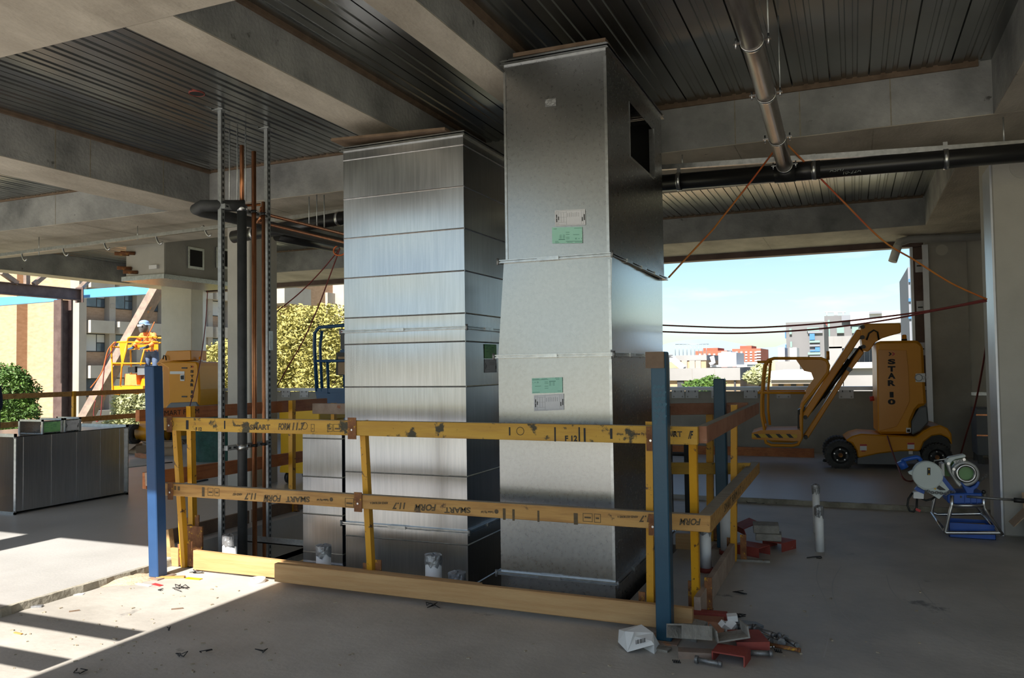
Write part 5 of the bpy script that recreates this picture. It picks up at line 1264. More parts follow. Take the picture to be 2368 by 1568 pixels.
# red hoses looped over the basket
cord('gas_hose', [qk(180, 545, -.16), qk(115, 640, -.2), qk(60, 850, -.2), qk(0, 960, -.2), qk(-80, 1060, -.2)], .014, 'cord_o', 'orange hose trailing from the raised basket down to the left')
cord('gas_hose', [qk(190, 540, -.15), qk(160, 640, -.18), qk(90, 760, -.2), qk(60, 1000, -.2), qk(45, 1250, -.2), qk(30, 1380, -.2), qk(-10, 1440, -.2), qk(-45, 1360, -.2), qk(-25, 1200, -.2)], .013, 'cord_r', 'red hose looping below the raised basket')
cord('gas_hose', [qk(640, 320, -.2), qk(600, 420, -.22), qk(550, 510, -.22), qk(480, 560, -.2), qk(380, 580, -.18)], .012, 'cord_o', 'orange hose crossing in front of the welder')
# ================================================================ BLUE SCISSOR LIFT behind the ribbed duct
BY = 10.2
def sp(px, py, dy=0): q = P(px, py, 'y', BY); return Vector((q.x, BY + dy, q.z))
B_ = thing('scissor_lift', sp(800, 1000), 'dark blue scissor lift platform half hidden behind the ribbed duct', 'lift')
B_.location.z = ZU
for dy in (0, .75):
    obj('guard_frame', MB().tube([sp(733, 905, dy), sp(727, 800, dy), sp(728, 770, dy), sp(738, 757, dy), sp(800, 752, dy), sp(900, 748, dy)], .028, 8), M['lift_blue'], B_)
    obj('mid_rail', MB().cyl(sp(730, 835, dy), sp(900, 833, dy), .022, n=8), M['lift_blue'], B_)
    obj('upright', MB().tube([sp(745, 765, dy), sp(740, 800, dy), sp(745, 905, dy)], .022, 8), M['lift_blue'], B_)
    obj('upright', MB().cyl(sp(757, 835, dy), sp(760, 910, dy), .022, n=8), M['lift_blue'], B_)
obj('platform', MB().prism([sp(729, 905), sp(860, 905), sp(860, 935), (sp(735, 935))], (0, .78, 0)), M['lift_blue'], B_)
obj('platform_lip', MB().prism([sp(733, 898, -.02), sp(860, 898, -.02), sp(860, 908, -.02), sp(733, 908, -.02)], (0, .02, 0)), M['lift_blue'], B_)
k_ = obj('notice_board', MB().prism([sp(760, 759, .3), sp(800, 758, .3), sp(800, 806, .3), sp(761, 807, .3)], (0, .01, 0)), M['lgrey'], B_)
obj('notice_print', MB().prism([sp(762, 762, .29), sp(798, 761, .29), sp(798, 768, .29), sp(762, 769, .29)], (0, .006, 0)), M['red'], k_)
obj('control_panel', MB().prism([sp(761, 808, .28), sp(800, 806, .28), sp(800, 850, .28), sp(763, 853, .28)], (0, .05, 0)), M['lift_blue'], B_)
obj('control_box', MB().prism([sp(773, 815, .05), sp(800, 815, .05), sp(800, 868, .05), sp(772, 868, .05)], (0, .18, 0)), M['black'], B_)
obj('paper_pouch', MB().prism([sp(779, 825, .03), sp(800, 825, .03), sp(800, 866, .03), sp(779, 866, .03)], (0, .02, 0)), M['card'], B_)
mb = MB()
for i in range(3):
    z0 = .45 + i * .13; mb.bar(sp(745, 0).xy.to_3d() * 1 + Vector((0, .2, z0)), sp(900, 0).xy.to_3d() + Vector((0, .2, z0 + .12)), .05, .06); mb.bar(sp(900, 0).xy.to_3d() + Vector((0, .26, z0)), sp(745, 0).xy.to_3d() + Vector((0, .26, z0 + .12)), .05, .06)
obj('scissor_arms', mb, M['lift_blue'], B_)
bx0 = sp(735, 900).x; bx1 = sp(890, 900).x
obj('chassis', MB().box((bx0, BY, .15), (bx1, BY + .78, .42)), M['lift_blue'], B_, bevel=.02)
for x in (bx0 + .15, bx1 - .15):
    for y in (BY - .02, BY + .70): obj('wheel', MB().cyl((x, y, ZU + .15), (x, y + .1, ZU + .15), .15, n=20), M['tyre'], B_)
# ================================================================ YELLOW TOOLBOX
ty = 8.35; a = P(648, 950, 'y', ty); b = P(738, 950, 'y', ty); td = P(796, 950, 'x', b.x).y - ty; z0 = P(655, 1090, 'y', ty).z; z1 = P(700, 948, 'y', ty).z
K_ = thing('site_toolbox', ((a.x + b.x) / 2, ty + td / 2, ZU), 'bright yellow steel site toolbox on castors behind the barricade', 'toolbox')
obj('body', MB().box((a.x, ty, z0), (b.x, ty + td, z1 - .14)), M['box_y'], K_, bevel=.008)
obj('lid', MB().box((a.x - .012, ty - .012, z1 - .135), (b.x + .012, ty + td + .01, z1)), M['box_y'], K_, bevel=.01)
obj('skid', MB().box((a.x, ty - .01, z0 - .015), (b.x, ty + td, z0 + .06)), M['box_y'], K_)
for x in (a.x + .08, b.x - .08):
    for y in (ty + .08, ty + td - .1): 
        w_ = obj('castor', MB().cyl((x - .025, y, ZU + .075), (x + .025, y, ZU + .075), .075, n=18), M['black'], K_)
        obj('castor_fork', MB().box((x - .035, y - .03, ZU + .07), (x + .035, y + .03, z0 - .01)), M['zinc'], w_)
# ================================================================ GREEN TARP HEAP, CARDBOARD AND SCRAP behind barricade
c = P(470, 1068, 'z', ZU); random.seed(11)
mb = MB(); n, m_ = 30, 12; vs = []
for j in range(m_ + 1):
    ph = j / m_
    for i in range(n):
        th = 2 * math.pi * i / n; rr = (1 - .75 * ph ** 1.6) * (1 + .10 * math.sin(3 * th + 4 * ph) + .07 * math.sin(7 * th + 9 * ph) + random.uniform(-.03, .03))
        vs.append((c.x + .62 * rr * math.cos(th), c.y + .45 + .45 * rr * math.sin(th), ZU + .82 * ph ** .8 * (1 + .06 * math.sin(5 * th)) if j < m_ else ZU + .84))
mb.add(vs, [(j * n + i, j * n + (i + 1) % n, (j + 1) * n + (i + 1) % n, (j + 1) * n + i) for j in range(m_) for i in range(n)], True)
mb.f.append(tuple(m_ * n + i for i in range(n))); mb.sm.append(True)
obj('tarpaulin_heap', mb, M['tarp'], None, 'dark green tarpaulin-covered heap behind the left barricade', 'tarpaulin')
def carton(px, py, w, d, h, rz, label, open_=True):
    c = P(px, py, 'z', ZU); T_ = thing('cardboard_box', c, label, 'box', 'cardboard on the raised floor'); T_.rotation_euler.z = rad(rz)
    t = .006; mb = MB()
    for a_, b_ in (((-w / 2, -d / 2, 0), (w / 2, -d / 2 + t, h)), ((-w / 2, d / 2 - t, 0), (w / 2, d / 2, h)), ((-w / 2, -d / 2, 0), (-w / 2 + t, d / 2, h)), ((w / 2 - t, -d / 2, 0), (w / 2, d / 2, h)), ((-w / 2, -d / 2, 0), (w / 2, d / 2, t))): mb.box(a_, b_)
    o = obj('body', mb, M['card'], None); o.parent = T_; o.location = (0, 0, 0)
    if open_:
        for s_ in (-1, 1):
            fl = obj('flap', MB().obox((0, 0, 0), (w, d * .45, t), Matrix.Rotation(rad(-35 * s_), 3, 'X')), M['card'], None, center=(0, 0, 0)); fl.parent = T_; fl.location = (0, s_ * (d / 2 + d * .18), h - .02)
    return T_
carton(386, 1052, .42, .30, .22, 20, 'open brown cardboard box behind the left blue post')
carton(322, 1046, .50, .36, .14, -15, 'flattened dark open carton left of the blue post', True)
sheet = MB().prism([P(296, 1082, 'z', ZU), P(345, 1076, 'z', ZU), P(340, 1062, 'z', ZU), P(300, 1064, 'z', ZU)], (0, 0, .012))
obj('plaster_sheet', sheet, M['column'], None, 'pale board offcut lying on the floor beside the floor duct', 'board')
obj('timber_offcut', MB().bar(P(318, 1052, 'z', ZU + .03), P(345, 1058, 'z', ZU + .03), .09, .06), M['timber_r'], None, 'short red timber offcut on the floor left of the blue post', 'timber')
for (a_, b_, r_, lab) in (((375, 1071), (398, 1069), .012, 'thin dark rod on the floor behind the corner posts'), ((448, 1115), (478, 1109), .02, 'dark steel offcut on the floor behind the middle rail')):
    obj('steel_offcut', MB().bar(P(*a_, 'z', ZU + r_ / 2), P(*b_, 'z', ZU + r_ / 2), .05, r_), M['black'], None, lab, 'offcut', 'steel offcuts on the raised floor')
obj('timber_beam', MB().box((P(1500, 1036, 'y', 13.2).x, 13.2, ZU), (P(1882, 1036, 'y', 13.2).x, 13.3, ZU + .13)), M['timber_r'], None, 'long red-brown timber lying along the far parapet wall', 'timber')
obj('steel_tube', MB().cyl((P(1500, 1030, 'y', 12.9).x, 12.9, ZU + .03), (P(1595, 1030, 'y', 12.9).x, 12.9, ZU + .03), .03, n=10), M['black'], None, 'short dark tube lying before the red-brown timber', 'tube')
a = P(1560, 987, 'y', 7.6); b = P(1594, 986, 'y', 7.6)
obj('battery_tray', MB().box((a.x - .1, 7.6, a.z - .03), (b.x, 7.75, a.z)).box((a.x - .1, 7.62, ZU - .05), (a.x - .05, 7.72, a.z - .03)).box((b.x - .06, 7.62, ZU - .05), (b.x - .01, 7.72, a.z - .03)), M['black'], None, 'low dark trestle behind the top rail right of the tall duct', 'trestle')
# ================================================================ PIPE CUTTING SAW
SP = Plane(.70, 7.74, 3)
def sc(cx, cy, v=0.0): return SP(2040 + cx / 6.03, 1000 + cy / 6.03, v)
sn = SP.n
S0 = thing('pipe_saw', (.95, 7.8, 0), 'blue and white pipe cutting saw on tubular stand by the right column', 'saw')
def spoly(name, pts, v0, v1, mt, par=None, bevel=0.0): return obj(name, MB().prism([sc(x, y, v0) for x, y in pts], sn * (v1 - v0)), M[mt], par or S0, bevel=bevel)
def disc(name, cx, cy, r, v0, v1, mt, par=None, n=36):
    c = sc(cx, cy, v0); rr = (sc(cx + r, cy, v0) - c).length
    return obj(name, MB().cyl(c, c + sn * (v1 - v0), rr, n=n), M[mt], par or S0)
def sring(name, cx, cy, ro, ri, v0, v1, mt, par=None):
    c = sc(cx, cy, v0); k = (sc(cx + 1, cy, v0) - c).length
    return obj(name, MB().ring(c, c + sn * (v1 - v0), ro * k, ri * k, 40), M[mt], par or S0)
gd = disc('blade_guard', 628, 592, 213, -.03, .03, 'saw_white')
obj('guard_rim', MB().ring(sc(628, 592, -.034), sc(628, 592, .034), (sc(628 + 215, 592) - sc(628, 592)).length, (sc(628 + 200, 592) - sc(628, 592)).length, 40), M['saw_white'], gd)
spoly('guard_tail', [(480, 740), (700, 870), (785, 922), (870, 840), (930, 795), (835, 672), (700, 700)], -.025, .025, 'saw_white', gd)
spoly('guard_lug', [(440, 515), (360, 552), (370, 575), (430, 600), (460, 560)], -.02, .02, 'saw_white', gd)
k = spoly('warning_label', [(622, 485), (664, 485), (664, 588), (622, 588)], -.036, -.030, 'ink', gd)
for y in (500, 570): spoly('warning_triangle', [(632, y + 14), (645, y - 10), (657, y + 14)], -.039, -.036, 'box_y', k)
spoly('warning_triangle', [(700, 775), (740, 750), (745, 795)], -.030, -.026, 'box_y', gd)
spoly('blade_slot', [(750, 775), (785, 728), (880, 795), (870, 800), (800, 800)], -.030, -.024, 'black', gd)
hb = obj('saw_handle', MB().cyl(sc(255, 400), sc(315, 500), .034, n=16), M['saw_blue'], S0)
obj('handle_arm', MB().tube([sc(275, 405), sc(300, 385), sc(400, 360), sc(480, 345), sc(510, 355), sc(540, 395)], .018, 10), M['saw_blue'], hb)
drum = disc('motor_drum', 1160, 560, 178, .12, .34, 'saw_green')
disc('motor_body', 960, 560, 95, .14, .30, 'saw_green')
disc('clamp_bore', 1165, 568, 112, .02, .10, 'saw_green')
sring('clamp_ring', 1165, 568, 146, 108, -.03, .05, 'chrome')
sring('clamp_shell', 1160, 575, 196, 146, .0, .07, 'saw_grey')
spoly('clamp_arm', [(878, 400), (945, 425), (968, 560), (1030, 650), (1110, 720), (1085, 770), (1035, 722), (935, 560)], -.01, .08, 'saw_grey', bevel=.006)
ta = spoly('top_lever', [(880, 400), (930, 345), (1010, 330), (1145, 303), (1165, 320), (1160, 345), (1020, 372), (970, 400), (945, 445), (905, 440)], -.02, .07, 'saw_white', bevel=.006)
k = spoly('name_plate', [(985, 392), (1150, 355), (1160, 395), (1000, 432)], -.026, -.018, 'saw_grey', ta)
text('lettering', 'GEH', .030, sc(1015, 425, -.028), (sc(1150, 392, 0) - sc(1015, 425, 0)), (0, 0, 1), M['ink'], k, .0008, 1.3)
for x, y in ((918, 430), (992, 508), (1135, 372)): disc('pivot_bolt', x, y, 22, -.03, -.01, 'chrome', ta, 14)
obj('pull_rod', MB().cyl(sc(720, 392, -.01), sc(980, 355, -.01), .006, n=8), M['chrome'], S0)
spoly('cradle', [(1085, 682), (1120, 705), (1160, 745), (1225, 765), (1290, 735), (1330, 675), (1365, 690), (1330, 765), (1280, 800), (1272, 852), (1180, 852), (1140, 775)], -.01, .12, 'saw_blue', bevel=.004)
bd = spoly('body', [(905, 862), (950, 845), (1420, 842), (1440, 870), (1445, 985), (930, 992), (905, 960)], -.02, .26, 'saw_blue', bevel=.008)
spoly('body_bracket', [(835, 612), (860, 606), (1050, 850), (1000, 862), (835, 700)], .03, .12, 'saw_blue')
for x in (1140, 1225, 1310): spoly('body_rib', [(x, 868), (x + 10, 868), (x + 10, 985), (x, 985)], -.03, -.02, 'saw_blue', bd)
disc('body_hole', 1092, 893, 16, -.024, -.018, 'black', bd, 14)
mid = [(880, 800), (1040, 800), (1040, 700), (1380, 720), (1380, 845), (880, 845)]
spoly('motor_block', [(840, 450), (880, 440), (885, 620), (845, 622)], .05, .2, 'saw_grey')
# tubular stand
st = obj('stand', MB().tube([sc(965, 870, -.03), sc(965, 1010, -.03), sc(945, 1080, -.03), sc(870, 1375, -.03), sc(885, 1395, -.03), sc(920, 1388, -.03), sc(1620, 1390, -.03), sc(1660, 1405, -.03), sc(1665, 1420, -.03), sc(1420, 1060, -.03), sc(1405, 1000, -.03), sc(1405, 850, -.03)], .0155, 10), M['chrome'], S0)
obj('stand_rear', MB().tube([sc(820, 900, .30), sc(815, 950, .30), sc(765, 1180, .30), sc(770, 1205, .30), sc(840, 1230, .30), sc(1480, 1225, .30), sc(1490, 1200, .30), sc(1350, 1030, .30), sc(1345, 950, .30)], .0145, 10), M['chrome'], S0)
obj('stand_cross', MB().cyl(sc(960, 1013, -.03), sc(1400, 1013, -.03), .0155, n=10).cyl(sc(870, 1385, -.03), sc(765, 1205, .30), .0145, n=10).cyl(sc(1640, 1400, -.03), sc(1485, 1215, .30), .0145, n=10), M['chrome'], S0)
obj('feed_lever', MB().cyl(sc(1170, 885, -.035), sc(1820, 927, -.06), .0105, n=10), M['bolt'], S0)
obj('lever_grip', MB().cyl(sc(1812, 926, -.06), sc(1960, 938, -.066), .020, n=14), M['black'], S0)
obj('lock_knob', MB().ball(sc(1405, 822, -.03), .018, 10), M['black'], S0)
obj('switch_box', MB().prism([sc(x, y, .0) for x, y in [(440, 835), (500, 828), (582, 862), (578, 928), (520, 925), (438, 918)]], sn * .07), M['pvc'], S0)
spoly('switch_bracket', [(455, 800), (490, 760), (600, 820), (590, 862), (500, 830)], .02, .06, 'saw_blue')
obj('power_lead', MB().tube([sc(430, 850, .03), sc(370, 930, .02), sc(352, 1020, .0), sc(385, 1095, .0), sc(440, 1105, .0), sc(480, 1050, .0), sc(490, 930, .02)], .009, 8), M['rubber'], S0)
obj('power_lead', MB().tube([sc(550, 930, .05), sc(620, 960, .05), sc(700, 945, .05), sc(770, 900, .06)], .009, 8), M['rubber'], S0)
obj('red_tag', MB().prism([sc(x, y, -.01) for x, y in [(470, 1050), (540, 1080), (525, 1112), (462, 1082)]], sn * .004), M['red'], S0)
mb = MB()
def chain(mb, pts, n):
    pts = [Vector(p) for p in pts]
    for i in range(n):
        t = (i + .5) / n * (len(pts) - 1); j = min(int(t), len(pts) - 2); p_ = pts[j].lerp(pts[j + 1], t - j); d_ = (pts[j + 1] - pts[j]).normalized()
        a_ = sn if i % 2 else Vector((0, 0, 1)); b_ = d_.cross(a_).normalized(); L_ = (pts[-1] - pts[0]).length / n * .85
        mb.tube([p_ + d_ * (L_ * math.cos(q)) + b_ * (.011 * math.sin(q)) for q in [k_ * math.pi / 4 for k_ in range(8)]], .0035, 5, closed=True)
chain(mb, [sc(590, 795, -.04), sc(680, 830, -.04), sc(780, 832, -.04), sc(880, 850, -.04), sc(930, 820, -.04), sc(1000, 825, -.03)], 16)
chain(mb, [sc(1360, 705, .1), sc(1420, 690, .12), sc(1530, 640, .2)], 8)
obj('chain', mb, M['bolt'], S0)
# blue tool tray under it
T_ = thing('tool_tray', (.95, 7.95, 0), 'deep blue steel tool tray on the floor under the saw stand', 'tray')
a = sc(1105, 1372, .02); x0 = sc(1100, 1372, .05).x - .02; x1 = sc(1600, 1372, .05).x; yy = 7.80; d_ = .22; h_ = .125
mb = MB(); t = .004; x0 -= .06
mb.box((x0, yy, 0), (x1, yy + t, h_)); mb.box((x0, yy + d_, 0), (x1, yy + d_ + t, h_)); mb.box((x0, yy, 0), (x0 + t, yy + d_, h_)); mb.box((x1 - t, yy, 0), (x1, yy + d_, h_)); mb.box((x0, yy, 0), (x1, yy + d_, t))
obj('tray', mb, M['saw_blue'], T_)
obj('contents', MB().obox(((x0 + x1) / 2, yy + d_ / 2, .075), (.26, .14, .05), Matrix.Rotation(rad(12), 3, 'Z')), M['card'], T_)
# ---------------- carton at the right picture edge
cx_, cy_ = 1.40, 7.70
T_ = thing('carton', (cx_, cy_, 0), 'open white and blue carton at the right picture edge', 'box')
mb = MB(); w, d_, h_, t = .27, .24, .27, .005
mb.box((cx_ - w / 2, cy_ - d_ / 2, 0), (cx_ + w / 2, cy_ - d_ / 2 + t, h_)); mb.box((cx_ - w / 2, cy_ + d_ / 2 - t, 0), (cx_ + w / 2, cy_ + d_ / 2, h_)); mb.box((cx_ - w / 2, cy_ - d_ / 2, 0), (cx_ - w / 2 + t, cy_ + d_ / 2, h_)); mb.box((cx_ + w / 2 - t, cy_ - d_ / 2, 0), (cx_ + w / 2, cy_ + d_ / 2, h_)); mb.box((cx_ - w / 2, cy_ - d_ / 2, 0), (cx_ + w / 2, cy_ + d_ / 2, t))
obj('body', mb, M['carton'], T_)
obj('flap', MB().obox((cx_ - w / 2 - .055, cy_, h_ - .055), (.005, d_, .16), Matrix.Rotation(rad(42), 3, 'Y')), M['card'], T_)
obj('flap', MB().obox((cx_, cy_ + d_ / 2 + .03, h_ + .06), (w, .005, .14), Matrix.Rotation(rad(-20), 3, 'X')), M['card'], T_)
obj('print_panel', MB().box((cx_ - w / 2 + .02, cy_ - d_ / 2 - .001, .03), (cx_ - w / 2 + .07, cy_ - d_ / 2, .20)), M['saw_blue'], T_)
# ---------------- steel cabinet beyond the right column
a = P(2256, 1046, 'z', ZU); ky = 13.0
xa = P(2258, 990, 'y', ky).x; xb = xa + .62; z1 = P(2258, 945, 'y', ky).z
T_ = thing('steel_cabinet', ((xa + xb) / 2, ky + .25, ZU), 'grey steel cabinet half hidden behind the right column', 'cabinet')
obj('body', MB().box((xa, ky, ZU + .12), (xb, ky + .55, z1)), M['lgrey'], T_, bevel=.01)
obj('front_panel', MB().box((xa + .19, ky - .015, ZU + .14), (xb, ky, z1 - .05)), M['galv_trim'], T_)
for q in (.35, .72): obj('copper_strip', MB().box((xa, ky - .012, ZU + .12 + (z1 - ZU) * q), (xa + .18, ky - .002, ZU + .14 + (z1 - ZU) * q)), M['copper'], T_)
for x in (xa + .04, xb - .04):
    for y in (ky + .05, ky + .5): obj('foot', MB().box((x - .03, y - .03, ZU), (x + .03, y + .03, ZU + .12)), M['black'], T_)
# ================================================================ SCRAP PILE, FRONT RIGHT
def dc(cx, cy): return (1400 + cx / 5.148, 1380 + cy / 5.148)
def rotm(rx=0, ry=0, rz=0): return Matrix.Rotation(rad(rz), 3, 'Z') @ Matrix.Rotation(rad(ry), 3, 'Y') @ Matrix.Rotation(rad(rx), 3, 'X')
def channel(px, L_, w, h, t, R_, mt, label, z=0.0, hole=False, group='steel channel offcuts in the scrap pile', name='channel_offcut', pos=None):
    """C-section offcut lying web up"""
    c = P(*px, 'z', 0) if pos is None else Vector(pos); mb = MB()
    for ctr, sz in (((0, 0, h - t / 2), (L_, w, t)), ((0, w / 2 - t / 2, h / 2 - t / 2), (L_, t, h - t)), ((0, -w / 2 + t / 2, h / 2 - t / 2), (L_, t, h - t))):
        mb.obox(R_ @ Vector(ctr), sz, R_)
    lo = min(v.z for v in mb.v)
    for v in mb.v: v += Vector((c.x, c.y, z - lo))
    T_ = obj(name, mb, M[mt], None, label, 'offcut', group)
    if hole:
        q = R_ @ Vector((0, 0, h + .0005)); q = q + Vector((c.x, c.y, z - lo)); nn = R_ @ Vector((0, 0, 1))
        obj('bolt_hole', MB().cyl(q - nn * .001, q + nn * .0008, .009, n=14), M['ink_f'], T_)
        obj('washer_mark', MB().ring(q - nn * .001, q + nn * .0012, .017, .011, 16), M['rust_steel'], T_)
    return T_
channel(dc(1000, 660), .175, .165, .07, .008, rotm(-16, 10, 40), 'mortar', 'grey cement-coated square plate with a bolt, front of scrap pile', .03, True)
channel(dc(1470, 640), .15, .17, .06, .008, rotm(172, 4, 112), 'mortar', 'grey cement-coated channel lying open side up in scrap pile', .055)
channel(dc(1500, 760), .13, .165, .055, .007, rotm(0, 0, 84), 'primer', 'red primed channel at the very front of the scrap pile', 0)
channel(dc(1700, 600), .17, .20, .06, .007, rotm(0, 0, 22), 'primer', 'dark red channel with worn face at right of scrap pile', 0)
channel(dc(1250, 300), .19, .06, .06, .006, rotm(0, 0, 4), 'primer', 'clean red channel against the toe board end', .0)
channel(dc(1230, 390), .17, .11, .06, .006, rotm(0, 0, 8), 'timber_sr', 'brown rusty channel behind the grey plates', 0)
channel(dc(1000, 470), .17, .13, .06, .006, rotm(12, 0, -22), 'mortar', 'cement-splashed rusty channel beside the right blue post', 0)
channel(dc(1080, 720), .18, .07, .035, .006, rotm(0, 0, 12), 'rust_steel', 'rusty flat bracket under the grey square plate', 0)
channel(dc(640, 625), .12, .06, .012, .004, rotm(0, 0, -12), 'mortar', 'thin dusty plate at the foot of the right blue post', 0)
def bolt(px, rz, L_, r, label, mt='bolt', z=None):
    c = P(*px, 'z', 0); d = Vector((math.cos(rad(rz)), math.sin(rad(rz)), 0)); z = r * 1.7 if z is None else z
    a = Vector((c.x, c.y, z)); T_ = thing('anchor_bolt', a - Vector((0, 0, z)), label, 'bolt', 'loose bolts in the scrap pile')
    obj('shank', MB().cyl(a, a + d * L_, r, n=12), M[mt], T_)
    obj('head', MB().cyl(a - d * r * 1.2, a, r * 1.75, n=6), M[mt], T_)
    obj('tip', MB().cyl(a + d * L_, a + d * (L_ + r * 1.2), r * 1.25, r * 1.05, n=12), M[mt], T_)
bolt(dc(1105, 800), -8, 0.105, 0.0123, 'long dark bolt lying in front of the scrap pile')
bolt(dc(1725, 725), 14, 0.093, 0.0145, 'thick bolt with sleeve beside the red channels')
bolt(dc(2095, 585), 100, 0.102, 0.0130, 'bolt pointing back at the right of the scrap pile')
bolt(dc(2150, 545), -55, 0.099, 0.0116, 'bolt at the far right tip of the scrap pile')
bolt(dc(1820, 440), -40, 0.111, 0.0145, 'rusty bolt behind the dark red channel')
bolt(dc(1950, 575), 150, 0.119, 0.0116, 'bolt half under the dark red channel')
bolt(dc(1570, 415), 15, 0.085, 0.0159, 'bolt lying behind the broken white foam')
bolt(dc(1960, 610), -12, 0.145, 0.0101, 'long rusty bolt at the right edge of the scrap pile', 'rust')
def screw(px, rz, L_, label):
    c = P(*px, 'z', 0); d = Vector((math.cos(rad(rz)), math.sin(rad(rz)), 0)); a = Vector((c.x, c.y, .03))
    T_ = thing('screw', (c.x, c.y, 0), label, 'screw', 'bright screws in the scrap pile')
    obj('shank', MB().cyl(a, a + d * L_ - Vector((0, 0, .02)), .0035, n=8), M['chrome'], T_); obj('head', MB().cyl(a - d * .006, a, .008, n=8), M['chrome'], T_)
screw(dc(1860, 490), -18, 0.098, 'bright silver screw on top of the scrap pile')
screw(dc(2000, 665), 178, 0.090, 'bright silver screw at the lower right of the scrap pile')
# spiral rubber plugs
def coil(px, rz, label):
    c = P(*px, 'z', 0); d = Vector((math.cos(rad(rz)), math.sin(rad(rz)), 0)); s_ = Vector((-d.y, d.x, 0)); pts = []
    for i in range(40): t = i * .62; pts.append(Vector((c.x, c.y, .010)) + d * (i * .0010) + s_ * (.006 * math.cos(t)) + Vector((0, 0, .006 * math.sin(t))))
    obj('coil_spring', MB().tube(pts, .0028, 5), M['black'], None, label, 'coil', 'black coils in the scrap pile')
coil(dc(2010, 660), -5, 'black coil at the right of the scrap pile'); coil(dc(800, 790), 10, 'black coil left of the front bolt')
mb = MB().prism([P(*dc(x, y), 'z', 0) for x, y in [(1470, 330), (1500, 290), (1790, 325), (1885, 370), (1820, 390), (1560, 350)]], (0, 0, .014))
obj('rubber_strip', mb, M['lgrey'], None, 'dark grey rubber strip behind the scrap pile', 'strip')
random.seed(21)
def tangle(px, r, n, label, mt='black', z=.012, cat='wire'):
    c = P(*px, 'z', 0); pts = [Vector((c.x + random.gauss(0, r), c.y + random.gauss(0, r * .7), abs(random.gauss(0, z)) + .003)) for _ in range(n)]
    mb = MB()
    for i in range(n - 2): mb.tube([pts[i], pts[i + 1], pts[i + 2]], .0028, 4)
    obj('wire_scrap', mb, M[mt], None, label, cat, 'tie wire scraps on the floor')
tangle(dc(1600, 255), .02, 12, 'black tangled scrap on the floor behind the scrap pile')
# torn white foam
random.seed(4); c = P(*dc(1450, 430), 'z', 0); mb = MB()
for i in range(6):
    mb.obox((c.x + random.uniform(-.035, .035), c.y + random.uniform(-.03, .03), .035 + random.uniform(-.01, .06)), (random.uniform(.03, .06), random.uniform(.03, .05), random.uniform(.02, .05)), rotm(random.uniform(-40, 40), random.uniform(-40, 40), random.uniform(0, 90)))
obj('foam_block', mb, M['carton'], None, 'broken white foam block among the scrap steel', 'foam')
# crumpled white carton with barcode
c = P(1470, 1503, 'z', 0)
T_ = thing('crumpled_carton', c, 'crumpled white carton with barcode before the toe board', 'box')
def dp(cx, cy, dy=0, z=None):
    q = P(*dc(cx, cy), 'y', c.y + dy); return q
F = [dp(150, 540, .03), dp(262, 660, -.06), dp(580, 570, -.03), dp(570, 430, .05), dp(430, 330, .10), dp(160, 390, .08), dp(232, 412, .0), dp(340, 420, -.01), dp(350, 470, .0), dp(548, 525, -.02)]
F[1].z = max(F[1].z, .002)
bk_ = [v + Vector((.02, .12, -.01)) for v in F]
mb = MB().add(F, [(0, 1, 6), (0, 6, 5), (1, 8, 7, 6), (1, 9, 8), (1, 2, 9), (2, 3, 9)]).add([F[5], F[4], F[3], F[9], F[8], F[7], F[6]], [(0, 1, 2, 3, 4, 5, 6)])
g = [Vector((v.x, v.y, .001)) for v in (F[0], F[1], F[2], F[2] + Vector((0, .14, 0)), F[0] + Vector((0, .14, 0)))]
mb.add([F[0], F[5], F[4], F[3], F[2], g[2], g[3], g[4]], [(0, 7, 6, 5, 4), (0, 1, 7), (1, 2, 6, 7), (2, 3, 6), (3, 4, 5, 6)])
obj('carton_body', mb, M['carton'], T_)
o_ = dp(365, 565, -.028); rt = dp(485, 535, -.028) - o_; mb = MB(); n_ = rt.normalized().cross(Vector((0, 0, 1)))
for i, w_ in enumerate((2, 1, 3, 1, 1, 2, 3, 1, 2, 1, 3, 1)):
    x = i / 12; a = o_ + rt * x + n_ * .004
    mb.prism([a, a + rt * (.022 * w_), a + rt * (.022 * w_) + Vector((0, 0, .022)), a + Vector((0, 0, .022))], n_ * .001)
obj('barcode', mb, M['ink'], T_)
# ---------------- second pile behind the right side of the barricade
def bc_(cx, cy): return (1690 + cx / 7.126, 1100 + cy / 7.126)
g2 = 'steel and block offcuts behind the barricade'
channel(bc_(350, 1290), .22, .17, .075, .007, rotm(0, 0, -25), 'primer', 'dusty red channel at the left of the far scrap stack', 0, group=g2)
channel(bc_(300, 1090), .20, .15, .06, .007, rotm(20, 0, -60), 'primer', 'tilted red channel leaning on the far scrap stack', .075, group=g2)
channel(bc_(800, 1200), .20, .18, .07, .007, rotm(0, 0, 62), 'primer', 'dusty red channel at the right of the far scrap stack', 0, group=g2)
c = P(*bc_(620, 1210), 'z', 0)
obj('packing_block', MB().obox((c.x, c.y + .03, .10), (.20, .15, .055), rotm(0, 0, 4)), M['mortar'], None, 'lower rusty cement-coated block on the far scrap stack', 'block', g2, bevel=.004)
obj('packing_block', MB().obox((c.x - .02, c.y + .04, .165), (.20, .15, .065), rotm(3, 0, 8)), M['mortar'], None, 'upper cement-coated block on the far scrap stack', 'block', g2, bevel=.004)
c = P(*bc_(280, 1410), 'z', 0); obj('steel_plate', MB().obox((c.x, c.y, .008), (.32, .05, .016), rotm(0, 0, 8)), M['mortar'], None, 'dusty grey flat bar at the foot of the right side post', 'plate')
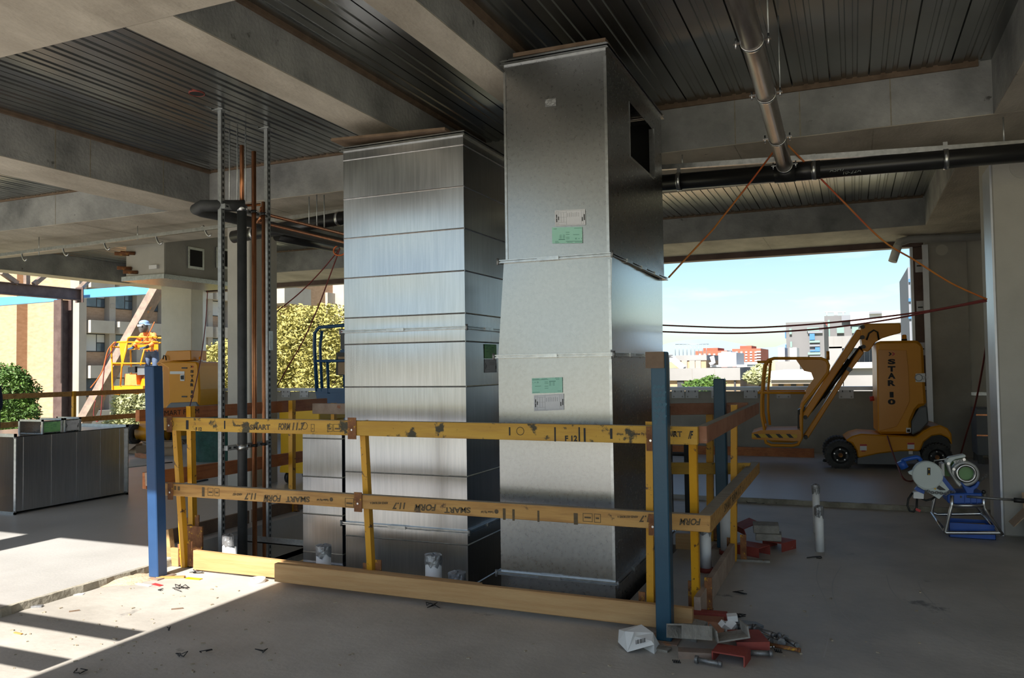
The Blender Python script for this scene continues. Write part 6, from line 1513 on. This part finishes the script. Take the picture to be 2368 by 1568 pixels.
# cable tie and scraps on the right floor
c = P(1890, 1288, 'z', 0); 
pts = [P(x, y, 'z', .004) for x, y in [(1866, 1290), (1880, 1288), (1892, 1287), (1899, 1287), (1900, 1290), (1896, 1291), (1888, 1290)]]
obj('cable_tie', MB().tube(pts, .004, 5), M['black'], None, 'black cable tie on the floor below the pipe pair', 'cable tie')
tangle((1712, 1375), .035, 7, 'black bent wire on the floor right of the toe board')
tangle((1000, 1405), .03, 7, 'black wire scrap before the front toe board')
for i, (x, y) in enumerate(((1830, 1164), (1790, 1165), (1870, 1168), (1740, 1163), (1960, 1170), (2010, 1172))):
    tangle((x, y), .05, 6, 'dark scrap heap along the far step, number %s from the barricade' % ('three', 'two', 'four', 'one', 'five', 'six')[i])
# ---------------- sweepings in the sunlit corner
def flat(px, L_, w, rz, mt, label, name='offcut', h=.003, cat='litter'):
    c = P(*px, 'z', 0); obj(name, MB().obox((c.x, c.y, h / 2 + .001), (L_, w, h), rotm(0, 0, rz)), M[mt], None, label, cat, 'litter in the sunlit corner')
flat((448, 1339), .13, .035, 4, 'box_y', 'yellow plastic tag on the floor before the left toe board', 'plastic_tag', .004)
flat((326, 1352), .20, .03, -4, 'white', 'white torn wrapper before the left blue post', 'wrapper')
flat((364, 1353), .10, .03, -12, 'red', 'red torn wrapper before the left blue post', 'wrapper')
flat((176, 1375), .10, .035, 28, 'white', 'white paper scrap beside the floor step', 'paper_scrap')
flat((410, 1409), .07, .008, 40, 'timber_d', 'thin dark stick in the sunlit patch', 'twig', .006)
flat((172, 1414), .06, .008, 50, 'timber_d', 'small dark stick near the floor step', 'twig', .006)
flat((85, 1404), .07, .03, 30, 'tape', 'grey tape scrap below the floor step', 'tape_scrap', .01)
flat((395, 1337), .20, .03, 25, 'timber_m', 'flat timber strip at the foot of the left blue post', 'timber_strip', .012)
flat((42, 1466), .07, .012, -4, 'timber_m', 'small timber chip near the left picture edge', 'wood_chip', .006)
tangle((455, 1325), .035, 9, 'tie wire curls before the left corner post'); tangle((414, 1362), .04, 9, 'tie wire scraps in the middle of the sunlit patch'); tangle((374, 1366), .02, 6, 'small tie wire scrap in the sunlit patch')
tangle((190, 1558), .02, 9, 'black scrap near the bottom left corner')
tangle((393, 1462), .012, 5, 'tiny wire scrap at the shadow edge'); tangle((415, 1519), .018, 6, 'bent tie wire in the shade at lower left'); tangle((470, 1510), .02, 6, 'tie wire scrap in the shade left of centre'); tangle((605, 1512), .018, 6, 'tie wire scrap in the shade below the toe board')
c = P(597, 1346, 'z', 0); obj('tape_roll', MB().ring((c.x, c.y, .0), (c.x, c.y, .03), .052, .036), M['white'], None, 'white tape roll lying before the front toe board', 'tape')
c = P(275, 1338, 'z', 0); random.seed(9); mb = MB(); n = 20; vs = [Vector((c.x, c.y, .035))]
for j in range(1, 5):
    for i in range(n): t = 2 * math.pi * i / n; r_ = j * .055 * random.uniform(.85, 1.15); vs.append(Vector((c.x + r_ * 1.25 * math.cos(t), c.y + r_ * math.sin(t), max(.001, .035 * (1 - j / 4.2) + random.uniform(-.004, .004)) if j < 4 else .0005)))
mb.add(vs, [(0, 1 + i, 1 + (i + 1) % n) for i in range(n)] + [(1 + (j - 1) * n + i, 1 + j * n + i, 1 + j * n + (i + 1) % n, 1 + (j - 1) * n + (i + 1) % n) for j in range(1, 4) for i in range(n)], True)
obj('dust_heap', mb, M['soil'], None, 'low heap of sandy sweepings against the floor step', 'dust', kind='stuff')
random.seed(31); mb = MB()
for i in range(160):
    px = random.uniform(20, 640) if i < 110 else random.uniform(700, 2200); py = random.uniform(1330, 1560) if i < 110 else random.uniform(1300, 1560)
    q = P(px, py, 'z', 0)
    if q.x < STX + .05 or (q.y > 4.4 and q.x < -.7): continue
    s_ = random.uniform(.004, .012); mb.obox((q.x, q.y, s_ * .3), (s_ * random.uniform(1, 2.4), s_, s_ * .6), rotm(0, 0, random.uniform(0, 180)))
obj('floor_grit', mb, M['timber_top'], None, 'scattered grit and chips on the concrete floor', 'grit', kind='stuff')
# pale tyre-scrub arcs on the right-hand floor
def arc(pts, label):
    q = [P(x, y, 'z', .0008) for x, y in pts]; out = []; n = len(q)
    for i in range(n - 1):
        p0 = q[max(i - 1, 0)]; p1 = q[i]; p2 = q[i + 1]; p3 = q[min(i + 2, n - 1)]
        for k in range(6):
            t = k / 6; out.append(.5 * ((2 * p1) + (p2 - p0) * t + (2 * p0 - 5 * p1 + 4 * p2 - p3) * t * t + (3 * p1 - p0 - 3 * p2 + p3) * t ** 3))
    out.append(q[-1]); vs = []; fs = []
    for i, p_ in enumerate(out):
        d_ = (out[min(i + 1, len(out) - 1)] - out[max(i - 1, 0)]).normalized(); sd = Vector((-d_.y, d_.x, 0)) * .004; vs += [p_ - sd, p_ + sd]
    fs = [(2 * i, 2 * i + 1, 2 * i + 3, 2 * i + 2) for i in range(len(out) - 1)]
    obj('floor_scratch', MB().add(vs, fs), M['scratch'], None, label, 'scratch', 'pale scratches on the right floor')
M['scratch'] = mat('chalk_scratch', (.42, .41, .39), rough=.9)
for pts, lab in (([(1893, 1300), (1889, 1340), (1910, 1390), (1922, 1440), (1905, 1520)], 'pale curved scratch starting below the pipe pair'), ([(1945, 1310), (1925, 1350), (1935, 1400), (1985, 1450), (2090, 1500)], 'pale curved scratch second from the pipe pair'),
                 ([(2050, 1330), (2065, 1370), (2130, 1430), (2230, 1490)], 'pale curved scratch in the middle of the right floor'), ([(2120, 1330), (2135, 1370), (2200, 1430), (2300, 1480)], 'pale curved scratch right of the middle one'), ([(2265, 1320), (2290, 1370), (2368, 1440)], 'pale scratch nearest the right picture edge')):
    arc(pts, lab)
# round cover plates on the right column and the far wall
c = P(2366, 385, 'y', 7.995); obj('cover_plate', MB().cyl(c, c + Vector((0, .006, 0)), .10, n=28), M['column'], None, 'round pale cover plate high on the right column', 'plate')
c = P(2178, 578, 'y', YW - .125); obj('cover_plate', MB().cyl(c, c + Vector((0, .006, 0)), .085, n=24), M['column'], None, 'round pale cover plate high on the far right wall', 'plate')
# steel angle across the left part of the shaft
a = P(628, 1238, 'z', -.02); b = P(708, 1246, 'z', -.02)
obj('steel_angle', MB().box((OX0, 5.84, -.06), (-4.13, 5.90, -.05)).box((OX0, 5.84, -.06), (-4.13, 5.85, .0)), M['zinc'], None, 'grey steel angle spanning the left part of the shaft', 'angle')
# ================================================================ OUTSIDE
GZ = -14.0
obj('ground', MB().box((-900, -300, GZ - 1), (900, 1500, GZ)), M['ground'], None, kind='structure')
mb = MB(); random.seed(2); n = 60; tops = []
for i in range(n + 1):
    x = -700 + 1400 * i / n; tops.append((x, 1100, 6 + 22 * abs(math.sin(i * .37)) + 14 * abs(math.sin(i * .13 + 1))))
bot = [(x, 1100, GZ) for x, _, _ in tops]; bk2 = [(x, 1350, GZ) for x, _, _ in tops]; k = n + 1
mb.add(tops + bot + bk2, [(i, i + 1, k + i + 1, k + i) for i in range(n)] + [(i, 2 * k + i, 2 * k + i + 1, i + 1) for i in range(n)])
obj('hills', mb, M['hill'], None, kind='structure')
# ---------------- steel frame beyond the left slab edge
XF = -21.5
def fp(px, py): return P(px, py, 'x', XF)
a0, a1, a2, a3 = P(-60, 651, 'x', XF), fp(166, 667.5), fp(166, 690), P(-60, 676, 'x', XF)
T_ = thing('steel_beam', a3, 'dark brown steel beam meeting the outside column at far left', 'beam', 'outside steel frame')
h = .34; zt = a1.z; zb2 = zt - h
for z0, z1, w in ((zt - .02, zt, .18), (zb2, zb2 + .02, .18), (zb2, zt, .012)): obj('plate', MB().box((XF - w / 2, a0.y, z0), (XF + w / 2, a1.y + .25, z1)), M['dark_steel'], T_)
obj('end_plate', MB().box((XF - .16, a1.y + .25, zb2 - .06), (XF + .16, a1.y + .28, zt + .06)), M['dark_steel'], T_)
c = P(146, 800, 'y', a1.y - .1)
T_ = thing('steel_column', (c.x, c.y, GZ), 'dark steel column standing outside the far left opening', 'column', 'outside steel frame')
w = .36
obj('flange', MB().box((c.x - w / 2, c.y - .18, GZ), (c.x + w / 2, c.y - .16, zb2)), M['dark_steel'], T_); obj('flange', MB().box((c.x - w / 2, c.y + .16, GZ), (c.x + w / 2, c.y + .18, zb2)), M['dark_steel'], T_)
obj('web', MB().box((c.x - .01, c.y - .16, GZ), (c.x + .01, c.y + .16, zb2)), M['dark_steel'], T_)
YF = a1.y + .5
def poly_y(name, pts, y, d, mt, label, cat, group=None): return obj(name, MB().prism([P(x, py, 'y', y) for x, py in pts], (0, d, 0)), M[mt], None, label, cat, group)
poly_y('steel_beam', [(-60, 690), (132, 681), (132, 696), (-60, 711)], YF, .16, 'blue_beam', 'bright blue steel beam left of the outside column', 'beam', 'outside steel frame')
poly_y('steel_beam', [(173, 671), (372, 657), (372, 678), (173, 690)], YF, .16, 'blue_beam', 'bright blue steel beam right of the outside column', 'beam', 'outside steel frame')
for (p_, q_, lab) in (((4, 630), (40, 654), 'leftmost rusty truss diagonal above the brown beam'), ((62, 626), (62, 656), 'upright truss post above the brown beam'), ((112, 630), (78, 657), 'rising rusty truss diagonal above the brown beam'), ((212, 640), (176, 668), 'rusty truss diagonal above the blue beam')):
    obj('truss_member', MB().bar(P(*p_, 'x', XF) if q_[1] != 668 else P(*p_, 'y', YF + .08), P(q_[0], q_[1] + 1, 'x', XF) if q_[1] != 668 else P(q_[0], 676, 'y', YF + .08), .12, .12), M['rust_steel'], None, lab, 'truss', 'outside steel frame')
obj('steel_brace', MB().bar(P(372, 655, 'y', 16.2), P(185, 990, 'y', 15.2), .24, .30, up=(0, 1, 0)), M['rust_steel'], None, 'thick rusty diagonal brace outside the left opening', 'brace', 'outside steel frame')
# ---------------- brick building at the left
XBk = -51.0
yk = P(174, 800, 'x', XBk).y
Bd = thing('brick_building', (XBk - 12, yk + 15, GZ), 'sunlit tan brick building with rows of windows behind the left opening', 'building')
HZ = 26
x63 = P(63, 800, 'y', yk).x; y38 = P(38, 800, 'x', x63).y
obj('end_wall', MB().box((x63 - 20, yk, GZ), (XBk + .02, yk + .28, HZ)), M['brick'], Bd)
obj('stair_tower', MB().box((x63 - 40, y38, GZ), (x63, yk + 2, HZ)), M['brick'], Bd)
obj('corner_pier', MB().box((XBk - .4, yk - .1, GZ), (XBk + .5, yk + .5, HZ)), M['conc_far'], Bd)
obj('facade', MB().box((XBk - 4, yk + .3, GZ), (XBk - .35, yk + 20, HZ)), M['conc_far'], Bd)
bay = P(243, 790, 'x', XBk).y - yk; FH = 3.27
zw0 = P(205, 813, 'x', XBk).z                                    # sill of the middle visible row
for r_ in range(-2, 4):
    zs = zw0 + r_ * FH
    obj('floor_band', MB().box((XBk - .4, yk + .3, zs - 1.75), (XBk + .05, yk + 20, zs - 1.25)), M['conc_lt'], Bd)
    for b_ in range(0, int(19.5 / bay)):
        y0 = yk + .7 + b_ * bay; y1 = y0 + bay * .78
        obj('brick_panel', MB().box((XBk - .36, y0, zs - 1.22), (XBk - .28, y1, zs - .02)), M['brick'], Bd)
        wn_ = obj('window', MB().box((XBk - .36, y0, zs), (XBk - .22, y1, zs + 1.32)), M['frame_d'], Bd)
        ym = y0 + (y1 - y0) * .14; ym2 = y0 + (y1 - y0) * .62
        for p0, p1, z0, z1, m_ in ((y0 + .06, ym - .04, .06, 1.26, 'glass'), (ym + .04, ym2 - .04, .06, 1.26, 'blind' if (r_ + b_) % 3 == 0 else 'glass'), (ym2 + .04, y1 - .06, .06, .62, 'glass'), (ym2 + .04, y1 - .06, .70, 1.26, 'glass' if b_ % 2 else 'blind')):
            obj('pane', MB().box((XBk - .22, p0, zs + z0), (XBk - .20, p1, zs + z1)), M[m_], wn_)
        obj('sun_hood', MB().box((XBk - .3, y0 - .05, zs + 1.34), (XBk + .75, y1 + .05, zs + 2.25)), M['conc_lt'], Bd)
        obj('pier', MB().box((XBk - .36, y1, GZ), (XBk + .25, y0 + bay, HZ)) if r_ == 0 else MB().box((XBk + .2, y1 + .1, zs), (XBk + .28, y0 + bay - .1, zs + .3)), M['conc_far'], Bd)
# taller brick volume seen above the bushy tree
y0 = P(684, 690, 'x', -50).y; y1 = P(815, 690, 'x', -50).y
B2 = thing('brick_building', (-56, (y0 + y1) / 2, GZ), 'shaded brick building rising above the bushy olive tree', 'building')
obj('wall', MB().box((-62, y0, GZ), (-50, y1, 24)), M['brick'], B2)
xa = P(641, 690, 'y', y0 - 3).x; xb = P(658, 690, 'y', y0 - 3).x
obj('bay_window_box', MB().box((xa - 3, y0 - 3, P(650, 701, 'y', y0 - 3).z), (xb, y0 + 1, P(650, 662, 'y', y0 - 3).z)), M['conc_lt'], B2)
obj('concrete_panel', MB().box((-50, P(752, 690, 'x', -50).y, P(770, 706, 'x', -50).z - 1), (-49.7, P(782, 690, 'x', -50).y, P(770, 679, 'x', -50).z)), M['conc_lt'], B2)
yy = P(788, 690, 'x', -49).y; obj('projecting_pier', MB().box((-52, yy, GZ), (-48.6, yy + 4, 24)), M['conc_lt'], B2)
# ---------------- trees
def tree(name, clumps, n, size, mt, label, trunk, seed, cat='tree', group='trees outside the openings'):
    random.seed(seed)
    T_ = thing(name, (trunk[0], trunk[1], GZ), label, cat, group)
    mb = MB(); tot = sum(c[1] * c[2] * c[3] for c in clumps)
    for (c, rx, ry, rz) in clumps:
        k = int(n * rx * ry * rz / tot)
        for _ in range(k):
            d = Vector((random.gauss(0, 1), random.gauss(0, 1), random.gauss(0, 1))).normalized(); r_ = random.uniform(.55, 1.02) ** .6
            bump_ = 1 + .13 * math.sin(5 * d.x + 3 * d.z + seed) * math.sin(4 * d.y + 6 * d.z)
            p_ = Vector(c) + Vector((d.x * rx, d.y * ry, d.z * rz)) * r_ * bump_
            a_ = Vector((random.gauss(0, 1), random.gauss(0, 1), random.gauss(0, .7))).normalized(); b_ = a_.orthogonal().normalized()
            s_ = size * random.uniform(.6, 1.3)
            mb.add([p_ - a_ * s_, p_ + b_ * s_ * .38, p_ + a_ * s_, p_ - b_ * s_ * .38], [(0, 1, 2, 3)])
    obj('foliage', mb, M[mt], T_)['kind'] = 'stuff'
    c0 = Vector(clumps[0][0])
    mb = MB().cyl((trunk[0], trunk[1], GZ), c0 - Vector((0, 0, clumps[0][3] * .4)), .22, .12, 10)
    for c in clumps[1:]: mb.cyl(c0 - Vector((0, 0, clumps[0][3] * .5)), c[0], .09, .04, 8)
    obj('trunk', mb, M['bark'], T_)
ty_ = 27.0
def tp(px, py, dy=0): return P(px, py, 'y', ty_ + dy)
tree('gum_tree', [(tp(700, 860, 1), 2.6, 2.2, 2.6), (tp(740, 790), 1.9, 1.6, 1.6), (tp(660, 800), 1.6, 1.5, 1.7), (tp(780, 880), 1.9, 1.6, 2.2), (tp(640, 900), 1.5, 1.6, 2.0), (tp(560, 860, 1), 1.8, 1.6, 1.5), (tp(500, 870), 1.4, 1.4, 1.5), (tp(490, 930), 1.6, 1.4, 1.5)], 42000, .10, 'tree_y', 'large bushy olive-green tree behind the middle column', (tp(700, 900).x, ty_, 0), 5)
def tq_(px, py, y): return P(px, py, 'y', y)
tree('leafy_tree', [(tq_(12, 920, 17), 1.0, .9, 1.0), (tq_(30, 880, 17), .5, .5, .5), (tq_(45, 960, 17), .6, .6, .6), (tq_(-30, 960, 17), .9, .9, .9)], 14000, .065, 'tree_g', 'dark green leafy tree at the far left edge', (tq_(5, 950, 17).x, 17, 0), 8)
tree('leafy_tree', [(tq_(315, 940, 19), .75, .7, .75), (tq_(290, 985, 18.8), .7, .6, .5), (tq_(330, 990, 19), .7, .6, .6)], 6000, .08, 'tree_p', 'small pale green tree below the raised basket', (tq_(315, 960, 19).x, 19, 0), 12)
# ---------------- city seen through the right opening
def blk(par, name, x0, y0, x1, y1, Y, d, mt, zb=None):
    a = P(x0, y0, 'y', Y); b = P(x1, y1, 'y', Y)
    return obj(name, MB().box((a.x, Y, b.z if zb is None else zb), (b.x, Y + d, a.z)), M[mt], par)
def bld(x, Y, label, cat='building'): q = P(x, 838, 'y', Y); return thing('city_building', (q.x, Y, GZ), label, cat, 'buildings through the right opening')
Y1 = 62
b = bld(1640, Y1, 'low beige building with concrete parapet and dark windows, right of the tall duct')
par = blk(b, 'walls', 1500, 878, 1712, 905, Y1, 14, 'city_brick', GZ); blk(b, 'parapet', 1500, 853, 1712, 879, Y1 - .3, 14.5, 'city_conc')
for x0, x1 in ((1566, 1581), (1598, 1614), (1697, 1702)): blk(b, 'window', x0, 878, x1, 908, Y1 - .15, .3, 'frame_d')
for x0 in (1600, 1652): blk(b, 'parapet_joint', x0, 853, x0 + 1, 879, Y1 - .34, .1, 'conc_far')
pn = blk(b, 'plant_room', 1562, 823, 1633, 853, Y1 + 3, 8, 'city_brick'); blk(b, 'plant_room_cap', 1562, 822, 1634, 833, Y1 + 2.9, 8.2, 'city_conc')
for x0 in (1576, 1594, 1608): blk(b, 'louvre', x0, 834, x0 + 13, 852, Y1 + 2.85, .2, 'conc_far')
obj('stair', MB().bar(P(1548, 824, 'y', Y1 + 1), P(1582, 852, 'y', Y1 + 1), 1.0, .35), M['city_white'], b)
mb = MB()
for px in range(1562, 1640, 9): q = P(px, 822, 'y', Y1 + 3); mb.cyl(q, q + Vector((0, 0, .9)), .03, n=5)
mb.cyl(P(1562, 822, 'y', Y1 + 3) + Vector((0, 0, .9)), P(1640, 822, 'y', Y1 + 3) + Vector((0, 0, .9)), .03, n=5)
obj('roof_railing', mb, M['zinc'], b)
b = bld(1680, 56, 'white cooling plant box on the low beige roof', 'plant')
blk(b, 'tank', 1661, 816, 1703, 844, Y1 + 4, 5, 'city_white'); blk(b, 'tank_top', 1668, 813, 1690, 817, Y1 + 4.5, 3, 'city_white'); blk(b, 'deck', 1642, 844, 1728, 848, Y1 + 3.5, 7, 'zinc')
obj('duct_bend', MB().tube([P(1646, 824, 'y', Y1 + 3), P(1650, 838, 'y', Y1 + 3), P(1642, 843, 'y', Y1 + 3)], .18, 8), M['city_white'], b)
for i, (x0, x1, yt, lab) in enumerate(((1608, 1682, 812, 'left of two distant red brick apartment towers'), (1693, 1760, 807, 'right of two distant red brick apartment towers with white windows'))):
    Yr = 260; b = bld((x0 + x1) / 2, Yr, lab)
    blk(b, 'walls', x0, yt, x1, 850, Yr, 25, 'city_red', GZ); blk(b, 'roof_block', x0 + 18, yt - 7, x1 - 22, yt, Yr + 3, 14, 'city_red')
    for r_ in range(6):
        for c_ in range(5):
            x = x0 + 8 + c_ * 11; y = yt + 6 + r_ * 6.4
            if x < x1 - 14: blk(b, 'window', x, y, x + 5, y + 3.2, Yr - .3, .5, 'city_white')
        if i: blk(b, 'balcony', x1 - 11, yt + 5 + r_ * 6.4, x1 - 1, yt + 8 + r_ * 6.4, Yr - .8, 1, 'city_white')
Yg = 150
b = bld(1870, Yg, 'large grey panelled block with blue and teal windows behind the boom')
blk(b, 'walls', 1817, 746, 1908, 862, Yg, 30, 'city_grey', GZ)
for x0, y0, x1, y1, m_ in ((1825, 760, 1831, 773, 'city_teal'), (1827, 790, 1832, 803, 'city_teal'), (1866, 758, 1894, 765, 'city_teal'), (1868, 766, 1902, 770, 'city_dgrey'), (1872, 772, 1884, 786, 'city_blue'), (1872, 788, 1896, 792, 'city_teal'), (1872, 797, 1896, 801, 'city_dgrey'), (1885, 803, 1896, 813, 'city_blue'), (1873, 810, 1885, 813, 'city_blue'), (1868, 815, 1897, 820, 'city_teal'), (1872, 823, 1900, 826, 'city_dgrey')):
    blk(b, 'window', x0, y0, x1, y1, Yg - .5, .6, m_)
blk(b, 'blue_edge', 1815, 768, 1817.5, 782, Yg - .5, 2, 'city_blue'); blk(b, 'blue_edge', 1816, 797, 1818.5, 811, Yg - .5, 2, 'city_blue')
b = bld(1990, Yg + 34, 'taller white and grey block with roof plant behind the lift tower')
blk(b, 'walls', 1906, 731, 2112, 862, Yg + 34, 30, 'city_grey', GZ); blk(b, 'white_top', 1966, 722, 2112, 745, Yg + 33, 28, 'city_white'); blk(b, 'roof_slab', 2010, 721, 2040, 725, Yg + 32, 10, 'city_dgrey')
blk(b, 'dark_plant', 1946, 729, 1966, 741, Yg + 33, 8, 'city_dgrey'); blk(b, 'maroon_strip', 1907, 745, 1914, 787, Yg + 33, 1.5, 'maroon'); blk(b, 'glass_strip', 1914, 740, 1920, 790, Yg + 33, 1.5, 'city_teal')
for x0 in (1935, 1970): blk(b, 'window', x0, 756, x0 + 17, 770, Yg + 33.2, .9, 'city_teal')
mb = MB()
for px in (1912, 1930, 1933, 1936, 1950): q = P(px, 731, 'y', Yg + 38); mb.cyl(q, q + Vector((0, 0, .9)), .12, n=5)
q = P(1908, 722, 'y', Yg + 38); q2 = P(1956, 722, 'y', Yg + 38); mb.cyl(q, q2, .15, n=5); obj('roof_frame', mb, M['city_white'], b)
Yc = 70
b = bld(1980, Yc, 'pale concrete building with one dark recessed window band, behind the boom')
blk(b, 'wall_upper', 1916, 778, 2110, 802, Yc, 12, 'city_conc'); blk(b, 'wall_left', 1916, 802, 1950, 905, Yc, 12, 'city_conc', GZ); blk(b, 'wall_lower', 1950, 838, 2110, 905, Yc, 12, 'city_conc', GZ)
blk(b, 'window_recess', 1950, 802, 2110, 838, Yc + 1.5, .4, 'glass')
for x0 in range(1962, 2030, 12): blk(b, 'mullion', x0, 806, x0 + 1.2, 838, Yc + 1.2, .3, 'zinc')
blk(b, 'sill', 1946, 841, 2110, 850, Yc - .6, 1, 'city_white')
for x0 in (1928, 1948, 1985): blk(b, 'panel_joint', x0, 778, x0 + .7, 802, Yc - .05, .1, 'conc_far')
Ys = 48
b = bld(1850, Ys, 'white-roofed low building seen through the lift basket')
blk(b, 'roof_fascia', 1782, 858, 1920, 878, Ys, 12, 'city_white'); blk(b, 'gutter', 1782, 877, 1922, 887, Ys + .2, 10, 'conc_far'); blk(b, 'walls', 1782, 887, 1922, 900, Ys + 1, 10, 'city_brick', GZ)
for x0 in (1800, 1829, 1858, 1887): blk(b, 'window', x0, 888, x0 + 12, 893, Ys + .9, .3, 'frame_d')
b = bld(1825, 55, 'white rooftop air units seen through the lift basket', 'plant')
for x0, x1 in ((1799, 1815), (1826, 1843)): blk(b, 'unit', x0, 804, x1, 836, 63, 3, 'city_white')
blk(b, 'unit_base', 1792, 836, 1850, 862, 62, 5, 'city_conc', GZ)
b = bld(1735, 90, 'small white sheds between the beige building and the basket')
blk(b, 'shed', 1704, 838, 1752, 862, 95, 8, 'city_white', GZ); blk(b, 'shed_window', 1733, 851, 1750, 858, 94.8, .4, 'city_dgrey'); blk(b, 'shed_low', 1722, 862, 1765, 880, 80, 6, 'city_white', GZ)
b = bld(2106, 34, 'dark blue-grey building edge at the right side of the opening')
blk(b, 'wall', 2099, 618, 2112, 790, 34, 6, 'city_dgrey', GZ)
for y0 in (645, 690, 730): blk(b, 'blue_panel', 2101, y0, 2109, y0 + 7, 33.9, .2, 'city_blue')
tree('street_tree', [(P(1620, 893, 'y', 40), .9, .8, .35), (P(1645, 890, 'y', 40), .7, .7, .45)], 1500, .10, 'tree_g', 'green treetop below the beige building', (P(1630, 890, 'y', 40).x, 40, 0), 14)
tree('street_tree', [(P(1758, 863, 'y', 56), .7, .6, .6), (P(1752, 872, 'y', 55), .9, .7, .5)], 1500, .16, 'tree_p', 'brownish-green treetop left of the lift basket', (P(1755, 868, 'y', 56).x, 56, 0), 15)
mb = MB(); random.seed(77)
obj('distant_suburb', MB().box((P(1500, 845, 'y', 420).x, 420, GZ), (P(2100, 845, 'y', 420).x, 520, P(1790, 833, 'y', 420).z)), M['ground'], None, kind='structure')
